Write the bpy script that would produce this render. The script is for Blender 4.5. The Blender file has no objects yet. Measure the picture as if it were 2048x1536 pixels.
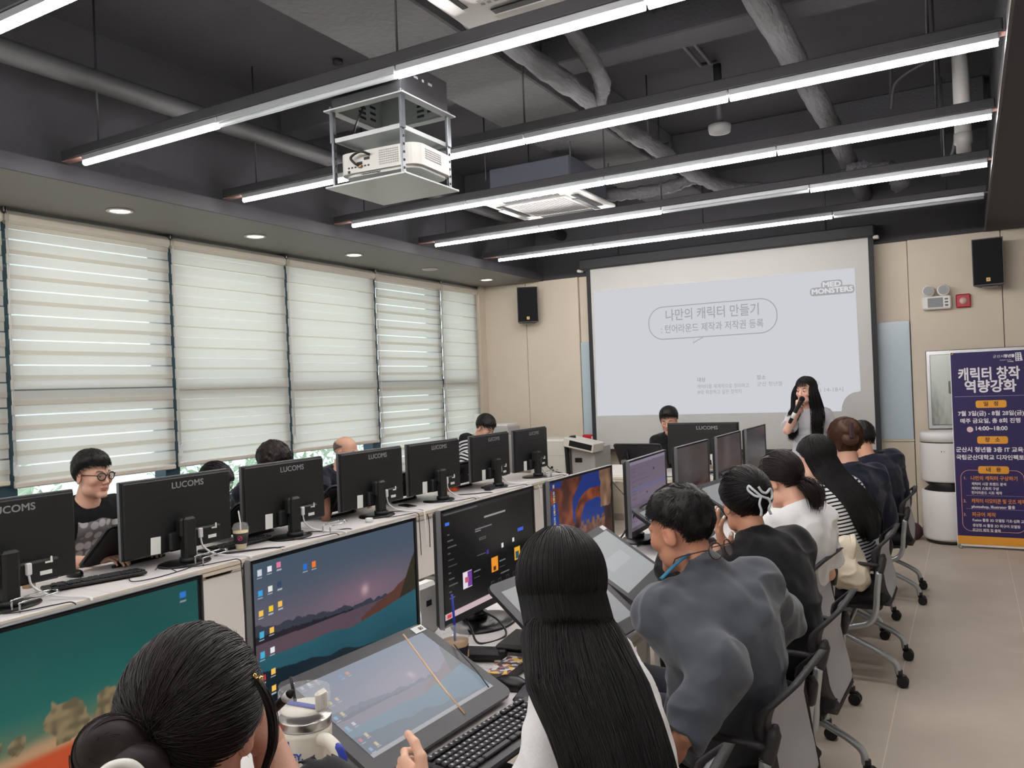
import bpy, bmesh, math, random
import numpy as np
from mathutils import Matrix, Vector, Euler
import openvdb as vdb

SC = bpy.context.scene
COL = SC.collection
R = math.radians
RNG = np.random.default_rng(7)
random.seed(7)

# ------------------------------------------------------------------ camera
PC = np.array([1024.0, 768.0]); VPX = np.array([-1840.0, 888.0]); VPY = np.array([1936.0, 740.0])
FOC = float(np.sqrt(-np.dot(VPX - PC, VPY - PC)))
def _n(v): return v / np.linalg.norm(v)
dX = -_n(np.array([*(VPX - PC), FOC])); dY = _n(np.array([*(VPY - PC), FOC])); dZ = np.cross(dX, dY)
RC = np.stack([dX, dY, dZ], 1)
CAMZ = 1.6
cam_d = bpy.data.cameras.new('camera'); cam = bpy.data.objects.new('camera', cam_d); COL.objects.link(cam)
m = Matrix.Identity(4)
for i in range(3):
    m[i][0] = RC[0][i]; m[i][1] = -RC[1][i]; m[i][2] = -RC[2][i]
m[2][3] = CAMZ
cam.matrix_world = m
cam_d.sensor_fit = 'HORIZONTAL'; cam_d.sensor_width = 36.0; cam_d.lens = FOC / 2048 * 36.0
cam_d.clip_start = 0.05; cam_d.clip_end = 200
SC.camera = cam

# ------------------------------------------------------------------ light and exposure
SC.view_settings.view_transform = 'Standard'; SC.view_settings.look = 'None'
SC.view_settings.gamma = 1.0; SC.view_settings.use_curve_mapping = False
SC.view_settings.exposure = 0.0
SC.cycles.max_bounces = 8; SC.cycles.diffuse_bounces = 4; SC.cycles.glossy_bounces = 3
SC.cycles.transmission_bounces = 6; SC.cycles.transparent_max_bounces = 12
SC.cycles.use_denoising = True; SC.cycles.caustics_reflective = False; SC.cycles.caustics_refractive = False
SC.cycles.sample_clamp_indirect = 6.0
W = bpy.data.worlds.new('sky'); SC.world = W; W.use_nodes = True
nt = W.node_tree; bg = nt.nodes['Background']
tc = nt.nodes.new('ShaderNodeTexCoord'); sx = nt.nodes.new('ShaderNodeSeparateXYZ'); cr = nt.nodes.new('ShaderNodeValToRGB')
nt.links.new(tc.outputs['Generated'], sx.inputs[0]); nt.links.new(sx.outputs['Z'], cr.inputs[0]); nt.links.new(cr.outputs[0], bg.inputs[0])
cr.color_ramp.elements[0].position = 0.0; cr.color_ramp.elements[0].color = (0.93, 0.97, 1.0, 1)
cr.color_ramp.elements[1].position = 0.6; cr.color_ramp.elements[1].color = (0.92, 0.96, 1.0, 1)
SKY = 1.66
bg.inputs[1].default_value = SKY
LED = 66.0       # radiance of the lamp tubes
DOWN = 14.0      # radiance of the round downlights

# ------------------------------------------------------------------ materials
def lin(c):
    out = []
    for v in c[:3]:
        v = v / 255.0
        out.append(v / 12.92 if v <= 0.04045 else ((v + 0.055) / 1.055) ** 2.4)
    return (*out, 1.0)
MATS = {}
def mat(name, rgb, rough=0.6, metal=0.0, spec=0.5, bump=None, var=None, sheen=0.0, trans=0.0, ior=1.45, alpha=1.0, coat=0.0):
    """procedural principled material; bump=(scale, strength[, stretch xyz]); var=(scale, amount)"""
    if name in MATS: return MATS[name]
    M = bpy.data.materials.new(name); M.use_nodes = True; n = M.node_tree; b = n.nodes['Principled BSDF']
    b.inputs['Base Color'].default_value = lin(rgb); b.inputs['Roughness'].default_value = rough
    b.inputs['Metallic'].default_value = metal; b.inputs['Specular IOR Level'].default_value = spec
    b.inputs['Sheen Weight'].default_value = sheen; b.inputs['Transmission Weight'].default_value = trans
    b.inputs['IOR'].default_value = ior; b.inputs['Alpha'].default_value = alpha; b.inputs['Coat Weight'].default_value = coat
    if bump or var:
        t = n.nodes.new('ShaderNodeTexCoord')
    if bump:
        mp = n.nodes.new('ShaderNodeMapping'); ns = n.nodes.new('ShaderNodeTexNoise'); bp = n.nodes.new('ShaderNodeBump')
        ns.inputs['Scale'].default_value = bump[0]; ns.inputs['Detail'].default_value = 3
        if len(bump) > 2: mp.inputs['Scale'].default_value = bump[2]
        bp.inputs['Strength'].default_value = bump[1]; bp.inputs['Distance'].default_value = 0.02
        n.links.new(t.outputs['Object'], mp.inputs[0]); n.links.new(mp.outputs[0], ns.inputs['Vector'])
        n.links.new(ns.outputs['Fac'], bp.inputs['Height']); n.links.new(bp.outputs[0], b.inputs['Normal'])
    if var:
        ns2 = n.nodes.new('ShaderNodeTexNoise'); ns2.inputs['Scale'].default_value = var[0]; ns2.inputs['Detail'].default_value = 5
        mx = n.nodes.new('ShaderNodeMix'); mx.data_type = 'RGBA'; a = var[1]; c = lin(rgb)
        mx.inputs[6].default_value = tuple(min(1, v * (1 - a)) for v in c[:3]) + (1,)
        mx.inputs[7].default_value = tuple(min(1, v * (1 + a)) for v in c[:3]) + (1,)
        n.links.new(t.outputs['Object'], ns2.inputs['Vector']); n.links.new(ns2.outputs['Fac'], mx.inputs[0])
        n.links.new(mx.outputs[2], b.inputs['Base Color'])
    MATS[name] = M; return M
def emat(name, rgb, strength):
    if name in MATS: return MATS[name]
    M = bpy.data.materials.new(name); M.use_nodes = True; n = M.node_tree
    n.nodes.remove(n.nodes['Principled BSDF']); e = n.nodes.new('ShaderNodeEmission')
    e.inputs[0].default_value = lin(rgb); e.inputs[1].default_value = strength
    n.links.new(e.outputs[0], n.nodes['Material Output'].inputs[0]); MATS[name] = M; return M
def vcmat(name, attr='tone', rough=0.5, emit=0.0, spec=0.5, sss=0.0, bump=None):
    """base colour (or screen emission) read from a colour attribute of the mesh"""
    if name in MATS: return MATS[name]
    M = bpy.data.materials.new(name); M.use_nodes = True; n = M.node_tree; b = n.nodes['Principled BSDF']
    a = n.nodes.new('ShaderNodeAttribute'); a.attribute_name = attr
    b.inputs['Roughness'].default_value = rough; b.inputs['Specular IOR Level'].default_value = spec
    if emit > 0:
        b.inputs['Base Color'].default_value = (0.004, 0.004, 0.005, 1)
        n.links.new(a.outputs['Color'], b.inputs['Emission Color']); b.inputs['Emission Strength'].default_value = emit
    else:
        n.links.new(a.outputs['Color'], b.inputs['Base Color'])
    if sss:
        b.inputs['Subsurface Weight'].default_value = sss; b.inputs['Subsurface Radius'].default_value = (0.012, 0.005, 0.003)
    if bump:
        t = n.nodes.new('ShaderNodeTexCoord'); ns = n.nodes.new('ShaderNodeTexNoise'); bp = n.nodes.new('ShaderNodeBump')
        ns.inputs['Scale'].default_value = bump[0]; bp.inputs['Strength'].default_value = bump[1]; bp.inputs['Distance'].default_value = 0.01
        n.links.new(t.outputs['Object'], ns.inputs['Vector']); n.links.new(ns.outputs['Fac'], bp.inputs['Height']); n.links.new(bp.outputs[0], b.inputs['Normal'])
    MATS[name] = M; return M

# ------------------------------------------------------------------ mesh helpers
class MB:
    def __init__(s): s.v = []; s.f = []; s.m = []; s.sm = []; s.n = 0
    def add(s, V, F, mi=0, smooth=False, M=None):
        V = np.asarray(V, float).reshape(-1, 3)
        if M is not None:
            A = np.array(M); V = V @ A[:3, :3].T + A[:3, 3]
        s.v.append(V)
        for f in F:
            s.f.append([i + s.n for i in f]); s.m.append(mi); s.sm.append(smooth)
        s.n += len(V); return s
    def box(s, c, d, mi=0, b=0.0, M=None):
        """box of full size d centred on c, all edges chamfered by b"""
        hx, hy, hz = d[0] / 2, d[1] / 2, d[2] / 2; b = min(b, hx * .98, hy * .98, hz * .98)
        if b <= 0:
            V = [(c[0] + i * hx, c[1] + j * hy, c[2] + k * hz) for i in (-1, 1) for j in (-1, 1) for k in (-1, 1)]
            F = [(0, 1, 3, 2), (4, 6, 7, 5), (0, 4, 5, 1), (2, 3, 7, 6), (0, 2, 6, 4), (1, 5, 7, 3)]
            return s.add(V, F, mi, False, M)
        V = []; ix = {}
        for i in (-1, 1):
            for j in (-1, 1):
                for k in (-1, 1):
                    for ax in range(3):
                        p = [i * (hx - b), j * (hy - b), k * (hz - b)]
                        p[ax] += (i, j, k)[ax] * b
                        ix[(i, j, k, ax)] = len(V); V.append((c[0] + p[0], c[1] + p[1], c[2] + p[2]))
        F = []
        for ax in range(3):
            o = [a for a in range(3) if a != ax]
            for sg in (-1, 1):
                q = []
                for (a, e) in ((-1, -1), (1, -1), (1, 1), (-1, 1)):
                    t = [0, 0, 0]; t[ax] = sg; t[o[0]] = a; t[o[1]] = e; q.append(ix[(*t, ax)])
                F.append(q)
            for a in (-1, 1):
                for e in (-1, 1):
                    t0 = [0, 0, 0]; t0[ax] = -1; t0[o[0]] = a; t0[o[1]] = e; t1 = list(t0); t1[ax] = 1
                    F.append([ix[(*t0, o[0])], ix[(*t0, o[1])], ix[(*t1, o[1])], ix[(*t1, o[0])]])
        for i in (-1, 1):
            for j in (-1, 1):
                for k in (-1, 1): F.append([ix[(i, j, k, a)] for a in range(3)])
        return s.add(V, F, mi, False, M)
    def tube(s, P, r, n=8, mi=0, closed=False, cap=True, M=None, flat=1.0):
        P = [Vector(p) for p in P]; K = len(P); rr = r if hasattr(r, '__len__') else [r] * K
        V = []; up = None
        for i, p in enumerate(P):
            a = P[(i - 1) % K] if (closed or i > 0) else P[i]; b = P[(i + 1) % K] if (closed or i < K - 1) else P[i]
            t = (b - a)
            t = t.normalized() if t.length > 1e-9 else Vector((0, 0, 1))
            if up is None: up = Vector((0, 0, 1)) if abs(t.z) < .9 else Vector((1, 0, 0))
            u = (up - t * up.dot(t))
            u = u.normalized() if u.length > 1e-6 else t.orthogonal().normalized()
            up = u; w = t.cross(u)
            for k in range(n):
                an = 2 * math.pi * k / n; V.append(p + (u * math.cos(an) * flat + w * math.sin(an)) * rr[i])
        F = []
        for i in range(K if closed else K - 1):
            for k in range(n):
                j = (i + 1) % K; F.append([i * n + k, i * n + (k + 1) % n, j * n + (k + 1) % n, j * n + k])
        s.add([tuple(v) for v in V], F, mi, True, M)
        if cap and not closed:
            base = s.n - K * n
            s.f.append([base + k for k in range(n)][::-1]); s.m.append(mi); s.sm.append(False)
            s.f.append([base + (K - 1) * n + k for k in range(n)]); s.m.append(mi); s.sm.append(False)
        return s
    def lathe(s, prof, n=24, mi=0, M=None, sx=1.0, sy=1.0, cap=True, smooth=True):
        V = [(r * math.cos(2 * math.pi * k / n) * sx, r * math.sin(2 * math.pi * k / n) * sy, z) for r, z in prof for k in range(n)]
        F = [[i * n + k, i * n + (k + 1) % n, (i + 1) * n + (k + 1) % n, (i + 1) * n + k] for i in range(len(prof) - 1) for k in range(n)]
        if cap:
            F.append([k for k in range(n)][::-1]); F.append([(len(prof) - 1) * n + k for k in range(n)])
        return s.add(V, F, mi, smooth, M)
    def prism(s, poly, z0, z1, mi=0, M=None):
        """polygon in local xy extruded from z0 to z1"""
        k = len(poly); V = [(x, y, z0) for x, y in poly] + [(x, y, z1) for x, y in poly]
        F = [list(range(k))[::-1], list(range(k, 2 * k))] + [[i, (i + 1) % k, k + (i + 1) % k, k + i] for i in range(k)]
        return s.add(V, F, mi, False, M)
    def grid(s, fn, nu, nv, mi=0, smooth=True, M=None):
        V = [fn(i / nu, j / nv) for i in range(nu + 1) for j in range(nv + 1)]
        F = [[i * (nv + 1) + j, (i + 1) * (nv + 1) + j, (i + 1) * (nv + 1) + j + 1, i * (nv + 1) + j + 1] for i in range(nu) for j in range(nv)]
        return s.add(V, F, mi, smooth, M)
    def ball(s, c, r, n=16, mi=0, M=None):
        rx, ry, rz = r if hasattr(r, '__len__') else (r, r, r); h = n // 2
        V = []
        for i in range(h + 1):
            th = math.pi * i / h
            for k in range(n):
                ph = 2 * math.pi * k / n; V.append((c[0] + rx * math.sin(th) * math.cos(ph), c[1] + ry * math.sin(th) * math.sin(ph), c[2] + rz * math.cos(th)))
        F = [[i * n + k, (i + 1) * n + k, (i + 1) * n + (k + 1) % n, i * n + (k + 1) % n] for i in range(h) for k in range(n)]
        return s.add(V, F, mi, True, M)
    def mesh(s, name, mats):
        me = bpy.data.meshes.new(name)
        V = np.concatenate(s.v) if s.v else np.zeros((0, 3))
        me.from_pydata(V.tolist(), [], s.f)
        for q in (mats if isinstance(mats, (list, tuple)) else [mats]): me.materials.append(q)
        me.polygons.foreach_set('material_index', s.m); me.polygons.foreach_set('use_smooth', s.sm)
        me.update(); return me
    def build(s, name, mats, parent=None, loc=None, rot=None, auto=False):
        o = bpy.data.objects.new(name, s.mesh(name, mats)); COL.objects.link(o)
        if parent is not None: o.parent = parent
        if loc is not None: o.location = loc
        if rot is not None: o.rotation_euler = rot
        return o
def np_mesh(name, V, F, mats, smooth=True, colors=None, attr='tone', midx=None):
    """mesh straight from numpy arrays: F is (n,3) or (n,4)"""
    me = bpy.data.meshes.new(name); V = np.ascontiguousarray(V, np.float32); F = np.ascontiguousarray(F, np.int32); k = F.shape[1]
    me.vertices.add(len(V)); me.vertices.foreach_set('co', V.ravel())
    me.loops.add(F.size); me.loops.foreach_set('vertex_index', F.ravel())
    me.polygons.add(len(F)); me.polygons.foreach_set('loop_start', np.arange(0, F.size, k, dtype=np.int32))
    me.polygons.foreach_set('use_smooth', np.full(len(F), smooth))
    if midx is not None: me.polygons.foreach_set('material_index', np.asarray(midx, np.int32))
    for q in (mats if isinstance(mats, (list, tuple)) else [mats]): me.materials.append(q)
    me.update(calc_edges=True)
    if colors is not None:
        a = me.color_attributes.new(attr, 'FLOAT_COLOR', 'POINT')
        a.data.foreach_set('color', np.ascontiguousarray(np.concatenate([colors, np.ones((len(V), 1))], 1), np.float32).ravel())
    return me
def link(name, me, parent=None, loc=None, rot=None):
    o = bpy.data.objects.new(name, me); COL.objects.link(o)
    if parent is not None: o.parent = parent
    if loc is not None: o.location = loc
    if rot is not None: o.rotation_euler = rot
    return o
def tag(o, label=None, cat=None, group=None, kind=None):
    if label: o['label'] = label
    if cat: o['category'] = cat
    if group: o['group'] = group
    if kind: o['kind'] = kind
    return o
def thing(name, label, cat, loc=(0, 0, 0), rz=0.0, group=None):
    o = bpy.data.objects.new(name, None); COL.objects.link(o); o.location = loc; o.rotation_euler = (0, 0, rz); o.empty_display_size = 0.1
    return tag(o, label, cat, group)
def struct(o): o['kind'] = 'structure'; return o
def dup(root, loc, rz, label=None, group=None):
    r = root.copy(); COL.objects.link(r); r.location = loc; r.rotation_euler = (0, 0, rz)
    if label: r['label'] = label
    if group: r['group'] = group
    for ch in list(root.children):
        c = ch.copy(); COL.objects.link(c); c.parent = r
        for g in list(ch.children):
            d = g.copy(); COL.objects.link(d); d.parent = c
    return r
def text(name, body, size, M, m, parent=None, align='CENTER', bold=0.0, wide=1.0, ext=0.0006, space=1.0, fat=0.0):
    """lettering as a real mesh; text plane is local xy of matrix M"""
    c = bpy.data.curves.new(name, 'FONT'); c.body = body; c.size = size; c.align_x = align; c.align_y = 'CENTER'
    c.extrude = ext; fat = fat or bold; c.resolution_u = 3; c.space_character = space
    t = bpy.data.objects.new('tmp', c); COL.objects.link(t); dg = bpy.context.evaluated_depsgraph_get()
    me = bpy.data.meshes.new_from_object(t.evaluated_get(dg)); bpy.data.objects.remove(t); bpy.data.curves.remove(c)
    if fat:
        b_ = bmesh.new()
        for k_ in range(8): a_ = k_ * math.pi / 4; n0 = len(b_.verts); b_.from_mesh(me); b_.verts.ensure_lookup_table(); bmesh.ops.translate(b_, verts=b_.verts[n0:], vec=(fat * math.cos(a_), fat * math.sin(a_), k_ * 2e-5))
        b_.to_mesh(me); b_.free()
    me.transform(M @ Matrix.Diagonal((wide, 1, 1, 1))); me.materials.clear(); me.materials.append(m); me.name = name
    return link(name, me, parent)
def frame(o, x, y):
    """matrix with origin o, local x along x, local y along y"""
    x = Vector(x).normalized(); y = Vector(y); y = (y - x * x.dot(y)).normalized(); z = x.cross(y)
    M = Matrix.Identity(4)
    for i in range(3): M[i][0] = x[i]; M[i][1] = y[i]; M[i][2] = z[i]; M[i][3] = o[i]
    return M
def smooth_path(P, n=6):
    """Catmull-Rom through the points"""
    P = [Vector(p) for p in P]; Q = [2 * P[0] - P[1]] + P + [2 * P[-1] - P[-2]]; out = []
    for i in range(1, len(Q) - 2):
        a, b, c, d = Q[i - 1:i + 3]
        for k in range(n):
            t = k / n
            out.append(.5 * ((2 * b) + (c - a) * t + (2 * a - 5 * b + 4 * c - d) * t * t + (3 * b - a - 3 * c + d) * t ** 3))
    return out + [P[-1]]
def rrect(w, h, r, n=6, cx=0, cy=0):
    out = []
    for k, (sx_, sy_) in enumerate(((1, 1), (-1, 1), (-1, -1), (1, -1))):
        for i in range(n + 1):
            a = math.pi / 2 * (k + i / n); out.append((cx + sx_ * (w / 2 - r) + r * math.cos(a), cy + sy_ * (h / 2 - r) + r * math.sin(a)))
    return out
def hash3(ix, iy, iz):
    h = (ix.astype(np.int64) * 374761393 + iy.astype(np.int64) * 668265263 + iz.astype(np.int64) * 2147483647) & 0xFFFFFFFF
    h = ((h ^ (h >> 13)) * 1274126177) & 0xFFFFFFFF
    return ((h ^ (h >> 16)) & 0xFFFF) / 65535.0
def vnoise(P, seed=0):
    """vectorised value noise in [-1,1]"""
    P = np.asarray(P, float) + seed * 17.31; I = np.floor(P).astype(np.int64); f = P - I; f = f * f * (3 - 2 * f); r = 0
    for i in (0, 1):
        for j in (0, 1):
            for k in (0, 1):
                w = (f[..., 0] if i else 1 - f[..., 0]) * (f[..., 1] if j else 1 - f[..., 1]) * (f[..., 2] if k else 1 - f[..., 2])
                r = r + w * hash3(I[..., 0] + i, I[..., 1] + j, I[..., 2] + k)
    return r * 2 - 1
# ------------------------------------------------------------------ the room
XL, XR, YB, YF = -5.46, 2.2, -2.6, 8.87
SLAB, SOF = 3.88, 2.90
FX, RX = -4.517, 0.19
def wallmat(name, rgb, rough=.75, amt=.03): return mat(name, rgb, rough, var=(6, amt), bump=(120, .05))
m_wall = wallmat('beige_wall_panel', (206, 195, 178)); m_white = wallmat('white_paint', (225, 224, 220))
m_ceil = mat('dark_ceiling_paint', (62, 62, 66), .85, var=(2.2, .18), bump=(60, .25))
m_conc = mat('painted_concrete', (86, 86, 88), .85, var=(3.0, .2), bump=(25, .5))
m_dark = mat('dark_grey_paint', (60, 60, 64), .7, var=(3, .05)); m_soff = mat('soffit_grey_paint', (138, 137, 134), .6, var=(3, .04))
# floor: large taupe porcelain tiles with pale joints running down the room
M = bpy.data.materials.new('taupe_floor_tile'); M.use_nodes = True; n = M.node_tree; b = n.nodes['Principled BSDF']
b.inputs['Roughness'].default_value = .42; b.inputs['Specular IOR Level'].default_value = .4
t = n.nodes.new('ShaderNodeTexCoord'); sp = n.nodes.new('ShaderNodeSeparateXYZ'); n.links.new(t.outputs['Object'], sp.inputs[0])
def mth(op, a, b_=None):
    q = n.nodes.new('ShaderNodeMath'); q.operation = op
    for i, x in enumerate((a, b_)):
        if x is None: continue
        if isinstance(x, (int, float)): q.inputs[i].default_value = x
        else: n.links.new(x, q.inputs[i])
    return q.outputs[0]
def joint(axis, off, size, w): return mth('LESS_THAN', mth('ABSOLUTE', mth('SUBTRACT', mth('FRACT', mth('DIVIDE', mth('SUBTRACT', sp.outputs[axis], off - size / 2), size)), .5)), w / size / 2)
jx = joint('X', -.362, .60, .0045); jy = mth('MULTIPLY', joint('Y', 2.95, 1.2, .003), .35)
ns = n.nodes.new('ShaderNodeTexNoise'); ns.inputs['Scale'].default_value = 2.2; ns.inputs['Detail'].default_value = 8; n.links.new(t.outputs['Object'], ns.inputs['Vector'])
r1 = n.nodes.new('ShaderNodeValToRGB'); n.links.new(ns.outputs['Fac'], r1.inputs[0])
r1.color_ramp.elements[0].position = .3; r1.color_ramp.elements[0].color = lin((194, 182, 168)); r1.color_ramp.elements[1].position = .7; r1.color_ramp.elements[1].color = lin((208, 195, 181))
mx = n.nodes.new('ShaderNodeMix'); mx.data_type = 'RGBA'; n.links.new(mth('MAXIMUM', jx, jy), mx.inputs[0]); n.links.new(r1.outputs[0], mx.inputs[6]); mx.inputs[7].default_value = lin((226, 214, 200))
n.links.new(mx.outputs[2], b.inputs['Base Color']); m_floor = M
struct(MB().box(((XL + XR) / 2, (YB + YF) / 2, -.05), (XR - XL + .4, YF - YB + .4, .1)).build('floor', m_floor))
struct(MB().box(((XL + XR) / 2, (YB + YF) / 2, SLAB + .06), (XR - XL + .4, YF - YB + .4, .12)).build('ceiling', m_ceil))
struct(MB().box((XR + .06, (YB + YF) / 2, SLAB / 2), (.12, YF - YB + .3, SLAB)).build('wall_right', m_white))
struct(MB().box(((XL + XR) / 2, YB - .06, SLAB / 2), (XR - XL, .12, SLAB)).build('wall_back', m_white))
# front wall: vertical panels with joints, recessed centre, dark painted upper part
fw = MB()
xs = [XL - .1, -4.764, -4.045, -3.2, -1.6, -.481, .308, 1.25, XR]
for a, c in zip(xs[:-1], xs[1:]):
    rec = .03 if -4.05 < (a + c) / 2 < -.49 else 0.0
    fw.box(((a + c) / 2, YF + .05 + rec, SOF / 2), (c - a - .006, .10, SOF), 0, .003)
fw.box(((XL + XR) / 2, YF + .14, SOF / 2), (XR - XL + .2, .06, SOF), 1)
struct(fw.build('wall_front', [m_wall, mat('panel_joint', (110, 102, 92), .8)]))
struct(MB().box(((XL + XR) / 2, YF + .06, (SOF + SLAB) / 2), (XR - XL + .2, .12, SLAB - SOF)).build('wall_front_upper', m_dark))
tr = MB(); tr.box(((-4.04 - .48) / 2, YF - .004, .93), (3.56, .03, .02), 0, .003)
tr.box(((-4.04 - .48) / 2, YF + .006, .46), (3.55, .02, .92), 0, .002)
struct(tr.build('trim_1', wallmat('wainscot_panel', (196, 186, 168))))
bb = MB()
for a, c in ((XL, -4.05), (-4.05, -.48), (-.48, XR)): bb.box(((a + c) / 2, YF - .012, .04), (c - a - .004, .024, .08), 0, .003)
struct(bb.build('baseboard_front', mat('baseboard_grey', (150, 142, 132), .6)))
struct(MB().box((XR - .01, 3.1, .04), (.02, 11.4, .08)).build('baseboard_right', MATS['baseboard_grey']))
# left soffit with downlights, fascia ledge, side wall over it; right bulkhead
struct(MB().box(((XL - .12 + FX) / 2, (YB + YF) / 2, SOF + .02), (FX - XL + .12, YF - YB, .04)).build('trim_2', m_soff))
struct(MB().box((FX + .006, (YB + YF) / 2, SOF + .045), (.012, YF - YB, .095)).build('trim_3', m_dark))
struct(MB().box((FX - .16, (YB + YF) / 2, (SOF + .08 + SLAB) / 2), (.16, YF - YB, SLAB - SOF - .08)).build('wall_left_upper', m_ceil))
struct(MB().box(((RX + XR) / 2, (YB + YF) / 2, SOF + .08), (XR - RX, YF - YB, .16)).build('trim_4', m_dark))
struct(MB().box((RX - .004, (YB + YF) / 2, SOF + .01), (.012, YF - YB, .025)).build('trim_5', mat('bulkhead_edge_metal', (84, 84, 84), .5)))
struct(MB().box((RX + .1, (YB + YF) / 2, (SOF + .16 + SLAB) / 2), (.12, YF - YB, SLAB - SOF - .16)).build('wall_right_upper', m_ceil))
# concrete beams under the slab
bm_ = MB(); bm_.box((-2.62, (YB + YF) / 2, 3.70), (.62, YF - YB, .36), 0, .01)
struct(bm_.build('trim_6', m_conc))
for i, y in enumerate((.3, 4.75, 7.4)):
    struct(MB().box(((-2.31 + RX) / 2, y, 3.76), (RX + 2.31, .24, .24), 0, .01).build('trim_%d' % (7 + 2 * i), m_ceil))
    struct(MB().box(((FX - .08 - 2.93) / 2, y, 3.76), (-2.93 - FX + .08, .24, .24), 0, .01).build('trim_%d' % (8 + 2 * i), m_ceil))

# window wall: parapet below, lintel above, aluminium frames, glass
XW = -5.52
struct(MB().box((XW - .08, (YB + YF) / 2, .36), (.22, YF - YB, .72)).build('wall_left', m_white))
struct(MB().box((XW - .08, (YB + YF) / 2, (2.86 + SLAB) / 2), (.22, YF - YB, SLAB - 2.86)).build('wall_left_lintel', m_white))
struct(MB().box((XW + .02, (YB + YF) / 2, .735), (.20, YF - YB, .03), 0, .004).build('trim_13', mat('window_sill_stone', (170, 172, 172), .4)))
struct(MB().box((-5.41, 8.80, 1.8), (.11, .14, 2.2)).build('trim_14', m_wall))
WY = [-2.55, -.75, .48, 1.715, 2.95, 4.20, 5.43, 6.70, 7.91, 8.73]
m_alu = mat('teal_grey_window_aluminium', (58, 82, 94), .4, .3)
m_glass = bpy.data.materials.new('window_glass'); m_glass.use_nodes = True; n = m_glass.node_tree; n.nodes.remove(n.nodes['Principled BSDF'])
g1 = n.nodes.new('ShaderNodeBsdfTransparent'); g1.inputs[0].default_value = (.93, .97, .97, 1); g2 = n.nodes.new('ShaderNodeBsdfGlossy'); g2.inputs['Roughness'].default_value = .02
gx = n.nodes.new('ShaderNodeMixShader'); gx.inputs[0].default_value = .06; n.links.new(g1.outputs[0], gx.inputs[1]); n.links.new(g2.outputs[0], gx.inputs[2]); n.links.new(gx.outputs[0], n.nodes['Material Output'].inputs[0])
for i, (a, c) in enumerate(zip(WY[:-1], WY[1:])):
    w = MB(); f_ = .032
    w.box((XW + .03, a + .025, 1.80), (.13, .05, 2.12)); w.box((XW + .03, c - .04, 1.80), (.13, .08, 2.12))
    for z in (.77, 2.84): w.box((XW, (a + c) / 2, z), (.07, c - a, .045))
    w.box((XW + .025, (a + c) / 2, 1.69), (.12, c - a, .10))
    if i % 2: w.box((XW + .005, (a + c) / 2, 1.66), (.06, .03, .02))
    wo = struct(w.build('window_%d' % (i + 1), m_alu))
    MB().box((XW - .01, (a + c) / 2, 1.80), (.006, c - a - .05, 2.06)).build('pane', m_glass, wo)
# zebra roller blinds: two layers of opaque bands; geometry of the bands is real
def fabric(name, rgb, trn):
    M = bpy.data.materials.new(name); M.use_nodes = True; n = M.node_tree; n.nodes.remove(n.nodes['Principled BSDF'])
    d = n.nodes.new('ShaderNodeBsdfDiffuse'); d.inputs[0].default_value = lin(rgb); t = n.nodes.new('ShaderNodeBsdfTranslucent'); t.inputs[0].default_value = lin(rgb)
    x = n.nodes.new('ShaderNodeMixShader'); x.inputs[0].default_value = trn; n.links.new(d.outputs[0], x.inputs[1]); n.links.new(t.outputs[0], x.inputs[2])
    n.links.new(x.outputs[0], n.nodes['Material Output'].inputs[0]); return M
mf_band = fabric('blind_band_fabric', (236, 234, 226), .52); mf_lap = fabric('blind_overlap_fabric', (214, 207, 192), .40)
m_sheer = bpy.data.materials.new('blind_sheer_mesh'); m_sheer.use_nodes = True; n = m_sheer.node_tree; n.nodes.remove(n.nodes['Principled BSDF'])
g1 = n.nodes.new('ShaderNodeBsdfTransparent'); g2 = n.nodes.new('ShaderNodeBsdfTranslucent'); g2.inputs[0].default_value = (.9, .9, .88, 1); gx = n.nodes.new('ShaderNodeMixShader'); gx.inputs[0].default_value = .5
n.links.new(g1.outputs[0], gx.inputs[1]); n.links.new(g2.outputs[0], gx.inputs[2]); n.links.new(gx.outputs[0], n.nodes['Material Output'].inputs[0])
m_blindbox = mat('blind_cassette_cream', (212, 206, 192), .5); m_rail = mat('blind_bottom_rail', (205, 196, 184), .5)
m_clear = mat('clear_plastic', (235, 240, 240), .15, alpha=.35); m_chrome = mat('chrome', (200, 202, 205), .18, 1.0); m_steel = mat('brushed_steel', (190, 192, 194), .35, 1.0)
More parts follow.
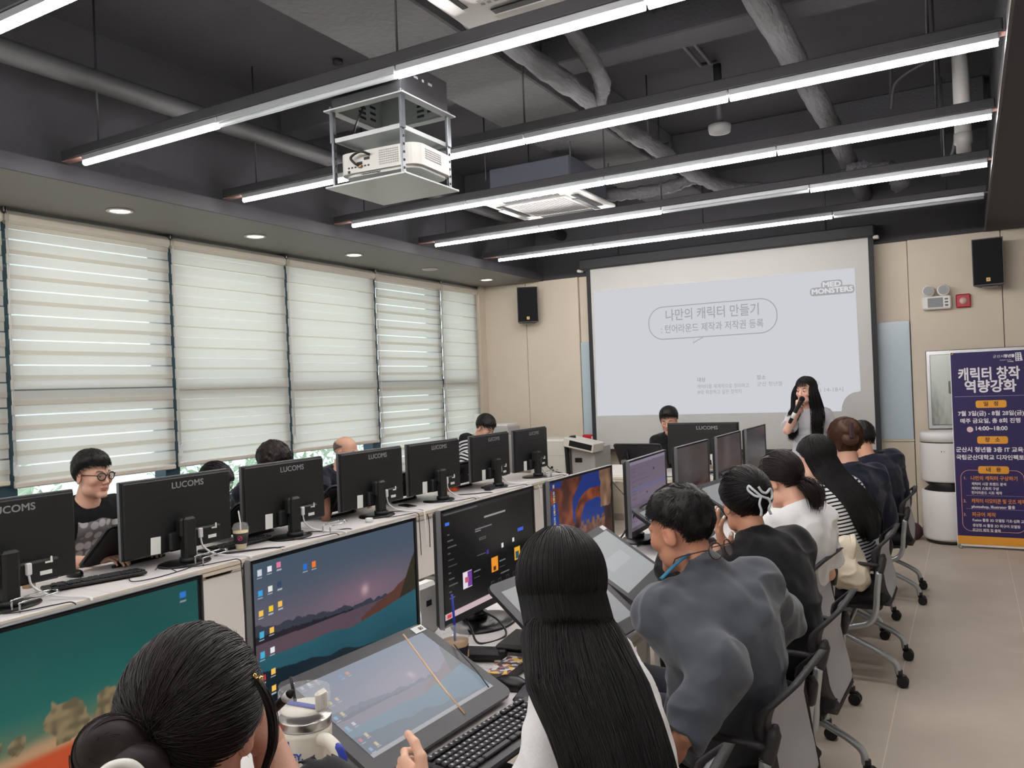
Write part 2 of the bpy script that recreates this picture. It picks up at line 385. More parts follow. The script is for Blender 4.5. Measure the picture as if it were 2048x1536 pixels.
def blind(i, a, c, zb, slit, ph, words):
    r = thing('roller_blind', words, 'blind', (-5.40, (a + c) / 2, 0), 0, 'zebra roller blinds on the window wall'); w = (c - a) - .026
    MB().box((0, 0, 2.832), (.085, c - a - .006, .075), 0, .02).build('cassette', m_blindbox, r)
    MB().tube([(.0, -w / 2, 2.872), (.0, w / 2, 2.872)], .012, 8).build('roller_tube', m_white, r)
    br = MB()
    for s in (-1, 1): br.box((.01, s * (w / 2 + .012), 2.88), (.06, .02, .035), 0, .004)
    br.build('bracket', m_steel, r)
    fb = MB(); P = .164; z = 2.80 - ph + P
    zz = [2.80]
    def strip(z1, z0, mi, x):
        z1 = min(z1, 2.80); z0 = max(z0, zb + .03)
        if z1 - z0 > .001: fb.add([(x, -w / 2, z0), (x, w / 2, z0), (x, w / 2, z1), (x, -w / 2, z1)], [(0, 1, 2, 3)], mi)
    lap = .030 if slit else .012
    gap = .010 if slit else .002
    while z > zb - P:
        hb = (P - lap - gap) / 2
        strip(z, z - gap, 2, .004)
        strip(z - gap, z - gap - hb, 0, .010)
        strip(z - gap - hb, z - gap - hb - lap, 1, .012)
        strip(z - gap - hb - lap, z - P, 0, .004)
        z -= P
    fb.build('fabric', [mf_band, mf_lap, m_sheer], r)
    MB().box((.006, 0, zb + .015), (.022, w, .034), 0, .006).build('bottom_rail', m_rail, r)
    ch = MB(); ch.tube([(.045, -w / 2 - .005, 2.84), (.05, -w / 2 - .005, max(zb, 1.05) + .15)], .0025, 5); ch.tube([(.055, -w / 2 - .018, 2.84), (.055, -w / 2 - .018, max(zb, 1.05) + .15)], .0025, 5)
    ch.build('pull_chain', m_white, r)
    MB().box((.052, -w / 2 - .011, max(zb, 1.05) + .13), (.02, .03, .09), 0, .004).build('chain_weight', m_clear, r)
BL = [('second roller blind behind the photographer along the window wall', 1.09, 1, .02), ('leftmost blind cut by the left edge of the photo', 1.10, 1, .05),
      ('cream zebra blind behind the round glasses man with bright slits', 1.075, 1, .10), ('cream zebra blind second from left with closed bands above the bowed head', 1.085, 0, .04),
      ('middle zebra blind closed above the wavy haired head and bald man', 1.085, 0, .07), ('long zebra blind second from the front wall with bright slits', .70, 1, .09),
      ('narrowest zebra blind nearest the front wall corner', .70, 0, .05)]
for k, (a, c) in enumerate(zip(WY[2:-1], WY[3:])):
    blind(k, a, c, BL[k][1], BL[k][2], BL[k][3], BL[k][0])
# outdoors seen under the blinds: trees and a pale building
m_leaf = mat('sunlit_foliage', (196, 218, 192), .7, var=(3, .5)); m_bark = mat('bark', (120, 105, 90), .9)
def tree(x, y, h, r, words):
    t = thing('tree', words, 'tree', (x, y, -8), 0, 'trees outside the window')
    MB().tube([(0, 0, 0), (.1, 0, h * .5), (0, .1, h * .8)], [.2, .15, .06], 8).build('trunk', m_bark, t)
    f = MB()
    P = RNG.normal(size=(2600, 3)); P /= np.linalg.norm(P, axis=1)[:, None]; P *= RNG.uniform(.55, 1, (2600, 1)) * np.array([r, r, h * .42]); P[:, 2] += h * .72
    for p in P:
        q = RNG.normal(size=(3, 3)) * .085; f.add([p + q[0], p + q[1], p + q[2], p + q[0] + q[1] * .5], [(0, 1, 2), (0, 2, 3)])
    f.build('foliage', m_leaf, t)
tree(-14.5, 12.6, 9.4, 1.7, 'leafy tree outside the window behind the bald man')
tree(-15.0, 7.6, 8.3, 1.5, 'leafy tree outside the window left of the round glasses man')
tree(-16.5, 17.6, 9.6, 1.9, 'leafy tree outside farthest along the window wall')
struct(MB().box((-30, 5, -8.1), (50, 80, .2)).build('ground', mat('pale_paving', (205, 205, 200), .8)))
# ------------------------------------------------------------------ ceiling services
m_rail_b = mat('black_lighting_rail', (56, 56, 59), .45, var=(8, .05)); m_lampbody = mat('aluminium_lamp_body', (196, 200, 204), .35, .6)
m_tube = emat('lit_led_tube', (255, 250, 248), LED); m_tube_off = mat('unlit_led_tube', (205, 212, 216), .3); m_rod = mat('hanger_rod_dark', (58, 58, 62), .5, .4)
ZR = 3.03
FULL = [-4.33, -3.222, -2.107, -.97, .168]
def lightbar(y, lit, words):
    t = thing('light_bar', words, 'light', (0, y, 0), 0, 'linear light bars across the ceiling')
    rb = MB(); rb.box(((FX + RX) / 2, 0, ZR + .01), (RX - FX - .02, .075, .055), 0, .004); rb.build('rail', m_rail_b, t)
    MB().box((-4.43, -.002, ZR - .021), (.17, .05, .006)).build('end_plate', mat('pinkish_end_plate', (150, 118, 110), .4), t)
    MB().box((RX - .014, -.002, ZR - .021), (.03, .05, .006)).build('end_plate', MATS['pinkish_end_plate'], t)
    for x in (-4.21, -2.11, -.1): MB().tube([(x, .0, ZR + .02), (x, .0, SLAB)], .006, 6).build('hanger_rod', m_rod, t)
    for k in range(4):
        a, c = FULL[k], FULL[k + 1]; on = lit[k]
        b_ = MB(); b_.box(((a + c) / 2, -.012, ZR - .033), (c - a - .006, .034, .034), 0, .004)
        o = b_.build('lamp', m_lampbody, t)
        q = MB(); q.tube([(a + .008, -.012, ZR - .058), (c - .008, -.012, ZR - .058)], .0155 if on else .013, 10)
        q.build('led_tube', m_tube if on else m_tube_off, o)
for y, lit, w in ((-.65, (1, 1, 1, 1), 'light bar behind the photographer'), (.5, (1, 1, 1, 1), 'light bar straight above the photographer'),
                  (1.67, (1, 1, 1, 1), 'nearest light bar, only its end in the upper left photo corner'), (2.84, (1, 0, 1, 1), 'light bar beside the hanging projector with one unlit section'),
                  (4.0, (1, 1, 1, 1), 'fully lit light bar just beyond the hanging projector'), (5.14, (1, 1, 1, 1), 'fully lit light bar passing in front of the ceiling air conditioner'),
                  (6.32, (1, 1, 0, 1), 'light bar with third section unlit, second from the projector screen'), (7.5, (1, 1, 1, 0), 'light bar nearest the projector screen, unlit at its right end')):
    lightbar(y, lit, w)
m_down = emat('lit_downlight', (255, 244, 232), DOWN); m_downoff = mat('unlit_downlight', (205, 200, 190), .4); m_trimw = mat('white_trim_ring', (225, 222, 216), .4)
DL = ((2.28, 1, 'round downlight in the soffit left of the photo'), (3.47, 1, 'largest round soffit downlight, above the left blinds'), (4.66, 1, 'lit soffit downlight second from the left'), (5.86, 1, 'lit soffit downlight third from the left'),
      (7.08, 0, 'only unlit soffit downlight'), (8.24, 1, 'small lit soffit downlight nearest the front wall'))
for y, on, w in DL:
    t = thing('downlight', w, 'light', (-4.94, y, SOF), 0, 'round downlights in the soffit')
    MB().lathe([(.062, -.001), (.085, -.001), (.088, -.006), (.072, -.012), (.062, -.006)], 32, cap=False).build('trim_ring', m_trimw, t)
    MB().lathe([(.0, -.004), (.066, -.004)], 32, cap=False).build('diffuser', m_down if on else m_downoff, t)
# pipes along the room
m_pipe = mat('grey_painted_pipe', (74, 74, 76), .55, var=(6, .1)); m_wrap = mat('wrapped_pipe_insulation', (84, 84, 88), .7, bump=(30, .8, (1, .25, 1)), var=(10, .15))
def wrapped(P, r, amp=.06):
    q = smooth_path(P, 10); L = len(q); rr = [r * (1 + amp * math.sin(i * 2.1) + amp * .8 * math.sin(i * .73 + 1)) for i in range(L)]
    mb = MB(); mb.tube(q, rr, 12); return mb
tag(MB().tube([(-4.22, YB, 3.42), (-4.22, 2, 3.42), (-4.22, YF, 3.42)], .062, 14).build('ceiling_pipe', m_pipe), 'long straight grey pipe under the ceiling along the window side', 'pipe', 'ceiling pipes')
tag(wrapped([(-.84, YB, 3.5), (-.84, 0, 3.5), (-.84, 1, 3.5), (-.84, 2, 3.5), (-.84, 3, 3.5), (-.84, 4, 3.5), (-.84, 5, 3.5), (-.84, 6, 3.5), (-.84, 7.0, 3.48), (-.84, 8.2, 3.42), (-.84, YF, 3.4)], .075, .03).build('ceiling_pipe', m_wrap), 'thick wrapped pipe running straight down the right side of the ceiling', 'pipe', 'ceiling pipes')
t = thing('branching_pipe', 'taped insulated pipe with side branches under the middle of the ceiling', 'pipe', (0, 0, 0), 0, 'ceiling pipes')
wrapped([(-2.02, 1.2, 3.46), (-2.02, 2.2, 3.45), (-2.03, 3, 3.42), (-2.0, 3.7, 3.38), (-2.0, 4.6, 3.38), (-2.0, 5.2, 3.36), (-1.98, 6, 3.36), (-1.97, 6.8, 3.36), (-1.85, 7.3, 3.34), (-1.5, 7.5, 3.3), (-1.0, 7.5, 3.3), (-.5, 7.45, 3.32)], .06, .10).build('main_run', m_wrap, t)
wrapped([(-1.98, 4.75, 3.38), (-1.86, 4.55, 3.42), (-1.82, 4.2, 3.5), (-1.80, 3.6, 3.62), (-1.80, 3.3, 3.84)], .048, .09).build('branch', m_wrap, t)
wrapped([(-1.99, 6.9, 3.36), (-2.2, 6.85, 3.3), (-2.5, 6.8, 3.28), (-2.75, 6.7, 3.28)], .055, .1).build('branch', m_wrap, t)
wrapped([(-.84, 7.5, 3.36), (-.7, 7.5, 3.34), (-.5, 7.55, 3.3), (-.42, 7.6, 3.15)], .075, .1).build('branch', m_wrap, t)
for y in (2.6, 5.75): MB().tube([(-2.0, y, 3.42), (-2.0, y, SLAB)], .006, 6).build('pipe_hanger', m_rod, t)
MB().box((-2.0, 6.05, 3.36), (.16, .05, .16), 0, .01).build('pipe_clamp', m_rod, t)
wrapped([(-2.55, .2, 3.5), (-2.45, 2.2, 3.46), (-2.2, 2.45, 3.42), (-2.04, 2.9, 3.42)], .05, .08).build('branch', m_wrap, t)
for k, (x, w) in enumerate(((-1.55, 'thin conduit pipe left of the smoke detector'), (-1.48, 'thin conduit pipe nearer the smoke detector'))):
    tag(MB().tube([(x, YB, 3.80), (x, 2, 3.80), (x, 5.6, 3.80), (x - .0, 5.75, 3.86)], .014, 8).build('conduit', m_pipe), w, 'pipe', 'thin conduits under the slab')
t = thing('drain_pipe', 'white plastic drain pipe stub hanging by the right bulkhead', 'pipe', (.03, 6.4, 0))
MB().lathe([(.052, 3.22), (.052, 3.88)], 20).build('pipe', mat('white_pvc', (190, 190, 188), .4), t)
MB().lathe([(.046, 3.10), (.046, 3.15), (.058, 3.16), (.058, 3.23)], 20).build('coupling', MATS['white_pvc'], t)
# cassette air conditioners
m_ac = mat('white_air_conditioner_plastic', (196, 196, 194), .4); m_acg = mat('air_conditioner_grille', (150, 150, 150), .6); m_vent = mat('dark_vent_slot', (30, 31, 34), .6)
m_duct = mat('air_conditioner_casing', (66, 68, 78), .5)
def aircon(loc, rz, words):
    t = thing('ceiling_air_conditioner', words, 'air conditioner', loc, rz, 'ceiling cassette air conditioners')
    MB().box((0, 0, .16), (.74, .74, .26), 0, .01).build('casing', m_duct, t)
    p = MB(); p.box((0, 0, .012), (.86, .86, .036), 0, .012); p.box((0, 0, -.008), (.56, .56, .016), 0, .006); p.build('panel', m_ac, t)
    g = MB()
    for i in range(17):
        for j in range(17): g.box((-.24 + i * .03, -.24 + j * .03, -.0165), (.016, .016, .003))
    g.build('intake_grille', m_acg, t)
    for k in range(4):
        a = k * math.pi / 2; v = MB(); Mz = Matrix.Rotation(a, 4, 'Z')
        v.box((.35, 0, -.0075), (.07, .50, .006), 0, .002, Mz); o = v.build('vent', m_vent, t)
        MB().box((.345, 0, -.012), (.055, .47, .006), 0, .002, Mz @ Matrix.Rotation(R(4), 4, 'Y')).build('louvre', m_ac if k != 0 else m_vent, o)
    for sx_ in (-1, 1):
        for sy_ in (-1, 1): MB().tube([(sx_ * .39, sy_ * .39, .2), (sx_ * .39, sy_ * .39, SLAB - loc[2])], .006, 6).build('hanger_rod', m_rod, t)
aircon((-3.05, 6.18, 3.14), 0, 'white cassette air conditioner hanging above the middle of the row of light bars')
aircon((-1.40, 2.55, 3.16), 0, 'white cassette air conditioner cut by the top edge of the photo')
t = thing('smoke_detector', 'round white smoke detector on the dark ceiling', 'detector', (-1.5, 5.86, 0))
MB().lathe([(.02, 3.37), (.075, 3.385), (.082, 3.42), (.08, 3.44)], 24).build('body', mat('detector_plastic', (120, 120, 120), .5), t)
MB().lathe([(.03, 3.44), (.03, SLAB)], 10).build('stem', m_rod, t)
tag(MB().lathe([(.034, 3.85), (.034, 3.885)], 16, M=Matrix.Translation((-3.66, 4.25, 0))).build('ceiling_socket', m_vent), 'black round hole socket in the ceiling above the projector', 'socket')
tag(MB().tube(smooth_path([(-.42, 6.62, 3.88), (-.42, 6.61, 3.7), (-.42, 6.58, 3.55), (-.38, 6.5, 3.7), (-.2, 6.45, 3.78), (-.02, 6.4, 3.8), (.0, 6.6, 3.6), (-.02, 7.0, 3.35), (-.06, 7.10, 3.22)], 8), .013, 8).build('flexible_conduit', m_pipe), 'looping flexible conduit under the ceiling at the right', 'pipe')
jb = MB(); jb.box((-.06, 7.12, 3.17), (.14, .1, .12), 0, .01); jb.tube([(-.10, 7.14, 3.22), (-.10, 7.14, SLAB)], .006, 6)
tag(jb.build('junction_box', mat('junction_box_grey', (78, 78, 80), .6)), 'small grey junction box beside the white drain pipe', 'box')

# motorised projector lift
XP0, XP1, YP0, YP1 = -2.535, -2.085, 2.83, 3.25
cx_, cy_ = (XP0 + XP1) / 2, (YP0 + YP1) / 2; wx, wy = XP1 - XP0, YP1 - YP0
t = thing('projector_lift', 'motorised ceiling lift of white plates and steel rails carrying the projector', 'projector lift', (cx_, cy_, 0))
m_lw = mat('white_powder_coat', (178, 184, 185), .3, coat=.2); m_lb = mat('black_powder_coat', (40, 40, 43), .5); m_slot = mat('punched_slot', (150, 152, 152), .6); m_slotd = mat('punched_slot_dark', (60, 62, 62), .6)
h = MB(); tk = .008
for s in (-1, 1):
    h.box((s * (wx / 2 - .03), 0, 2.985), (tk, wy - .06, .16)); h.box((0, s * (wy / 2 - .03), 2.985), (wx - .06, tk, .16))
h.build('outer_housing', m_lb, t)
q = MB()
for s in (-1, 1):
    q.box((s * (wx / 2 - .037), 0, 2.985), (.004, wy - .07, .15)); q.box((0, s * (wy / 2 - .037), 2.985), (wx - .07, .004, .15))
q.box((0, 0, 3.062), (wx - .06, wy - .06, .006))
q.build('inner_lining', m_lw, t)
fr = MB()
for s in (-1, 1):
    fr.box((s * (wx / 2 - .022), 0, 2.903), (.044, wy, .006)); fr.box((0, s * (wy / 2 - .022), 2.903), (wx - .088, .044, .006))
fr.build('ceiling_flange', m_lw, t)
sl = MB()
for i, (dx, w) in enumerate(((-.10, .03), (-.055, .012), (-.015, .03), (.025, .012), (.065, .03))): sl.box((dx, -(wy / 2 - .0245), 3.005), (w, .003, .012), 0, .001)
for i, (dy, w) in enumerate(((-.07, .03), (-.015, .014), (.04, .03))): sl.box((wx / 2 - .0245, dy, 3.01), (.003, w, .012), 0, .001)
sl.build('punched_slots', m_slot, t)
sd = MB()
for k in range(4):
    sd.box((.05, wy / 2 - .040, 2.93 + k * .025), (.04, .003, .011)); sd.box((-(wx / 2 - .04), .02, 2.93 + k * .025), (.003, .05, .011))
for k in range(3):
    sd.box((.11, wy / 2 - .040, 2.945 + k * .025), (.04, .003, .011))
    sd.box((-(wx / 2 - .04), .1, 2.94 + k * .03), (.003, .04, .011))
sd.build('lining_slots', m_slotd, t)
MB().box((0, 0, 2.55), (wx + .005, wy + .005, .008), 0, .001).build('bottom_plate', m_lw, t)
sh = MB(); sh.box((0, 0, 2.775), (wx - .075, wy - .06, .005))
for s in (-1, 1): sh.box((s * (wx / 2 - .038), 0, 2.768), (.004, wy - .06, .02)); sh.box((0, s * (wy / 2 - .031), 2.768), (wx - .075, .004, .02))
sh.build('shelf_plate', m_lw, t)
for sx_ in (-1, 1):
    for sy_ in (-1, 1):
        x_, y_ = sx_ * (wx / 2 - .03), sy_ * (wy / 2 - .03)
        g = MB(); g.box((x_, y_, 2.735), (.012, .024, .37), 0, .002); g.box((x_ + sx_ * .004, y_, 2.84), (.014, .03, .17), 0, .002)
        o = g.build('slide_rail', mat('zinc_slide_rail', (112, 116, 120), .35, .85), t)
        w = MB()
        for k in range(7): w.box((x_ + .0075, y_, 2.58 + k * .035), (.003, .006, .010))
        w.build('slide_holes', m_vent, o)
MB().box((-.05, .02, 2.80), (.11, .14, .045), 0, .01).build('lift_motor', mat('black_plastic', (26, 26, 28), .45), t)
MB().tube(smooth_path([(-.09, -.05, 3.05), (-.10, -.07, 2.95), (-.14, -.09, 2.85), (-.12, -.12, 2.79), (-.07, -.11, 2.80), (-.09, -.06, 2.82)], 8), .005, 6).build('motor_cable', MATS['black_plastic'], t)
m_pj = mat('projector_white_plastic', (186, 186, 181), .4)
t = thing('projector', 'white projector hanging upside down inside the ceiling lift', 'projector', (cx_ + .01, cy_ + .015, 2.655), R(4))
p = MB(); pl = rrect(.43, .33, .06, 6); p.prism(pl, -.045, .05); b2 = rrect(.40, .30, .06, 6); p.prism(b2, -.058, -.045); p.build('body', m_pj, t)
g = MB()
for i in range(9):
    for j in range(7): g.box((.02 + i * .012, -.1655, -.025 + j * .010), (.008, .003, .005))
for i in range(12):
    for j in range(5): g.box((.2155, -.09 + i * .012, -.01 + j * .010), (.003, .008, .005))
g.build('vent_grille', m_acg, t)
g = MB()
for i in range(7): g.box((-.15 + i * .018, -.1655, -.02), (.009, .003, .007))
g.box((-.05, -.1655, .012), (.03, .004, .012)); g.box((-.09, -.1655, -.005), (.03, .004, .012)); g.box((-.15, -.1655, -.038), (.012, .003, .012))
g.build('ports', m_vent, t)
MB().box((0, 0, .068), (.12, .12, .04), 0, .006).build('mount_bracket', m_lw, t)
MB().tube(smooth_path([(-.03, -.17, .025), (-.06, -.20, .035), (-.12, -.19, .02), (-.10, -.19, -.01), (-.085, -.172, -.02)], 8), .006, 6).build('signal_cable', MATS['black_plastic'], t)
MB().box((-.084, -.172, -.022), (.02, .014, .012), 0, .003).build('cable_plug', mat('brass_connector', (150, 110, 70), .4, .6), t)
text('lettering', 'Panasonic', .026, frame((-.04, -.1515, -.0515), (-1, 0, 0), (0, -.45, -.5)), mat('logo_grey', (90, 92, 98), .5), t, bold=.0006)
# ------------------------------------------------------------------ front wall
m_blk = mat('black_plastic', (26, 26, 28), .45); m_blkm = mat('matte_black', (20, 20, 22), .7); m_grill = mat('speaker_grille_cloth', (16, 16, 18), .9, bump=(300, .3))
# projection screen
t = thing('projection_screen', 'wide pull-down projection screen showing a pale lecture title slide', 'screen', (0, YF, 0))
SY = -.17
MB().box((-2.335, SY, 3.005), (3.17, .12, .12), 0, .012).build('housing', mat('dark_grey_metal', (52, 53, 56), .5), t)
e = MB()
for x in (-3.93, -.74): e.box((x, SY, 2.94), (.05, .08, .03), 0, .006)
e.build('end_cap', m_white, t)
for x, w in ((-3.44, 0), (-1.2, 0)): MB().tube([(x, SY, 3.06), (x, SY, SLAB)], .008, 6).build('hanger_rod', m_rod, t)
m_scr = mat('matte_white_screen_fabric', (187, 187, 184), .85); m_scb = mat('screen_black_border', (40, 41, 43), .7)
MB().box((-2.31, SY + .01, 1.90), (3.03, .004, 2.12)).build('fabric', m_scr, t)
bd = MB()
for x in (-3.83, -.79): bd.box((x, SY + .008, 1.89), (.05, .004, 2.14))
bd.box((-2.31, SY + .008, .835), (3.06, .02, .03), 0, .006); bd.build('border', m_scb, t)
yi = SY + .004
def P3(px, pz): return (px, pz)
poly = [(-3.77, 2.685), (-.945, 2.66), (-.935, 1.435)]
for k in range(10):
    a = math.pi * (.5 + .5 * k / 9); poly.append((-.965 + .155 * math.cos(a), 1.235 + .19 * math.sin(a)))  # rounded notch left out of the glow as the presenter's head shadow
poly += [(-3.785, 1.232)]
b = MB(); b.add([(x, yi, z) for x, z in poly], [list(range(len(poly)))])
b.build('projected_image', emat('projected_light', (206, 207, 212), 1.0), t)  # glowing sheet stands in for projector light falling on the fabric
m_pt = emat('projected_grey_ink', (170, 170, 173), .92); m_pt2 = emat('projected_pale_grey_ink', (186, 186, 190), .92)
def ptext(s, size, x, z, m=m_pt, bold=0.0, align='CENTER', wide=1.0): text('projected_lettering', s, size, frame((x, yi - .002, z), (1, 0, -.008), (0, 0, 1)), m, t, align, bold, wide)
ptext('나만의 캐릭터 만들기', .140, -2.40, 2.325, bold=.0012, wide=.84); ptext(': 턴어라운드 제작과 저작권 등록', .102, -2.41, 2.175, bold=.0008, wide=.83)
ptext('대상', .052, -2.585, 1.605, bold=.001, align='LEFT'); ptext('캐릭터를 체계적으로 정리하고', .052, -2.585, 1.53, align='LEFT', wide=.86); ptext('IP로 확장하고 싶은 창작자', .052, -2.585, 1.468, align='LEFT', wide=.86)
ptext('장소', .052, -1.945, 1.605, bold=.001, align='LEFT'); ptext('군산 청년뜰', .052, -1.945, 1.535, align='LEFT', wide=1.05); ptext('(금),', .052, -1.40, 1.53, align='LEFT'); ptext('(금) 14-18시', .058, -1.40, 1.455, align='LEFT', wide=1.05)
m_wh = emat('projected_white', (222, 222, 224), .95)
b = MB()
for bx in (rrect(.20, .085, .03, 4, -1.165, 2.517), rrect(.42, .085, .03, 4, -1.165, 2.455)): b.add([(x, yi - .002, z) for x, z in bx], [list(range(len(bx)))])
b.build('projected_logo_plate', m_pt, t)
text('projected_lettering', 'MED', .07, frame((-1.165, yi - .004, 2.517), (1, 0, 0), (0, 0, 1)), m_wh, t, wide=1.25, fat=.0032); text('projected_lettering', 'MONSTERS', .07, frame((-1.165, yi - .004, 2.455), (1, 0, 0), (0, 0, 1)), m_wh, t, wide=1.12, fat=.0032)
bub = rrect(1.40, .36, .17, 10, -2.41, 2.255)
k0 = min(range(len(bub)), key=lambda i: abs(bub[i][0] + 2.53) + abs(bub[i][1] - 2.075))
low = [p for p in bub]; # speech bubble outline with its tail
ii = [i for i, p in enumerate(bub) if p[1] < 2.08]
bl = bub[:]; j = max(range(len(bub)), key=lambda i: -bub[i][1] * 10 - bub[i][0]); bl = bub[:j + 1] + [(-2.60, 2.075), (-2.61, 2.015), (-2.49, 2.075)] + bub[j + 1:]
MB().tube([(x, yi - .003, z) for x, z in bl], .005, 4, closed=True).build('projected_speech_bubble', m_pt, t)
# blue-grey glass boards either side of the screen
m_board = mat('pale_blue_glass_board', (176, 190, 198), .2, coat=.3)
for x0, x1, w in ((-4.03, -3.80, 'pale blue glass board edge left of the projection screen'), (-.80, -.485, 'pale blue glass board right of the projection screen')):
    tag(MB().box(((x0 + x1) / 2, YF - .005, 1.525), (x1 - x0, .03, 1.17), 0, .004).build('glass_board', m_board), w, 'board')
# loudspeakers
def speaker(x, z, yaw, words):
    t = thing('wall_speaker', words, 'speaker', (x, YF - .16, z), yaw, 'loudspeakers on the front wall')
    MB().prism([(-.125, -.11), (.125, -.11), (.09, .12), (-.09, .12)], -.215, .215).build('cabinet', m_blk, t)
    MB().box((0, -.113, 0), (.235, .012, .41), 0, .006).build('grille', m_grill, t)
    MB().box((0, -.121, -.165), (.032, .004, .034), 0, .001).build('badge', mat('gold_badge', (222, 176, 110), .4), t)
    text('badge_mark', 'V', .02, frame((0, -.1236, -.165), (1, 0, 0), (0, 0, 1)), m_blk, t, bold=.001)
    bk = MB(); bk.box((0, .135, 0), (.05, .05, .12), 0, .004); bk.box((0, .012, -.222), (.12, .1, .012), 0, .003); bk.build('bracket', mat('bracket_grey', (150, 150, 148), .5), t)
speaker(-4.66, 2.60, R(32), 'black loudspeaker on the front wall near the window corner')
speaker(.205, 2.585, R(-6), 'black loudspeaker on the front wall above the banner')
# emergency light, fire alarm, cabinet
t = thing('emergency_light', 'white emergency light with two round lamp heads on the front wall', 'emergency light', (-.24, YF - .045, 2.26))
MB().box((0, 0, 0), (.25, .075, .125), 0, .012).build('case', m_white, t); MB().box((-.01, -.039, 0), (.13, .004, .09), 0, .002).build('label_plate', mat('emergency_label', (128, 130, 134), .5), t)
g = MB()
for i in range(3): g.box((.085, -.039, -.03 + i * .03), (.03, .004, .016), 0, .002)
g.build('indicator', mat('indicator_grey', (90, 92, 96), .4), t)
for sx_ in (-.065, .062):
    o = MB().lathe([(.0, -.0), (.045, .0), (.055, .03), (.052, .05), (.0, .05)], 24, M=Matrix.Translation((sx_, -.0, .115)) @ Matrix.Rotation(R(90), 4, 'X')).build('lamp_head', m_white, t)
    MB().lathe([(.0, .0505), (.044, .0505)], 24, cap=False, M=Matrix.Translation((sx_, -.002, .115)) @ Matrix.Rotation(R(90), 4, 'X')).build('lens', mat('lamp_lens', (128, 130, 130), .35), o)
    MB().tube([(sx_, 0, .06), (sx_, 0, .08)], .014, 8).build('lamp_neck', m_white, t)
t = thing('fire_alarm', 'square red fire alarm strobe beside the emergency light', 'alarm', (-.015, YF - .02, 2.262))
MB().box((0, 0, 0), (.125, .04, .13), 0, .01).build('case', mat('alarm_red', (168, 26, 42), .4), t)
MB().lathe([(.0, .046), (.02, .044), (.032, .03), (.034, .02)], 20, M=Matrix.Rotation(R(90), 4, 'X'), cap=False).build('strobe', mat('strobe_lens', (214, 176, 172), .2), t)
t = thing('fire_hydrant_cabinet', 'shiny stainless steel wall cabinet behind the banner', 'cabinet', (.06, YF, 0))
m_inox = mat('polished_stainless_steel', (214, 222, 220), .14, 1.0, bump=(5, .12, (1, 1, .5)))
f_ = MB(); f_.box((0, -.02, 1.42), (.83, .05, .76), 0, .006); f_.build('frame', m_steel, t)
MB().box((0, -.05, 1.42), (.76, .02, .68), 0, .004).build('door', m_inox, t)
hd = MB(); hd.box((-.21, -.064, 1.44), (.035, .012, .12), 0, .01); o = hd.build('handle', mat('handle_recess', (120, 124, 124), .3, .8), t)
# air purifier
t = thing('air_purifier', 'tall two-drum white air purifier standing behind the banner', 'air purifier', (-.20, 8.605, 0))
m_pur = mat('white_purifier_shell', (226, 225, 224), .35)
MB().lathe([(.20, .03), (.222, .045), (.226, .06), (.226, .475), (.218, .49)], 48).build('lower_drum', m_pur, t)
MB().lathe([(.218, .575), (.226, .59), (.226, .93), (.226, .935)], 48).build('upper_drum', m_pur, t)
MB().lathe([(.226, .945), (.224, 1.02), (.21, 1.035), (.15, 1.04)], 48).build('top_cap', m_pur, t)
MB().lathe([(.19, .0), (.20, .01), (.20, .03)], 48).build('base_ring', m_blk, t)
MB().lathe([(.16, .485), (.205, .49), (.16, .53), (.205, .575), (.16, .58)], 48).build('waist_vent', m_blk, t)
MB().lathe([(.222, .934), (.2225, .946)], 48, cap=False).build('seam', m_blk, t)
g = MB()
for a, s in ((-100, .008), (-94, .004)): g.box((.2255 * math.cos(R(a)), .2255 * math.sin(R(a)), .86), (s, .004, .010), 0, 0, None)
g.build('sensor', m_blk, t)
# roll-up banner
t = thing('banner', 'tall navy and orange course banner standing at the right of the front wall', 'banner', (.16, 8.32, 0), 0)
m_nav = mat('navy_print', (47, 36, 88), .6, bump=(200, .06)); m_or = mat('orange_print', (232, 163, 55), .6); m_wp = mat('white_print', (232, 230, 234), .6); m_pk = mat('pink_print', (232, 160, 150), .6); m_ink = mat('black_print', (42, 30, 30), .6); m_ot = mat('orange_print_text', (226, 142, 72), .6)
BW, B0, B1 = .60, .02, 1.765
MB().box((0, 0, (B0 + B1) / 2), (BW, .004, B1 - B0)).build('border', m_wp, t)
MB().box((0, -.003, (B0 + B1) / 2 + .008), (BW - .012, .002, B1 - B0 - .03)).build('printed_sheet', m_nav, t)
MB().box((0, -.0045, B0 + .055), (BW - .012, .001, .075)).build('printed_band', m_or, t)
st = MB(); st.tube([(0, .06, .03), (0, .05, 1.76)], .008, 8); st.tube([(-.28, .03, 1.755), (.28, .03, 1.755)], .006, 6); st.tube([(-.28, .03, .03), (.28, .03, .03)], .006, 6)
for s in (-1, 1): st.tube([(0, .06, .45), (s * .27, .03, .03), (s * .27, -.04, .004)], .006, 6)
st.build('stand', m_steel, t)
gr = MB()
for sx_ in (-1, 1):
    for z in (B0 + .012, B1 - .012):
        gr.tube([(sx_ * .285 + .009 * math.cos(a), -.006, z + .009 * math.sin(a)) for a in np.linspace(0, 6.28, 13)[:-1]], .003, 6, closed=True)
gr.build('eyelet', mat('brass_eyelet', (200, 190, 150), .3, .8), t)
hk = MB()
for sx_ in (-1, 1): hk.tube([(sx_ * .285, -.008, B0 + .012), (sx_ * .288, -.012, .004)], .004, 6)
hk.build('corner_hook', m_steel, t)
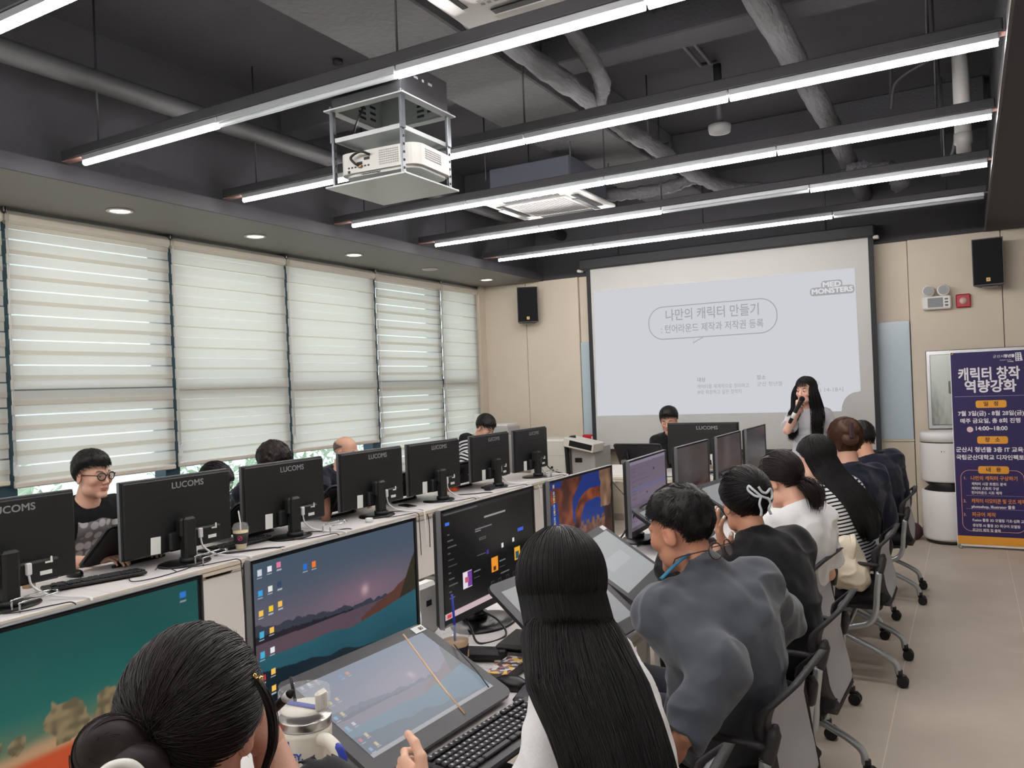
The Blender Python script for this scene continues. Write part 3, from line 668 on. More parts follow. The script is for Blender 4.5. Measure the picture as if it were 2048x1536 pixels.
# text placement in photo pixels is turned into banner metres
def bpos(px, py):
    d = RC.T @ np.array([px - PC[0], py - PC[1], FOC]); s = 8.315 / d[1]; return d[0] * s - .16, CAMZ + d[2] * s
def btext(s, px, py, size, m, bold=0.0, align='CENTER', wide=1.0, space=1.0):
    x, z = bpos(px, py); text('printed_lettering', s, size, frame((x, -.0064, z), (1, 0, 0), (0, 0, 1)), m, t, align, bold, wide, .0003, space)
def bbox_(px, py, w, h, r, m, name='printed_panel'):
    x, z = bpos(px, py); pl = rrect(w, h, r, 5, x, z); b = MB(); b.add([(a, -.0056, c) for a, c in pl], [list(range(len(pl)))]); b.build(name, m, t)
btext('군산시', 1997, 713, .030, m_wp, 0, 'CENTER', 1.05); btext('청년뜰', 2018.5, 712, .031, m_wp, .0012, 'CENTER', .95)
btext('GUNSAN YOUTH', 2011, 720, .011, m_wp); btext('IT교육실', 2021, 723, .012, m_wp, .0004)
x, z = bpos(2037, 713); q = MB(); q.add([(x - .024, -.005, z + .035), (x - .024, -.005, z - .038), (x + .03, -.005, z - .036), (x + .018, -.005, z + .037)], [(0, 1, 2, 3)]); q.build('printed_emblem', m_wp, t)
q = MB()
for i in range(2):
    for j in range(4): q.box((x - .012 + i * .018, -.0055, z + .024 - j * .017), (.009, .0006, .010))
q.build('printed_emblem', m_nav, t)
btext('캐릭터 창작', 1977, 749, .122, m_wp, .0036, 'CENTER', .80, 1.0); btext('역량강화', 1980, 774, .118, m_wp, .0036, 'CENTER', .92, 1.0)
x, z = bpos(1980, 792); MB().box((x, -.0052, z), (.55, .0008, .004)).build('printed_rule', mat('lilac_print', (150, 140, 190), .6), t)
bbox_(1982, 808, .235, .066, .018, m_or); btext('일   정', 1982, 808, .044, m_ink, .0008)
btext('7월 3일(금) - 8월 28일(금)', 1981, 827, .048, m_wp, .0012, 'CENTER', .98); btext('매주 금요일, 총 8회 진행', 1980, 842, .046, m_wp, .0012); btext('14:00~18:00', 1982, 857, .050, m_wp, .0014)
bbox_(1940, 859, .05, .05, .024, mat('clock_print', (224, 196, 198), .6), 'printed_clock')
bbox_(1985, 880, .235, .066, .018, m_or); btext('장   소', 1985, 880, .044, m_ink, .0008)
btext('군산시 청년뜰 3층 IT 교육실', 1984, 900, .049, m_wp, .0014, 'CENTER', .98); btext('국립군산대학교 디자인팩토리', 1985, 915.5, .047, m_wp, .0014, 'CENTER', .98)
x0, z0 = bpos(1921, 940); x1, z1 = bpos(2053, 1067); bx = rrect(x1 - x0, z0 - z1, .07, 8, (x0 + x1) / 2, (z0 + z1) / 2)
MB().tube([(a, -.0016, c) for a, c in bx], .0036, 5, closed=True).build('printed_outline', m_pk, t)
bbox_(1987, 940, .235, .066, .018, m_or); btext('내   용', 1987, 940, .044, m_ink, .0008)
for s, py in (('1.', 956), ('2.', 1002), ('3.', 1029)): btext(s, 1930, py, .036, m_pk, .0004)
btext('나만의 캐릭터 구상하기', 1941, 956.5, .043, m_ot, .0008, 'LEFT', .86); btext('캐릭터 이모티콘 및 굿즈 제작', 1943, 1002, .043, m_ot, .0008, 'LEFT', .79); btext('피규어 제작', 1944, 1029, .043, m_ot, .0008, 'LEFT', .88)
for s, py in (('캐릭터 시장 트렌드 분석', 968), ('캐릭터 스토리 구상', 977), ('턴어라운드 시트 제작', 985.5)): btext(s, 1943, py, .031, m_wp, .0006, 'LEFT', .86)
btext('photoshop, Illustrator 활용', 1943, 1013, .033, m_wp, .0008, 'LEFT', .92)
for s, py in (('Fusion 활용 3D 모델링 기초·심화 교육', 1040), ('생성형 AI 활용 3D 피규어 모델링', 1050.5), ('피규어 제작 및 출력', 1060)): btext(s, 1945, py, .031, m_wp, .0006, 'LEFT', .86)
for py in (992, 1019):
    x, z = bpos(1989, py); MB().box((x, -.0052, z), (.44, .0008, .0025)).build('printed_rule', MATS['lilac_print'], t)
# ------------------------------------------------------------------ desks
m_top = mat('pale_grey_laminate', (218, 214, 212), .45, var=(5, .03)); m_edge = mat('cream_desk_edging', (206, 198, 180), .5); m_slate = mat('dark_edge_groove', (96, 88, 78), .6); m_leg = mat('white_steel_frame', (214, 216, 218), .4); m_pan = mat('white_modesty_panel', (220, 218, 214), .5)
DZ = .72
def desk(loc, rz, L, D, words, group='computer desks', panel=True):
    """local: x is depth (back edge at -D/2), y is length"""
    t = thing('computer_desk', words, 'desk', loc, rz, group)
    MB().box((0, 0, DZ - .0125), (D, L - .004, .025), 0, .003).build('desktop', m_top, t)
    e = MB(); e.box((0, 0, DZ - .0375), (D - .006, L - .008, .022), 0, .002); e.build('lower_board', m_edge, t)
    g = MB()
    for s in (-1, 1): g.box((s * (D / 2 + .0006), 0, DZ - .013), (.002, L - .006, .022), 0)
    g.build('edge_band', m_edge, t)
    g = MB()
    for s in (-1, 1): g.box((s * (D / 2 - .004), 0, DZ - .0265), (.004, L - .006, .003), 0)
    g.build('edge_groove', m_slate, t)
    for sy_ in (-1, 1):
        y = sy_ * (L / 2 - .12)
        l = MB(); l.box((0, y, .34), (.06, .04, .65), 0, .006); l.box((0, y, .02), (D - .1, .05, .04), 0, .008); l.box((0, y, .66), (D - .12, .045, .03), 0, .006)
        l.build('leg', m_leg, t)
    if panel: MB().box((-D / 2 + .035, 0, .44), (.018, L - .56, .42), 0, .003).build('modesty_panel', m_pan, t)
    b = MB(); b.box((-.1, 0, .645), (.04, L - .26, .03), 0, .004); b.build('cross_beam', m_leg, t)
    return t
DL_X = -3.86; DR_X = -1.425
for i, (a, c) in enumerate(((-.95, .7), (.7, 2.35), (2.35, 4.0), (4.0, 5.65), (5.65, 7.3))):
    desk((DL_X, (a + c) / 2, 0), math.pi, c - a, .70, ['window row desk behind the photographer', 'nearest visible window row desk at the lower left', 'window row desk holding the takeout cup with black sleeve', 'window row desk before the bald man', 'window row desk farthest from the camera'][i], 'desks of the window row')
for i, (a, c) in enumerate(((-.85, .5), (.5, 2.17), (2.17, 3.84), (3.84, 5.51), (5.51, 7.0))):
    desk((DR_X, (a + c) / 2, 0), 0, c - a, .75, ['aisle row desk behind the photographer', 'nearest aisle row desk carrying the cream tumbler', 'aisle row desk carrying the iced coffee with blue straw', 'aisle row desk in front of the ponytail woman', 'aisle row desk farthest from the camera'][i], 'desks of the aisle row')
desk((-2.25, 7.55, 0), R(90), 1.75, .80, 'instructor desk across the front under the projection screen', 'front desk')

# ------------------------------------------------------------------ monitors
m_mon = mat('monitor_black_plastic', (19, 20, 21), .5, bump=(500, .06)); m_mon2 = mat('monitor_gloss_black', (18, 18, 20), .3); m_silv = mat('monitor_silver_edge', (118, 118, 122), .35, .7); m_stk = mat('white_paper_sticker', (224, 226, 222), .7); m_logo = mat('grey_logo_print', (132, 134, 138), .5); m_whp = mat('white_cable', (222, 222, 222), .45)
MW, MH, MZ = .69, .40, .075
m_scrn = vcmat('lit_screen', 'tone', .22, emit=1.0, spec=.22)
def monitor(loc, rz, words, group, back=True, paint=None, res=(150, 86), plug='white'):
    """local: screen faces +x, width along y; origin on the desk under the panel"""
    t = thing('monitor', words, 'monitor', loc, rz, group)
    s = MB(); s.box((-.006, 0, MZ + MH / 2), (.022, MW, MH), 0, .004); o = s.build('panel', m_mon, t)
    e_ = MB(); e_.box((.001, 0, MZ + MH + .001), (.020, MW, .003), 0, .001)
    for s_ in (-1, 1): e_.box((.001, s_ * (MW / 2 + .001), MZ + MH / 2), (.020, .003, MH), 0, .001)
    e_.build('edge_trim', m_silv, t)
    k = MB(); k.box((-.021, 0, MZ + .198), (.02, MW - .012, .39), 0, .006); k.box((-.04, -.075, MZ + .055), (.04, .34, .10), 0, .01); k.build('rear_housing', m_mon, t)
    if paint is not None:
        nu, nv = res; u, v = np.meshgrid(np.linspace(0, 1, nu), np.linspace(0, 1, nv), indexing='ij')
        C = np.clip(paint(u, v), 0, 255) / 255.0; C = np.where(C <= .04045, C / 12.92, ((C + .055) / 1.055) ** 2.4)
        # u runs left to right for the viewer who faces the screen: from -y to +y
        V = np.stack([np.full_like(u, .0062), (u - .5) * (MW - .022), MZ + .028 + v * (MH - .038)], -1).reshape(-1, 3)
        I = np.arange(nu * nv).reshape(nu, nv); F = np.stack([I[:-1, :-1], I[1:, :-1], I[1:, 1:], I[:-1, 1:]], -1).reshape(-1, 4)
        link('screen', np_mesh('screen', V, F, m_scrn, True, C.reshape(-1, 3)), t)
    else:
        MB().box((.0058, 0, MZ + .2), (.002, MW - .022, MH - .04)).build('screen', m_mon2, t)
    a = MB(); a.box((-.085, 0, .13), (.05, .075, .25), 0, .012); a.box((-.065, 0, .20), (.05, .10, .10), 0, .01); a.tube([(-.085, 0, .012), (-.085, 0, .04)], .05, 20); a.build('stand_column', m_mon, t)
    f = MB(); f.lathe([(.98, 0), (1.0, .004), (.97, .010), (.6, .015), (.3, .018)], 40, M=Matrix.Translation((-.045, 0, 0)) @ Matrix.Diagonal((.115, .15, 1, 1))); f.build('stand_base', m_mon2, t)
    if back:
        text('logo', 'LUCOMS', .046, frame((-.0312, -.05, MZ + MH - .05), (0, -1, 0), (0, 0, 1)), m_logo, t, wide=1.15, fat=.0009)
        z = MB(); z.box((-.0313, -.10, MZ + MH - .115), (.0015, .22, .004)); z.box((-.0313, .09, MZ + MH - .115), (.0015, .09, .004))
        for yy in (-.05, .05):
            for zz in (.10, .20): z.tube([(-.0405, yy, MZ + zz), (-.042, yy, MZ + zz)], .004, 8)
        z.build('rear_slot', m_blkm, t)
        MB().box((-.0345, .17, MZ + .045), (.003, .06, .09), 0, .001, Matrix.Rotation(R(2), 4, 'X')).build('asset_sticker', m_stk, t)
        c = MB(); c.box((-.062, -.095, MZ + .075), (.02, .028, .055), 0, .005); c.tube(smooth_path([(-.062, -.095, MZ + .05), (-.07, -.105, MZ + .0), (-.10, -.15, .03), (-.17, -.2, .012), (-.262, -.24, .008), (-.285, -.25, -.03), (-.285, -.26, -.25)], 8), .0055, 8); c.build('video_cable', m_whp if plug == 'white' else m_blk, t)
        MB().box((-.0615, -.175, MZ + .045), (.002, .055, .018)).build('port_label', m_stk, t); MB().box((-.0615, -.19, MZ + .09), (.002, .035, .008)).build('port_label', m_stk, t); MB().box((-.064, -.20, MZ + .10), (.008, .008, .03), 0, .002).build('side_plug', m_stk, t)
        c = MB(); c.tube(smooth_path([(-.06, .03, MZ + .05), (-.065, .035, .0 + .04), (-.09, .05, .012), (-.17, .08, .008), (-.22, .02, .008), (-.25, -.1, .008), (-.285, -.16, .006), (-.29, -.17, -.05), (-.29, -.18, -.3)], 8), .003, 6); c.build('power_cable', m_blk, t)
    return t
mons = {}
LM = [(1.99, 'monitor back at the left photo edge with only half its logo showing'), (2.925, 'monitor back right of the round glasses man'), (3.71, 'monitor back below the wavy haired head, beside the copper bottle'), (4.56, 'monitor back covering the bald man'), (5.34, 'monitor back just right of the bald man, orange snack packet behind it'), (6.21, 'monitor back in front of the striped shirt man'), (6.98, 'window row monitor back nearest the front wall')]
for k, (y, w) in enumerate(LM):
    if k == 0: m0 = monitor((-3.77, y, DZ), math.pi, w, 'window row monitors seen from behind')
    else: dup(m0, (-3.77, y, DZ), math.pi + R([0, 0, 1, 0, -1, 2, 1][k]), w)
dup(m0, (-2.24, 7.66, DZ - .0), R(90), 'monitor back on the instructor desk facing the front wall', 'instructor monitor')

# ---- what the screens show (painted per vertex)
def mixc(a, b, t): t = np.clip(t, 0, 1)[..., None]; return np.asarray(a, float) * (1 - t) + np.asarray(b, float) * t
def sst(e0, e1, x): t = np.clip((x - e0) / (e1 - e0), 0, 1); return t * t * (3 - 2 * t)
def nz(u, v, s, seed=0): return vnoise(np.stack([u * s, v * s * .56, np.zeros_like(u)], -1), seed)
def rect(C, u, v, u0, v0, u1, v1, col): C[(u >= u0) & (u <= u1) & (v >= v0) & (v <= v1)] = col
def icons(C, u, v, P):
    for (a, b, col) in P: rect(C, u, v, a - .011, b - .02, a + .011, b + .02, col); rect(C, u, v, a - .013, b - .040, a + .013, b - .032, (170, 175, 185))
def lake(u, v):
    C = mixc((88, 108, 128), (128, 118, 134), sst(1, .42, v) + .1 * nz(u, v, 3)); C = mixc(C, (190, 140, 160), np.exp(-((u - .62) ** 2 / .09 + (v - .52) ** 2 / .03)) * .5)
    C = mixc(C, (236, 196, 204), np.exp(-((u - .63) ** 2 + ((v - .555) * .56) ** 2) / .0006))
    ridge = .56 - .18 * u + .035 * np.abs(nz(u, v * 0, 14, 3)) + .02 * nz(u, v * 0, 40, 4); C[v < ridge] = (70, 76, 92)
    ridge2 = .49 - .1 * u + .02 * np.abs(nz(u, v * 0, 60, 5)); C[(v < ridge2) & (u < .55)] = (44, 44, 52)
    sand = .44 - .02 * u; C[v < sand] = (112, 92, 104); hill = .36 + .55 * (u - .62); C[(v < hill + .03 * nz(u, v, 20, 2)) & (u > .6)] = (112, 74, 62)
    C[(v < .50 * sst(.8, 1.05, u) + .28) & (u > .7)] = (64, 58, 44)
    w = .33 - .05 * u + .02 * nz(u, v, 8, 9) + .12 * sst(.5, 1, u); wm = v < w; C[wm] = mixc((34, 86, 102), (52, 112, 128), (v / .35) + .3 * nz(u, v, 6, 1))[wm]
    dk = (v < .25 - .22 * u + .03 * nz(u, v, 10, 7)); C[dk] = (28, 46, 58); C[v < .05 + .02 * nz(u, v, 12, 8)] = (20, 34, 46)
    C = C * .76
    icons(C, u, v, [(.03, .93, (200, 205, 215)), (.08, .94, (230, 230, 240)), (.13, .95, (220, 120, 150)), (.03, .79, (60, 160, 220)), (.08, .8, (225, 225, 220)), (.13, .81, (50, 70, 100)), (.03, .65, (240, 190, 90)), (.08, .66, (240, 200, 40)), (.13, .67, (240, 190, 90)), (.03, .5, (70, 170, 210)), (.08, .51, (240, 190, 90)), (.03, .36, (70, 170, 210)), (.08, .37, (225, 230, 235)), (.03, .2, (220, 50, 60)), (.08, .22, (240, 190, 90)), (.03, .08, (80, 140, 210)), (.08, .1, (240, 190, 90)), (.27, .88, (40, 110, 200)), (.32, .88, (230, 120, 50))])
    return C
def ocean(u, v):
    C = mixc((30, 104, 96), (22, 84, 82), sst(.4, 1, v) + .1 * nz(u, v, 5)); C = mixc(C, (96, 116, 92), sst(.62, .36, v + .05 * nz(u, v, 7, 2)))
    C = mixc(C, (190, 150, 112), sst(.42, .33, v + .03 * nz(u, v, 9, 3))); C = mixc(C, (200, 80, 42), sst(.32, .26, v + .04 * nz(u, v, 6, 4)))
    for a, b, r in ((.08, .5, .05), (.30, .43, .05), (.38, .40, .035), (.52, .44, .09), (.66, .43, .07)):
        d = np.sqrt((u - a) ** 2 + ((v - b) * .56) ** 2) + .02 * nz(u, v, 26, 5); k = d < r * .7; C[k] = mixc((104, 94, 70), (146, 128, 94), .5 + nz(u, v, 60, 6))[k]
    icons(C, u, v, [(.94, .93, (50, 130, 220))]); return C * .86
def darkapp(u, v):
    C = np.full(u.shape + (3,), 15.0); C[v > .965] = (30, 30, 33); rect(C, u, v, 0, 0, 1, .055, (196, 172, 178)); rect(C, u, v, .60, .0, 1, .05, (200, 182, 200)); rect(C, u, v, .02, .01, .06, .045, (200, 60, 60)); rect(C, u, v, .02, .975, .35, .985, (90, 90, 92))
    rect(C, u, v, .03, .87, .07, .9, (60, 110, 220)); rect(C, u, v, .80, .575, .87, .61, (50, 90, 210))
    for k in range(11): rect(C, u, v, .045, .78 - .06 * k, .07 + .06 * ((k * 7) % 3) * .5, .79 - .06 * k, (92, 92, 96))
    rect(C, u, v, .42, .835, .66, .855, (150, 150, 152)); rect(C, u, v, .32, .745, .50, .756, (120, 120, 124)); rect(C, u, v, .32, .725, .38, .729, (170, 170, 172)); rect(C, u, v, .36, .63, .43, .655, (100, 100, 104)); rect(C, u, v, .365, .635, .425, .65, (15, 15, 15))
    rect(C, u, v, .33, .48, .42, .49, (110, 110, 112)); rect(C, u, v, .43, .465, .455, .505, (60, 40, 130)); rect(C, u, v, .60, .47, .625, .515, (220, 220, 222)); rect(C, u, v, .73, .49, .755, .53, (210, 210, 214))
    rect(C, u, v, .18, .215, .27, .375, (225, 215, 225)); rect(C, u, v, .225, .22, .27, .37, (110, 60, 150)); rect(C, u, v, .20, .27, .235, .32, (190, 90, 110)); rect(C, u, v, .48, .255, .555, .405, (232, 146, 44)); rect(C, u, v, .50, .27, .53, .31, (70, 40, 30)); rect(C, u, v, .75, .28, .82, .42, (226, 166, 50)); rect(C, u, v, .765, .29, .805, .37, (40, 80, 90))
    for a in (.29, .57, .84): rect(C, u, v, a, .335, a + .07, .345, (120, 120, 122)); rect(C, u, v, a, .275, a + .06, .283, (90, 90, 92))
    for a in (.47, .55, .64, .72): rect(C, u, v, a, .1, a + .035, .17, (70, 70, 72)); rect(C, u, v, a + .005, .11, a + .03, .16, (15, 15, 15))
    rect(C, u, v, .58, .205, .68, .215, (110, 110, 112)); return C
def redrock(u, v):
    C = np.empty(u.shape + (3,)); C[:] = (24, 48, 118); C = mixc(C, (44, 76, 150), .5 * (1 - v)); w = nz(u, v, 7, 1) * .035 + nz(u, v, 22, 2) * .012
    st = .5 + .5 * np.sin(34 * (u * .35 - v * .15 + .22 * nz(u, v, 4, 8)) + 5 * nz(u, v, 7, 9)); rock = mixc((84, 40, 30), (150, 78, 46), .25 + .55 * st + .4 * nz(u, v, 24, 3)); rock = mixc(rock, (44, 26, 24), sst(.55, .0, np.abs(u - .22 - .2 * v)) * 0 + sst(.1, .5, nz(u, v, 6, 12)) * .8)
    far = (v < .40 + .03 * np.sign(np.sin(u * 70)) + w) & (u > .42); C[far] = mixc((92, 62, 54), (128, 92, 74), .5 + nz(u, v, 40, 4))[far]; rect(C, u, v, .60, .36, .63, .40, (40, 56, 110)); rect(C, u, v, .68, .37, .71, .41, (40, 56, 110))
    pil = np.abs(u - (.30 + .10 * np.cos(v * 5)) + w) < .11 + .10 * sst(.45, .0, v) + .05 * sst(.7, 1, v)
    e1 = np.sqrt(((u - .68) / .30) ** 2 + ((v - .38) / .36) ** 2) + w * 2; arch = (e1 > .80) & (e1 < 1.18) & (v > .36) & (u > .36)
    e2 = np.sqrt(((u - .06) / .20) ** 2 + ((v - .52) / .28) ** 2) + w * 2; arch2 = (e2 > .8) & (e2 < 1.4) & (v > .42) & (u < .32); lw = (v < .16 + w * 2) | ((u < .24 + w) & (v < .34 + .3 * u))
    for k in (arch2, arch, pil, lw): C[k] = rock[k]
    rt = u > .87 + w * 2 - .08 * sst(.35, .1, v); C[rt] = mixc((36, 24, 22), (70, 46, 38), .5 + nz(u, v, 14, 6))[rt]; tan = (u > .80 + w * 2) & (u < .98 + w) & (v > .52 + w); C[tan] = mixc((96, 70, 54), (158, 124, 98), .5 + .8 * nz(u * 2, v, 9, 7) + .3 * st)[tan]
    glow = sst(.35, .0, v) * np.exp(-((u - .38) / .16) ** 2); C = mixc(C, (170, 62, 28), glow * .7)
    icons(C, u, v, [(.05, .95 - .075 * k, ((200, 170, 110), (120, 160, 200))[k % 2]) for k in range(11)]); return C * .92
def listui(u, v):
    C = np.empty(u.shape + (3,)); C[:] = (104, 92, 110); C = mixc(C, (86, 76, 96), v * .8)
    rect(C, u, v, 0, .95, 1, 1, (120, 110, 130)); rect(C, u, v, 0, .56, 1, .60, (84, 86, 124)); rect(C, u, v, .2, .27, 1, .31, (84, 92, 146)); rect(C, u, v, 0, 0, 1, .06, (58, 50, 62))
    for k in range(24):
        z = .92 - .036 * k; rect(C, u, v, .05, z, .15, z + .006, (74, 64, 82)); rect(C, u, v, .22, z, .22 + .3 * (.5 + .5 * math.sin(k * 2.3)), z + .006, (78, 68, 88))
    rect(C, u, v, .62, .78, .67, .82, (40, 26, 36)); rect(C, u, v, .41, .47, .45, .5, (36, 26, 34)); return C
def dim(seed, base, warm):
    def f(u, v):
        C = mixc(base, (34, 30, 34), .4 + .6 * nz(u, v, 4, seed) + .2 * v); C = mixc(C, warm, sst(.55, .0, v + .12 * nz(u, v, 6, seed + 1)) * sst(.2, .9, u) * .8); k = v < .5 + .14 * nz(u, v * 0, 10, seed + 2) + .05 * nz(u, v, 60, seed + 3); C[k] *= .78; return C
    return f
RM = [(.93, ocean, 'monitor showing a green sea and red sand, lower left of the photo', (200, 112)), (1.765, lake, 'monitor showing a lake sunset desktop with icons', (320, 180)), (2.585, darkapp, 'monitor showing a dark app window with small thumbnails', (300, 170)), (3.41, redrock, 'monitor showing red rock arches under blue sky', (180, 100)),
      (4.29, listui, 'monitor showing a lilac list of text lines', (150, 100)), (5.135, dim(3, (62, 56, 62), (112, 54, 40)), 'dim monitor right of the lilac list screen', (90, 60)), (6.04, dim(11, (76, 68, 72), (140, 62, 40)), 'dim reddish monitor third from the front end of the aisle row', (90, 60)), (6.92, dim(21, (40, 40, 44), (70, 50, 48)), 'almost black monitor nearest the projection screen in the aisle row', (60, 40))]
for k, (y, p, w, rs) in enumerate(RM):
    monitor((-1.575, y, DZ), R([0, 0, 1, 0, 3, 0, 0, 0][k]), w, 'aisle row monitors seen from the screen side', False, p, rs)
# ------------------------------------------------------------------ people: implicit-surface bodies
def rz_(a): c, s = math.cos(R(a)), math.sin(R(a)); return np.array([[c, -s, 0], [s, c, 0], [0, 0, 1.0]])
def rx_(a): c, s = math.cos(R(a)), math.sin(R(a)); return np.array([[1.0, 0, 0], [0, c, -s], [0, s, c]])
def ry_(a): c, s = math.cos(R(a)), math.sin(R(a)); return np.array([[c, 0, s], [0, 1.0, 0], [-s, 0, c]])
def A(*v): return np.array(v, float)
def unit(v): v = np.asarray(v, float); return v / (np.linalg.norm(v) + 1e-9)
class Vol:
    def __init__(s, lo, hi, h):
        s.lo = np.array(lo, float); s.h = h; s.n = np.ceil((np.array(hi) - s.lo) / h).astype(int) + 1
        s.ax = [s.lo[i] + h * np.arange(s.n[i]) for i in range(3)]; s.D = np.full(tuple(s.n), .1, np.float32)
    def sub(s, lo, hi, pad):
        sl = []
        for i in range(3):
            a = int(max(0, math.floor((lo[i] - pad - s.lo[i]) / s.h))); b = int(min(s.n[i], math.ceil((hi[i] + pad - s.lo[i]) / s.h) + 1))
            if b <= a: return None
            sl.append(slice(a, b))
        return tuple(sl), s.ax[0][sl[0]][:, None, None], s.ax[1][sl[1]][None, :, None], s.ax[2][sl[2]][None, None, :]
    def put(s, sl, d, k, op):
        a = s.D[sl]
        if op == 'u':
            if k > 0:
                t = np.clip(.5 + .5 * (d - a) / k, 0, 1); s.D[sl] = d * (1 - t) + a * t - k * t * (1 - t)
            else: s.D[sl] = np.minimum(a, d)
        else:
            if k > 0:
                t = np.clip(.5 - .5 * (a + d) / k, 0, 1); s.D[sl] = a * (1 - t) - d * t + k * t * (1 - t)
            else: s.D[sl] = np.maximum(a, -d)
    def cap(s, p0, p1, r0, r1=None, k=.02, op='u'):
        p0, p1 = np.asarray(p0, float), np.asarray(p1, float); r1 = r0 if r1 is None else r1; m = max(r0, r1)
        q = s.sub(np.minimum(p0, p1) - m, np.maximum(p0, p1) + m, k + .03)
        if q is None: return
        sl, X, Y, Z = q; d = p1 - p0; L = d @ d + 1e-12
        t = np.clip(((X - p0[0]) * d[0] + (Y - p0[1]) * d[1] + (Z - p0[2]) * d[2]) / L, 0, 1)
        s.put(sl, np.sqrt((X - p0[0] - t * d[0]) ** 2 + (Y - p0[1] - t * d[1]) ** 2 + (Z - p0[2] - t * d[2]) ** 2) - (r0 + (r1 - r0) * t), k, op)
    def ell(s, c, r, Rm=None, k=.02, op='u'):
        c = np.asarray(c, float); r = np.asarray(r if hasattr(r, '__len__') else (r, r, r), float); Rm = np.eye(3) if Rm is None else Rm
        e = np.sqrt(((Rm * r[None, :]) ** 2).sum(1)); q = s.sub(c - e, c + e, k + .03)
        if q is None: return
        sl, X, Y, Z = q; X = X - c[0]; Y = Y - c[1]; Z = Z - c[2]
        u = [Rm[0, i] * X + Rm[1, i] * Y + Rm[2, i] * Z for i in range(3)]
        k0 = np.sqrt(sum((u[i] / r[i]) ** 2 for i in range(3))); k1 = np.sqrt(sum((u[i] / r[i] ** 2) ** 2 for i in range(3))) + 1e-6
        s.put(sl, k0 * (k0 - 1) / k1, k, op)
    def half(s, p, n, op='s'):
        """cut away everything on the side of n"""
        n = unit(n); d = (s.ax[0][:, None, None] - p[0]) * n[0] + (s.ax[1][None, :, None] - p[1]) * n[1] + (s.ax[2][None, None, :] - p[2]) * n[2]
        s.D = np.maximum(s.D, d).astype(np.float32)
    def mesh(s):
        g = vdb.FloatGrid(.1); g.copyFromArray(np.ascontiguousarray(s.D)); g.transform = vdb.createLinearTransform(voxelSize=s.h)
        P, Q = g.convertToQuads(0.0)[:2]; P = np.asarray(P, float) + s.lo; Q = np.asarray(Q, np.int64)
        return fixw(P, Q)
def fixw(P, Q):
    a = P[Q]; vol = (np.cross(a[:, 1] - a[:, 0], a[:, 2] - a[:, 0]) * a[:, 0]).sum()
    return (P, Q if vol > 0 else Q[:, ::-1])
def vnorm(P, Q):
    n = np.cross(P[Q[:, 2]] - P[Q[:, 0]], P[Q[:, 3]] - P[Q[:, 1]]); N = np.zeros_like(P)
    for i in range(4): np.add.at(N, Q[:, i], n)
    return N / (np.linalg.norm(N, axis=1)[:, None] + 1e-9)
def relax(P, Q, it=1):
    for _ in range(it):
        S = np.zeros_like(P); C = np.zeros(len(P))
        for i in range(4):
            for j in ((i + 1) % 4, (i + 3) % 4): np.add.at(S, Q[:, i], P[Q[:, j]]); np.add.at(C, Q[:, i], 1)
        P = P * .4 + .6 * S / np.maximum(C, 1)[:, None]
    return P
def joinm(L):
    V, F, o = [], [], 0
    for P, Q in L: V.append(P); F.append(Q + o); o += len(P)
    return np.concatenate(V), np.concatenate(F)
def ik(S, Wr, a, b, pole):
    d = Wr - S; L = np.linalg.norm(d)
    if L > (a + b) * .995: Wr = S + d / L * (a + b) * .995; d = Wr - S; L = np.linalg.norm(d)
    x = (a * a - b * b + L * L) / (2 * L); h = math.sqrt(max(a * a - x * x, 0)); u = d / L; p = np.asarray(pole, float); p = p - u * (p @ u); return S + u * x + unit(p) * h, Wr
def tubes(S, r0, r1, tip=.25):
    """strands (n,K,3) -> three-sided tapered tubes"""
    n, K, _ = S.shape; T = np.gradient(S, axis=1); T /= np.linalg.norm(T, axis=2)[..., None] + 1e-9
    U = np.empty_like(S); u = np.cross(T[:, 0], np.where(np.abs(T[:, 0, 2:3]) < .9, A(0, 0, 1), A(1, 0, 0)))
    for k in range(K): u = u - T[:, k] * (u * T[:, k]).sum(1, keepdims=True); u = u / (np.linalg.norm(u, axis=1)[:, None] + 1e-9); U[:, k] = u
    Wv = np.cross(T, U)
    t = np.linspace(0, 1, K)[None, :, None]; rr = r0 + (r1 - r0) * t; rr = rr * np.clip((1 - t) / tip, .12, 1)
    V = np.stack([S + rr * (U * math.cos(a) + Wv * math.sin(a)) for a in (0, 2.094, 4.189)], 2)
    I = np.arange(n * K * 3).reshape(n, K, 3); F = []
    for k in range(3): j = (k + 1) % 3; F.append(np.stack([I[:, :-1, k], I[:, :-1, j], I[:, 1:, j], I[:, 1:, k]], -1).reshape(-1, 4))
    return V.reshape(-1, 3), np.concatenate(F)
m_skin = vcmat('skin', 'tone', .48, spec=.35, bump=(260, .08))
def clothmat(name, rgb, rough=.85, b=(620, .12), sheen=.15): return mat(name, rgb, rough, bump=b, sheen=sheen, spec=.2)
def stripemat(name, base, dark, per, duty):
    M = bpy.data.materials.new(name); M.use_nodes = True; n = M.node_tree; b = n.nodes['Principled BSDF']; b.inputs['Roughness'].default_value = .85; b.inputs['Specular IOR Level'].default_value = .2
    a = n.nodes.new('ShaderNodeAttribute'); a.attribute_name = 'along'; d = n.nodes.new('ShaderNodeMath'); d.operation = 'DIVIDE'; d.inputs[1].default_value = per
    f = n.nodes.new('ShaderNodeMath'); f.operation = 'FRACT'; l = n.nodes.new('ShaderNodeMath'); l.operation = 'LESS_THAN'; l.inputs[1].default_value = duty
    x = n.nodes.new('ShaderNodeMix'); x.data_type = 'RGBA'; x.inputs[6].default_value = lin(base); x.inputs[7].default_value = lin(dark)
    n.links.new(a.outputs['Fac'], d.inputs[0]); n.links.new(d.outputs[0], f.inputs[0]); n.links.new(f.outputs[0], l.inputs[0]); n.links.new(l.outputs[0], x.inputs[0]); n.links.new(x.outputs[2], b.inputs['Base Color']); return M
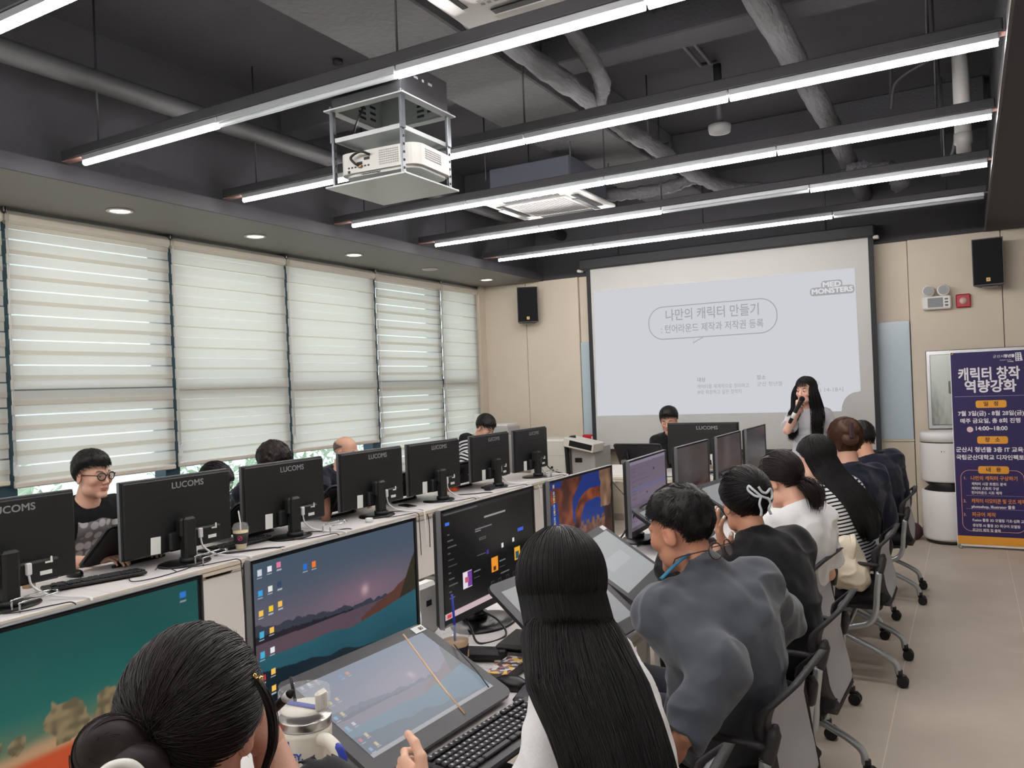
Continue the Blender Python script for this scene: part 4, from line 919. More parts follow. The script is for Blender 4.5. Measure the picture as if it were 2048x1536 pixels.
def hairmat(name, rgb, rough=.46, spec=.5):
    if name in MATS: return MATS[name]
    M = mat(name, rgb, rough, spec=.38, var=(40, .35)); return M

def hand_vol(Wr, fdir, palm, side, curl, thumb, h=.0026, spread=.10, sc=1.0):
    """five-fingered hand; side=+1 left, -1 right; curl = list of four (base, mid, tip) bends; returns mesh and finger tip data"""
    y = unit(fdir); z = -unit(np.asarray(palm) - y * (np.asarray(palm) @ y)); x = np.cross(y, z) * side; Rm = np.stack([x, y, z], 1)
    def g(p): return Wr + Rm @ (np.asarray(p) * sc)
    v = Vol(Wr - .21, Wr + .21, h); xs_ = (.030, .0105, -.0095, -.028); tips = []
    v.cap(g((0, -.035, 0)), g((0, .012, 0)), .026 * sc, .024 * sc, k=.015)
    for i, x0 in enumerate(xs_):
        yb = (.084, .088, .084, .076)[i]; v.cap(g((x0 * .55, .012, 0)), g((x0, yb, 0)), .0135 * sc, .0108 * sc, k=.016)
        L = ((.041, .025, .019), (.045, .029, .020), (.042, .027, .020), (.033, .020, .018))[i]; p = A(x0, yb, 0); an = 0.0; r = (.0092, .0095, .009, .008)[i]
        sp = x0 / .03 * spread
        for j in range(3):
            an += curl[i][j]; d = A(math.sin(sp) * math.cos(an), math.cos(sp) * math.cos(an), -math.sin(an)); q = p + d * L[j]
            v.cap(g(p), g(q), r * sc, (r - .0009) * sc, k=.004); p = q; r -= .0009
        tips.append((g(p), Rm @ A(-math.sin(an) * 0, math.sin(an), math.cos(an))))
    p = A(.018, .016, -.006); dirs = thumb
    for j, (L, r) in enumerate(((.043, .0140), (.032, .0112), (.026, .0098))):
        q = p + unit(dirs[j]) * L; v.cap(g(p), g(q), r * sc, (r - .0014) * sc, k=.010 if j == 0 else .005); p = q
    tips.append((g(p), Rm @ A(.5, 0, .8)))
    v.ell(g((.016, .03, -.010)), (.018 * sc, .026 * sc, .014 * sc), Rm, k=.012); v.ell(g((-.02, .035, -.008)), (.013 * sc, .03 * sc, .012 * sc), Rm, k=.012)
    P, Q = v.mesh(); return P, Q, tips
REST = ([(.35, .45, .3)] * 4, [A(.8, .6, -.25), A(.45, .85, -.3), A(.2, .95, -.3)])
GRIP = ([(1.0, 1.25, .7)] * 4, [A(.7, .5, -.5), A(.1, .75, -.8), A(-.35, .8, -.5)])

def person(label, root, heading, head, hh, pitch, roll, torso, S):
    """root=(x,y,seat z or 0 when standing); headings are world degrees; head = world head centre"""
    t = thing('person', label, 'person', (root[0], root[1], 0), R(heading - 90), S.get('group'))
    Wm = rz_(-(heading - 90)); o0 = A(root[0], root[1], 0)
    def loc(p): return Wm @ (np.asarray(p, float) - o0)
    def ldir(v): return Wm @ np.asarray(v, float)
    sc = S.get('sc', 1.0); hc = loc(head); Hm = rz_(hh - heading) @ rx_(-pitch) @ ry_(roll); hs = S.get('hs', 1.0)
    def hg(p): return hc + Hm @ (np.asarray(p, float) * hs)
    standing = root[2] == 0
    hip = A(0, 0, root[2] + .10) if not standing else A(0, 0, .90 * sc)
    if 'hip' in S: hip = hip + A(*S['hip'])
    J = hg((0, -.024, -.055)); N = J + .55 * (Hm @ A(0, -.02, -.10)) * hs + .5 * A(0, -.025, -.095)
    d = unit(N - hip); tw = torso - heading; fwd = rz_(tw) @ A(0, 1, 0); side = rz_(tw) @ A(1, 0, 0); side = unit(side - d * (side @ d)); side0 = A(1, 0, 0); side0 = unit(side0 - d * (side0 @ d))
    bulge = S.get('slouch', .05); back = np.cross(d, side) * -1
    back = -unit(np.cross(d, side)); fw = -back
    def spine(u): return hip + (N - hip) * u + back * bulge * math.sin(math.pi * min(u * 1.05, 1))
    def fr_(u): s_ = unit(side0 * (1 - u) + side * u); f = unit(np.cross(d, s_)); return np.stack([s_, f, d], 1)
    bk = S.get('bulk', 1.0); sh = S.get('sh', .165) * sc; T = spine(.90)
    SR = T + side * sh + d * (-.015 + S.get('shr', 0)); SL = T - side * sh + d * (-.015 + S.get('shl', 0))
    arms = {}
    for nm, Sx, sg in (('R', SR, 1), ('L', SL, -1)):
        a = S.get(nm, {}); w = loc(a['w']) if 'w' in a else Sx + side * sg * .06 + fw * .28 + A(0, 0, -.36)
        pole = ldir(a['pole']) if 'pole' in a else side * sg * .30 + A(0, 0, -.8) + back * .5
        E, w = ik(Sx, w, .285 * sc, .25 * sc, pole) if 'e' not in a else (loc(a['e']), w); arms[nm] = (Sx, E, w, a)
    # -------- body surface
    skin = A(*lin(S.get('skin', (214, 172, 148)))[:3]); parts = []
    lo = np.minimum.reduce([SR, SL, N, J] + [q for a in arms.values() for q in a[:3]]) - .1; hi = np.maximum.reduce([SR, SL, N, J] + [q for a in arms.values() for q in a[:3]]) + .1
    v = Vol(lo, hi, S.get('h', .007)); v.ell(spine(.84), (.135 * bk, .085 * bk, .10), fr_(.9), k=.02); v.cap(J, N, .050 * hs, .056 * hs * S.get('neck', 1), k=.03); v.cap(N, SR, .045, .04, k=.03); v.cap(N, SL, .045, .04, k=.03)
    for Sx, E, w, a in arms.values():
        v.cap(Sx, E, .046 * sc * bk, .036 * sc, k=.02); v.cap(E, E + (w - E) * .4, .038 * sc, .038 * sc, k=.015); v.cap(E + (w - E) * .3, w, .038 * sc, .026 * sc, k=.015)
    parts.append(v.mesh())
    # -------- head
    hv = S.get('hv', .0042); v = Vol(np.minimum(hc - .17, N - .08), np.maximum(hc + .17, N + .08), hv); k = .016
    def E_(c, r, kk=k, op='u', M=None): v.ell(hg(c), np.asarray(r) * hs, Hm if M is None else Hm @ M, kk, op)
    fat = S.get('fat', 1.0)
    E_((0, -.012, .035), (.075, .096, .088), 0.0); E_((0, .028, -.012), (.064 * fat, .062, .092)); E_((0, .034, -.066), (.053 * fat, .050, .050)); v.cap(hg((-.012, .074, -.099)), hg((.012, .074, -.099)), .017, .017, k=.02)
    for s in (-1, 1):
        E_((s * .041 * fat, .058, -.018), (.025, .028, .026)); E_((s * .049 * fat, .022, -.070), (.018, .03, .03))
        E_((s * .031, .108, .008), (.019, .017, .014), .012, 's'); E_((s * .031, .0755, .006), (.0165, .0165, .0135), .003)
        v.cap(hg((s * .014, .090, .028)), hg((s * .045, .075, .028)), .009, .007, k=.012)
        E_((s * .0785, -.010, -.006), (.0085, .021, .033), .006, 'u', rx_(-12) @ rz_(s * -22)); E_((s * .094, -.002, -.004), (.012, .012, .02), .004, 's')
        E_((s * .0105, .100, -.031), (.0085, .010, .0075), .005)
    v.cap(hg((0, .089, .020)), hg((0, .108, -.025)), .0065, .0105, k=.008)
    v.cap(hg((-.016, .0875, -.0575)), hg((.016, .0875, -.0575)), .0065, .0065, k=.006); v.cap(hg((-.012, .088, -.0665)), hg((.012, .088, -.0665)), .0072, .0072, k=.006)
    v.cap(hg((-.022, .0955, -.0622)), hg((.022, .0955, -.0622)), .0022, .0022, k=.003, op='s')
    v.cap(J, N, .050 * hs, .056 * hs * S.get('neck', 1), k=.02); parts.append(v.mesh())
    tipd = []; fists = {}
    for nm in ('R', 'L'):
        Sx, E, w, a = arms[nm]; fa = unit(w - E); hd = a.get('hand')
        if hd is None:
            pn = unit(A(0, 0, -1) + .01); c_, th = REST; P, Q, tp = hand_vol(w, fa, pn, 1 if nm == 'L' else -1, c_, th, h=.004)
        else:
            fd = ldir(hd['f']) if 'f' in hd else fa; P, Q, tp = hand_vol(w, fd, ldir(hd['p']), 1 if nm == 'L' else -1, hd.get('curl', REST[0]), hd.get('thumb', REST[1]), hd.get('h', .003), hd.get('spread', .1))
        parts.append((P, Q)); tipd += [(p, n_, (hd or {}).get('nail')) for p, n_ in tp]
    P, Q = joinm(parts); C = np.tile(skin, (len(P), 1)); q = (P - hc) @ Hm / hs
    hm_ = np.linalg.norm(q, axis=1) < .16
    def blend(mask, col, amt=1.0):
        w_ = (np.clip(mask, 0, 1) * amt * hm_)[:, None]; C[:] = C * (1 - w_) + A(*lin(col)[:3]) * w_
    X, Y, Z = q[:, 0], q[:, 1], q[:, 2]; ax = np.abs(X); front = Y > .05
    blend(np.exp(-(((ax - .042) / .02) ** 2 + ((Z + .03) / .02) ** 2)) * front, (222, 140, 124), .35)
    blend((1.25 - np.sqrt((X / .021) ** 2 + ((Z + .0622) / .0095) ** 2)) * 4 * front, S.get('lips', (186, 106, 98)), .8)
    blend((1 - np.sqrt((X / .022) ** 2 + ((Z + .0622) / .0016) ** 2)) * 4 * front, (110, 50, 46))
    bz = .034 - ((ax - .032) / .02) ** 2 * .004
    blend((1.2 - np.sqrt(((ax - .032) / .017) ** 2 + ((Z - bz) / .0038) ** 2)) * 4 * front, S.get('brow', (46, 36, 32)), .9)
    ez = .0065
    if not S.get('closed'):
        blend((1.1 - np.sqrt(((ax - .031) / .0135) ** 2 + ((Z - ez) / .0052) ** 2)) * 5 * front, (226, 220, 214)); blend((1.15 - np.sqrt(((ax - .031) / .0062) ** 2 + ((Z - ez) / .0058) ** 2)) * 5 * front, (30, 22, 20))
    lid = np.abs(Z - (ez + (.0048 if not S.get('closed') else -.004) - ((ax - .031) / .0135) ** 2 * .003))
    blend((1 - lid / .0019) * 3 * front * (np.abs(ax - .031) < .015), (38, 28, 26))
    blend(np.exp(-(((ax - .010) / .004) ** 2 + ((Z + .037) / .003) ** 2)) * (Y > .09), (120, 70, 60), .8)  # nostril shade painted into the skin colour
    blend(np.exp(-((ax - .082) / .012) ** 2 - (Z / .03) ** 2) * (ax > .07), (214, 140, 120), .4)
    for p_, n_, nl in tipd:
        dd = P - p_; on = (np.linalg.norm(dd + n_ * -.004, axis=1) < .0072) & ((dd @ n_) > .0028); C[on] = A(*lin(nl or (226, 182, 168))[:3])
    link('body', np_mesh('body', P, Q, m_skin, True, C), t)
    # -------- clothing: top
    top = S['top']; th = top.get('th', .012); hv_ = S.get('h', .007)
    lo = np.minimum.reduce([SR, SL, N, hip - A(.25, .25, .16)] + [q_ for a in arms.values() for q_ in a[:3]]) - .12; hi = np.maximum.reduce([SR, SL, N, hip + A(.25, .25, 0)] + [q_ for a in arms.values() for q_ in a[:3]]) + .12
    v = Vol(lo, hi, hv_)
    for u, r in ((0.0, (.175, .135, .13)), (.22, (.160, .122, .13)), (.45, (.155, .118, .13)), (.68, (.170, .122, .13)), (.84, (.158, .104, .10))):
        v.ell(spine(u), (r[0] * bk * sc + th, r[1] * bk * S.get('depth', 1) * sc + th, r[2] * sc), fr_(u), k=.05)
    if S.get('bust'):
        for s in (-1, 1): v.ell(spine(.68) + fr_(.7) @ A(s * .07, .085, .0), (.06, .055, .06), fr_(.7), k=.05)
    v.cap(N - d * .018, SR, .054 + th, .05 + th, k=.05); v.cap(N - d * .018, SL, .054 + th, .05 + th, k=.05)
    ends = []
    for nm in ('R', 'L'):
        Sx, E, w, a = arms[nm]; sl = top.get('sleeve', 'short'); ea = unit(E - Sx); fa = unit(w - E); lo_ = top.get('loose', .0)
        v.ell(Sx, .064 * sc * bk + th * .5, k=.04)
        if sl == 'short':
            e_ = Sx + (E - Sx) * top.get('len', .62); v.cap(Sx, e_, .058 * sc * bk + th * .6, .058 * sc * bk + th + lo_, k=.03); ends.append((e_, ea))
        else:
            v.cap(Sx, E, .055 * sc * bk + th, .047 * sc * bk + th + lo_, k=.03); e_ = E + (w - E) * top.get('len', .93)
            v.cap(E, e_, .046 * sc * bk + th + lo_, .033 * sc + th + lo_, k=.025); ends.append((e_, fa))
    for e_, ax_ in ends:
        qd = v.sub(e_ - .11, e_ + .11, 0)
        if qd is not None:
            sl_, X_, Y_, Z_ = qd; pl = (X_ - e_[0]) * ax_[0] + (Y_ - e_[1]) * ax_[1] + (Z_ - e_[2]) * ax_[2]; rad = np.sqrt((X_ - e_[0]) ** 2 + (Y_ - e_[1]) ** 2 + (Z_ - e_[2]) ** 2)
            v.D[sl_] = np.where(rad < .095, np.maximum(v.D[sl_], pl), v.D[sl_])
    nk = top.get('neck', 'crew'); up_ = unit(J - N)
    if nk in ('high', 'collar'): v.cap(N - up_ * .02, N + up_ * .055, .064 * hs, .062 * hs, k=.02); cut = N + up_ * (.055 if nk == 'high' else .048)
    else: cut = N + up_ * .030
    tilt = unit(up_ + back * -.35) if nk not in ('high', 'collar') else unit(up_ - back * (.15 if nk == 'high' else .9))
    qd = v.sub(N - .11, N + .13, 0); sl_, X_, Y_, Z_ = qd; pl = (X_ - cut[0]) * tilt[0] + (Y_ - cut[1]) * tilt[1] + (Z_ - cut[2]) * tilt[2]; dist = np.sqrt((X_ - N[0]) ** 2 + (Y_ - N[1]) ** 2 + (Z_ - N[2]) ** 2)
    v.D[sl_] = np.where(dist < .125, np.maximum(v.D[sl_], pl), v.D[sl_])
    if nk not in ('high', 'collar'): v.cap(N - up_ * .035 + fw * top.get('vee', .012), N + up_ * .1, .050 * hs * S.get('neck', 1), .058 * hs * S.get('neck', 1), k=.008, op='s')
    v.half(hip - d * top.get('hem', .10), -d)
    P, Q = v.mesh(); P = relax(P, Q, 3); Nn = vnorm(P, Q); f1 = top.get('fold', 1.0)
    ridge = 1 - np.abs(vnoise(P * A(7, 7, 13) + vnoise(P * 5)[:, None] * .8, 3)); amp = .011 * f1 * (ridge ** 2 - .5) + .006 * f1 * vnoise(P * 22, 5)
    P2 = P + Nn * amp[:, None]; me = np_mesh('top', P2, Q, top['mat'], True)
    if top.get('stripe'):
        al = (P - hip) @ d; dT = np.full(len(P), 1e9)
        for Sx, E, w, a in arms.values():
            for p0, p1, off in ((Sx, E, 0), (E, w, .285 * sc)):
                dd = p1 - p0; tt = np.clip(((P - p0) @ dd) / (dd @ dd), 0, 1); ds = np.linalg.norm(P - p0 - tt[:, None] * dd, axis=1); near = (ds < .085) & (ds < dT) & ((np.abs((P - T) @ side) > sh * .78) | (off > 0)); dT[near] = ds[near]; al = np.where(near, off + tt * np.linalg.norm(dd), al)
        a_ = me.attributes.new('along', 'FLOAT', 'POINT'); a_.data.foreach_set('value', np.ascontiguousarray(al, np.float32))
    link(top.get('name', 'shirt'), me, t)
    # -------- trousers and shoes
    lv = Vol(A(-.32, -.35, 0.0), A(.32, .75, hip[2] + .2), .011); foot = []
    lv.ell(hip, (.165 * bk, .13 * bk, .11), k=.04)
    for s in (-1, 1):
        H0 = hip + A(s * .09, .0, -.02); K = (hip + A(s * .13, .42 * sc, -.015)) if not standing else A(s * .09, .02, .48 * sc)
        if not standing and 'knee' in S: K = K + A(*S['knee'])
        F = A(K[0], K[1] - (.02 if not standing else .03), .10); lv.cap(H0, K, .090 * bk, .062, k=.03); lv.cap(K, F, .060, .044, k=.02); foot.append(F)
    P, Q = lv.mesh(); P = relax(P, Q, 1); link(S.get('bottom', 'trousers'), np_mesh('trousers', P, Q, S.get('pants', clothmat('dark_trousers', (34, 36, 44))), True), t)
    for F in foot:
        b_ = Vol(F - A(.07, .12, .1), F + A(.07, .22, .06), .009); b_.cap(F + A(0, -.02, -.055), F + A(0, .14, -.068), .042, .034, k=.02); b_.cap(F + A(0, 0, -.01), F + A(0, 0, -.05), .045, .045, k=.02); b_.half(A(0, 0, .004), A(0, 0, -1))
        P, Q = b_.mesh(); link('shoe', np_mesh('shoe', P, Q, S.get('shoes', m_blkm), True), t)
    ctx = dict(t=t, hc=hc, Hm=Hm, hs=hs, hg=hg, N=N, J=J, T=T, d=d, side=side, back=back, spine=spine, loc=loc, ldir=ldir, arms=arms, hip=hip)
    if 'hair' in S: hair(ctx, S['hair'])
    return ctx

# ------------------------------------------------------------------ hair
HC, HR = A(0, -.012, .035), A(.0765, .0985, .0905)
def zmin(az, H):
    a = np.abs(np.degrees(az)); return np.interp(a, H.get('la', [0, 30, 55, 80, 105, 130, 180]), H.get('lz', [.52, .50, .28, -.15, -.30, -.72, -.80]))
def scalp(dirs, lift):
    """point on the scalp plus lift; the lower back is pulled in toward the neck"""
    p = HC + dirs * (HR + lift[..., None]); low = np.clip(-dirs[..., 2] - .25, 0, 1)[..., None]; p = p + low * A(0, .035, -.012); return p
def slerp(a, b, t):
    c = np.clip((a * b).sum(-1, keepdims=True), -1, 1); th = np.arccos(c) + 1e-6; return (np.sin((1 - t) * th) * a + np.sin(t * th) * b) / np.sin(th)
def roots(n, H, rng):
    D = rng.normal(size=(n * 4, 3)); D /= np.linalg.norm(D, axis=1)[:, None]; az = np.arctan2(D[:, 0], D[:, 1]); return D[(D[:, 2] > zmin(az, H) + .02) & (D[:, 2] < H.get('zmax', 9))][:n]
def hair(c, H):
    rng = np.random.default_rng(H.get('seed', 1)); hg, Hm, hc, hs, t = c['hg'], c['Hm'], c['hc'], c['hs'], c['t']; L = []
    m = hairmat(*H.get('mat', ('black_hair', (24, 21, 21)))); lt, ls = H.get('top', .016), H.get('sides', .008)
    def lift_of(D): u = np.clip((D[..., 2] + .2) / 1.1, 0, 1); return ls + (lt - ls) * u * u * (3 - 2 * u)
    def W3(p): return hc + (p * hs) @ Hm.T
    nu, nv = 96, 56; az, el = np.meshgrid(np.linspace(-math.pi, math.pi, nu), np.linspace(-1.05, math.pi / 2, nv), indexing='ij')
    D = np.stack([np.cos(el) * np.sin(az), np.cos(el) * np.cos(az), np.sin(el)], -1); mg = np.minimum(D[..., 2] - zmin(az, H), H.get('zmax', 9) - D[..., 2]); k = np.clip(mg / H.get('edge', .16), 0, 1); k = k * k * (3 - 2 * k)
    if not H.get('nocap'):
        gr = vnoise(np.stack([az * 16, D[..., 2] * 2.0, az * 0], -1), H.get('seed', 1)) * H.get('groove', .0016) + vnoise(D * 5, 2) * H.get('lump', .002)
        p = W3(scalp(D, -.005 + (lift_of(D) + .005 + gr) * k)); I = np.arange(nu * nv).reshape(nu, nv); F = np.stack([I[:-1, :-1], I[1:, :-1], I[1:, 1:], I[:-1, 1:]], -1); keep = (np.maximum(mg[:-1, :-1], mg[1:, 1:]) > -.05); L.append((p.reshape(-1, 3), F[keep]))
    n = H.get('n', 900); D = roots(n, H, rng); n = len(D); sty = H['style']; rr = H.get('r', .0012); az = np.arctan2(D[:, 0], D[:, 1])
    if sty == 'short':
        K = 6; ln = H.get('ln', .45); crown = unit(A(.1, -.45, .85)); fl = D - crown * (D @ crown)[:, None]; fl[:, 1] += H.get('fwd', .5) * np.clip(D[:, 2], 0, 1); fl -= D * (fl * D).sum(1, keepdims=True); fl /= np.linalg.norm(fl, axis=1)[:, None] + 1e-6
        fl += rng.normal(size=fl.shape) * H.get('mess', .25); tt = np.linspace(0, 1, K)[None, :, None]; Dn = D[:, None] + fl[:, None] * tt * ln * rng.uniform(.5, 1.1, (n, 1, 1)); Dn /= np.linalg.norm(Dn, axis=2)[..., None]
        li = lift_of(Dn) * (.55 + .5 * tt[..., 0]) + rng.uniform(-.002, .005, (n, 1)) * tt[..., 0]
        if H.get('wave'): li = li + .006 * np.sin(tt[..., 0] * 7 + rng.uniform(0, 6, (n, 1)))
        L.append(tubes(W3(scalp(Dn, li)), rr, rr * .7))
    elif sty in ('tied', 'tail'):
        tie = unit(A(*H['tie'])); K = 12; tt = np.linspace(0, 1, K)[None, :, None]; B = np.broadcast_to(unit(A(0, 0, 0) + tie), D.shape)[:, None] + rng.normal(size=(n, 1, 3)) * .07; B = B / np.linalg.norm(B, axis=2)[..., None]
        Dn = slerp(D[:, None], B, tt); li = lift_of(Dn) * (.75 + .4 * np.sin(np.pi * tt[..., 0])) + rng.normal(size=(n, 1)) * .0012 + .002 * np.sin(tt[..., 0] * 3 + rng.uniform(0, 6, (n, 1)))
        L.append(tubes(W3(scalp(Dn, li)), rr, rr, .1))
        if H.get('fly'):
            q = D[rng.integers(0, n, H['fly'])]; kk = np.linspace(0, 1, 7)[None, :, None]; fd = rng.normal(size=(len(q), 1, 3)) * .5 + A(0, -.3, .1); Dn = q[:, None] + fd * kk * .28; Dn /= np.linalg.norm(Dn, axis=2)[..., None]; L.append(tubes(W3(scalp(Dn, lift_of(Dn) + .003 + .009 * kk[..., 0] * rng.uniform(0, 1, (len(q), 1)))), .0004, .0003))
        for (cc, ro, ri, nb) in H.get('buns', []):
            cc = A(*cc); axd = unit(A(*H.get('bax', tie))); e1 = unit(np.cross(axd, A(0, 0, 1))); e2 = np.cross(axd, e1)
            v = Vol(-A(1, 1, 1) * (ro + ri) * 1.15, A(1, 1, 1) * (ro + ri) * 1.15, .004)
            for q in range(14): a = q * 2 * math.pi / 14; v.cap(e1 * ro * math.cos(a) + e2 * ro * math.sin(a), e1 * ro * math.cos(a + .45) + e2 * ro * math.sin(a + .45), ri * (.90 + .06 * math.sin(q * 1.7)), k=.012)
            v.ell(A(0, 0, 0), ro * .9, k=.01); P, Q = v.mesh(); L.append((W3(P + cc), Q))
            K = 14; a0 = rng.uniform(0, 6.28, (nb, 1)); b0 = rng.uniform(0, 6.28, (nb, 1)); s = np.linspace(0, 1, K)[None]; a = a0 + s * rng.uniform(1.2, 2.6, (nb, 1)); bb_ = b0 + s * rng.uniform(.3, 1.2, (nb, 1)); rad = ri * (rng.uniform(.90, 1.10, (nb, 1)) + .05 * np.sin(b0 * 5))
            ring = (ro + rad * np.cos(bb_))[..., None] * (e1 * np.cos(a)[..., None] + e2 * np.sin(a)[..., None]) + (rad * np.sin(bb_))[..., None] * axd; L.append(tubes(W3(ring + cc), rr, rr))
        if sty == 'tail' or H.get('locks'):
            for (pts, w0, nb) in ([(H['tail'], H.get('tw', .022), H.get('tn', 350))] if sty == 'tail' else []) + H.get('locks', []):
                q = np.array([list(x) for x in smooth_path([tuple(hg(p)) if len(p) == 3 else tuple(p[:3]) for p in pts], 5)]); K = len(q); s = np.linspace(0, 1, K)
                off = rng.normal(size=(nb, 1, 3)) * .5; off = off / np.maximum(1, np.linalg.norm(off, axis=2))[..., None]; w = (w0 * (.45 + 1.1 * np.sin(np.pi * np.clip(s * .8 + .12, 0, 1))))[None, :, None]
                L.append(tubes(q[None] + off * w + rng.normal(size=(nb, 1, 3)) * .15 * w0 * (s ** 2)[None, :, None] * 2, rr, rr * .7, .2))
    elif sty == 'long':
        K1, K2 = 8, 16; down = H.get('tuck', 82); a2 = np.where(np.abs(az) < R(down), np.sign(az + 1e-6) * np.radians(down + rng.uniform(0, 22, n)), az) if not H.get('bangs') else np.where((np.abs(az) < R(down)) & ~((np.abs(az) < R(40)) & (D[:, 2] < .8)), np.sign(az + 1e-6) * np.radians(down + rng.uniform(0, 22, n)), az)
        tt = np.linspace(0, 1, K1)[None, :]; el0 = np.arcsin(np.clip(D[:, 2], -1, 1)); bang = H.get('bangs') and (np.abs(a2) < R(41))
        el1 = np.where(np.abs(a2) < R(41), H.get('bang_el', .18), H.get('el_end', -.30)); el1 = np.minimum(el1, el0 - .05); e = el0[:, None] + (el1 - el0)[:, None] * tt; aa = az[:, None] + (a2 - az)[:, None] * np.clip(tt * 1.6, 0, 1)
        Dn = np.stack([np.cos(e) * np.sin(aa), np.cos(e) * np.cos(aa), np.sin(e)], -1); S1 = W3(scalp(Dn, lift_of(Dn) + rng.uniform(-.001, .004, (n, 1))))
        isb = np.abs(a2) < R(41)
        if H.get('bangs') and isb.any(): L.append(tubes(S1[isb], rr, rr * .6))
        S1 = S1[~isb]; a3 = a2[~isb]; nn = len(S1)
        C = np.array([list(x) for x in smooth_path(H['fall'](c), 6)]); kc = len(C); wv = np.interp(np.linspace(0, 1, kc), np.linspace(0, 1, len(H['fw'])), H['fw']); tv = np.interp(np.linspace(0, 1, kc), np.linspace(0, 1, len(H['ft'])), H['ft'])
        sd, bk_ = (H['axes'](c) if 'axes' in H else (c['side'], c['back'])); lat = np.clip(np.sin(a3) * 1.0 + rng.normal(size=nn) * .22, -1, 1); dep = rng.uniform(.35, 1, nn) * np.sqrt(np.maximum(0, 1 - lat ** 2)) * np.where(rng.uniform(size=nn) < .82, 1, -1)
        ix = np.linspace(0, kc - 1, K2).astype(int); S2 = C[ix][None] + sd * (lat[:, None] * wv[ix][None])[..., None] + bk_ * (dep[:, None] * tv[ix][None])[..., None]
        wob = H.get('wob', .004); S2 = S2 + (sd * (np.sin(np.linspace(0, H.get('wf', 5), K2)[None] + rng.uniform(0, 6, (nn, 1))) * wob)[..., None]) * np.linspace(0, 1, K2)[None, :, None]
        ax0 = unit(C[1] - C[0]); dl = S1[:, -1] - S2[:, 0]; dl = dl - (dl @ ax0)[:, None] * ax0; S2 = S2 + dl[:, None] * (np.clip(1 - np.linspace(0, 1, K2) / .75, 0, 1) ** 1.2)[None, :, None]
        ends = rng.uniform(.8, 1.0, nn)[:, None, None]; S2 = S2[:, :1] + (S2 - S2[:, :1]) * ends; L.append(tubes(np.concatenate([S1, S2], 1), rr, rr * .7, .12))
        nb = 22; ring = []
        for i in range(kc):
            u = i / (kc - 1); s_ = .86 * (1 - .25 * u ** 6); ring.append([C[i] + sd * wv[i] * s_ * math.cos(a) + bk_ * tv[i] * s_ * math.sin(a) for a in np.linspace(0, 2 * math.pi, nb, endpoint=False)])
        Vr = np.array(ring).reshape(-1, 3); I = np.arange(kc * nb).reshape(kc, nb); F = np.stack([I[:-1], np.roll(I, -1, 1)[:-1], np.roll(I, -1, 1)[1:], I[1:]], -1).reshape(-1, 4); F = np.concatenate([F, np.array([[I[-1, 0], I[-1, k], I[-1, k + 1], I[-1, (k + 2) % nb]] for k in range(1, nb - 2, 2)])]); L.append((Vr, F))
        for (pts, w0, nb2) in H.get('locks', lambda c: [])(c):
            q = np.array([list(x) for x in smooth_path(pts, 5)]); kq = len(q); off = rng.normal(size=(nb2, 1, 3)) * .5; off /= np.maximum(1, np.linalg.norm(off, axis=2))[..., None]; s = np.linspace(0, 1, kq); L.append(tubes(q[None] + off * (w0 * (.5 + .7 * np.sin(np.pi * np.clip(s * .85 + .1, 0, 1))))[None, :, None] + rng.normal(size=(nb2, 1, 3)) * w0 * .3 * (s ** 2)[None, :, None], rr, rr * .7, .15))
    V, F = joinm(L); link('hair', np_mesh('hair', V, F, m, True), t)
def glasses(c, m, ring=.021, rx=1.0, wire=.0022, lens=True, name='eyeglasses', off=(0, 0, 0), ez=.008, flip=1):
    g = MB(); hg = c['hg']; o = A(*off)
    for s in (-1, 1):
        cx = s * .0325; g.tube([tuple(hg(o + A(cx + ring * rx * math.cos(a), flip * (.112 - .010 * abs(cx + ring * math.cos(a)) / .05), ez + ring * .92 * math.sin(a)))) for a in np.linspace(0, 6.283, 21)[:-1]], wire, 6, closed=True)
        g.tube([tuple(hg(o + A(*p))) for p in ((s * (.0325 + ring * rx), flip * .102, ez + .006), (s * .072, flip * .09, ez + .008), (s * .080, flip * .02, ez + .006), (s * .081, flip * -.006, ez + .002), (s * .080, flip * -.02, ez - .014))], wire * .9, 6)
    g.tube([tuple(hg(o + A(*p))) for p in ((-.0115, flip * .111, ez + .004), (0, flip * .115, ez + .008), (.0115, flip * .111, ez + .004))], wire, 6)
    ob = g.build(name, m, c['t'])
    if lens:
        q = MB()
        for s in (-1, 1): q.add([tuple(hg(o + A(s * .0325 + ring * rx * math.cos(a), flip * (.111 - .010 * abs(s * .0325 + ring * math.cos(a)) / .05), ez + ring * .92 * math.sin(a)))) for a in np.linspace(0, 6.283, 21)[:-1]], [list(range(20))])
        q.build('lens', mat('eyeglass_lens', (150, 150, 152), .05, alpha=.22), ob)
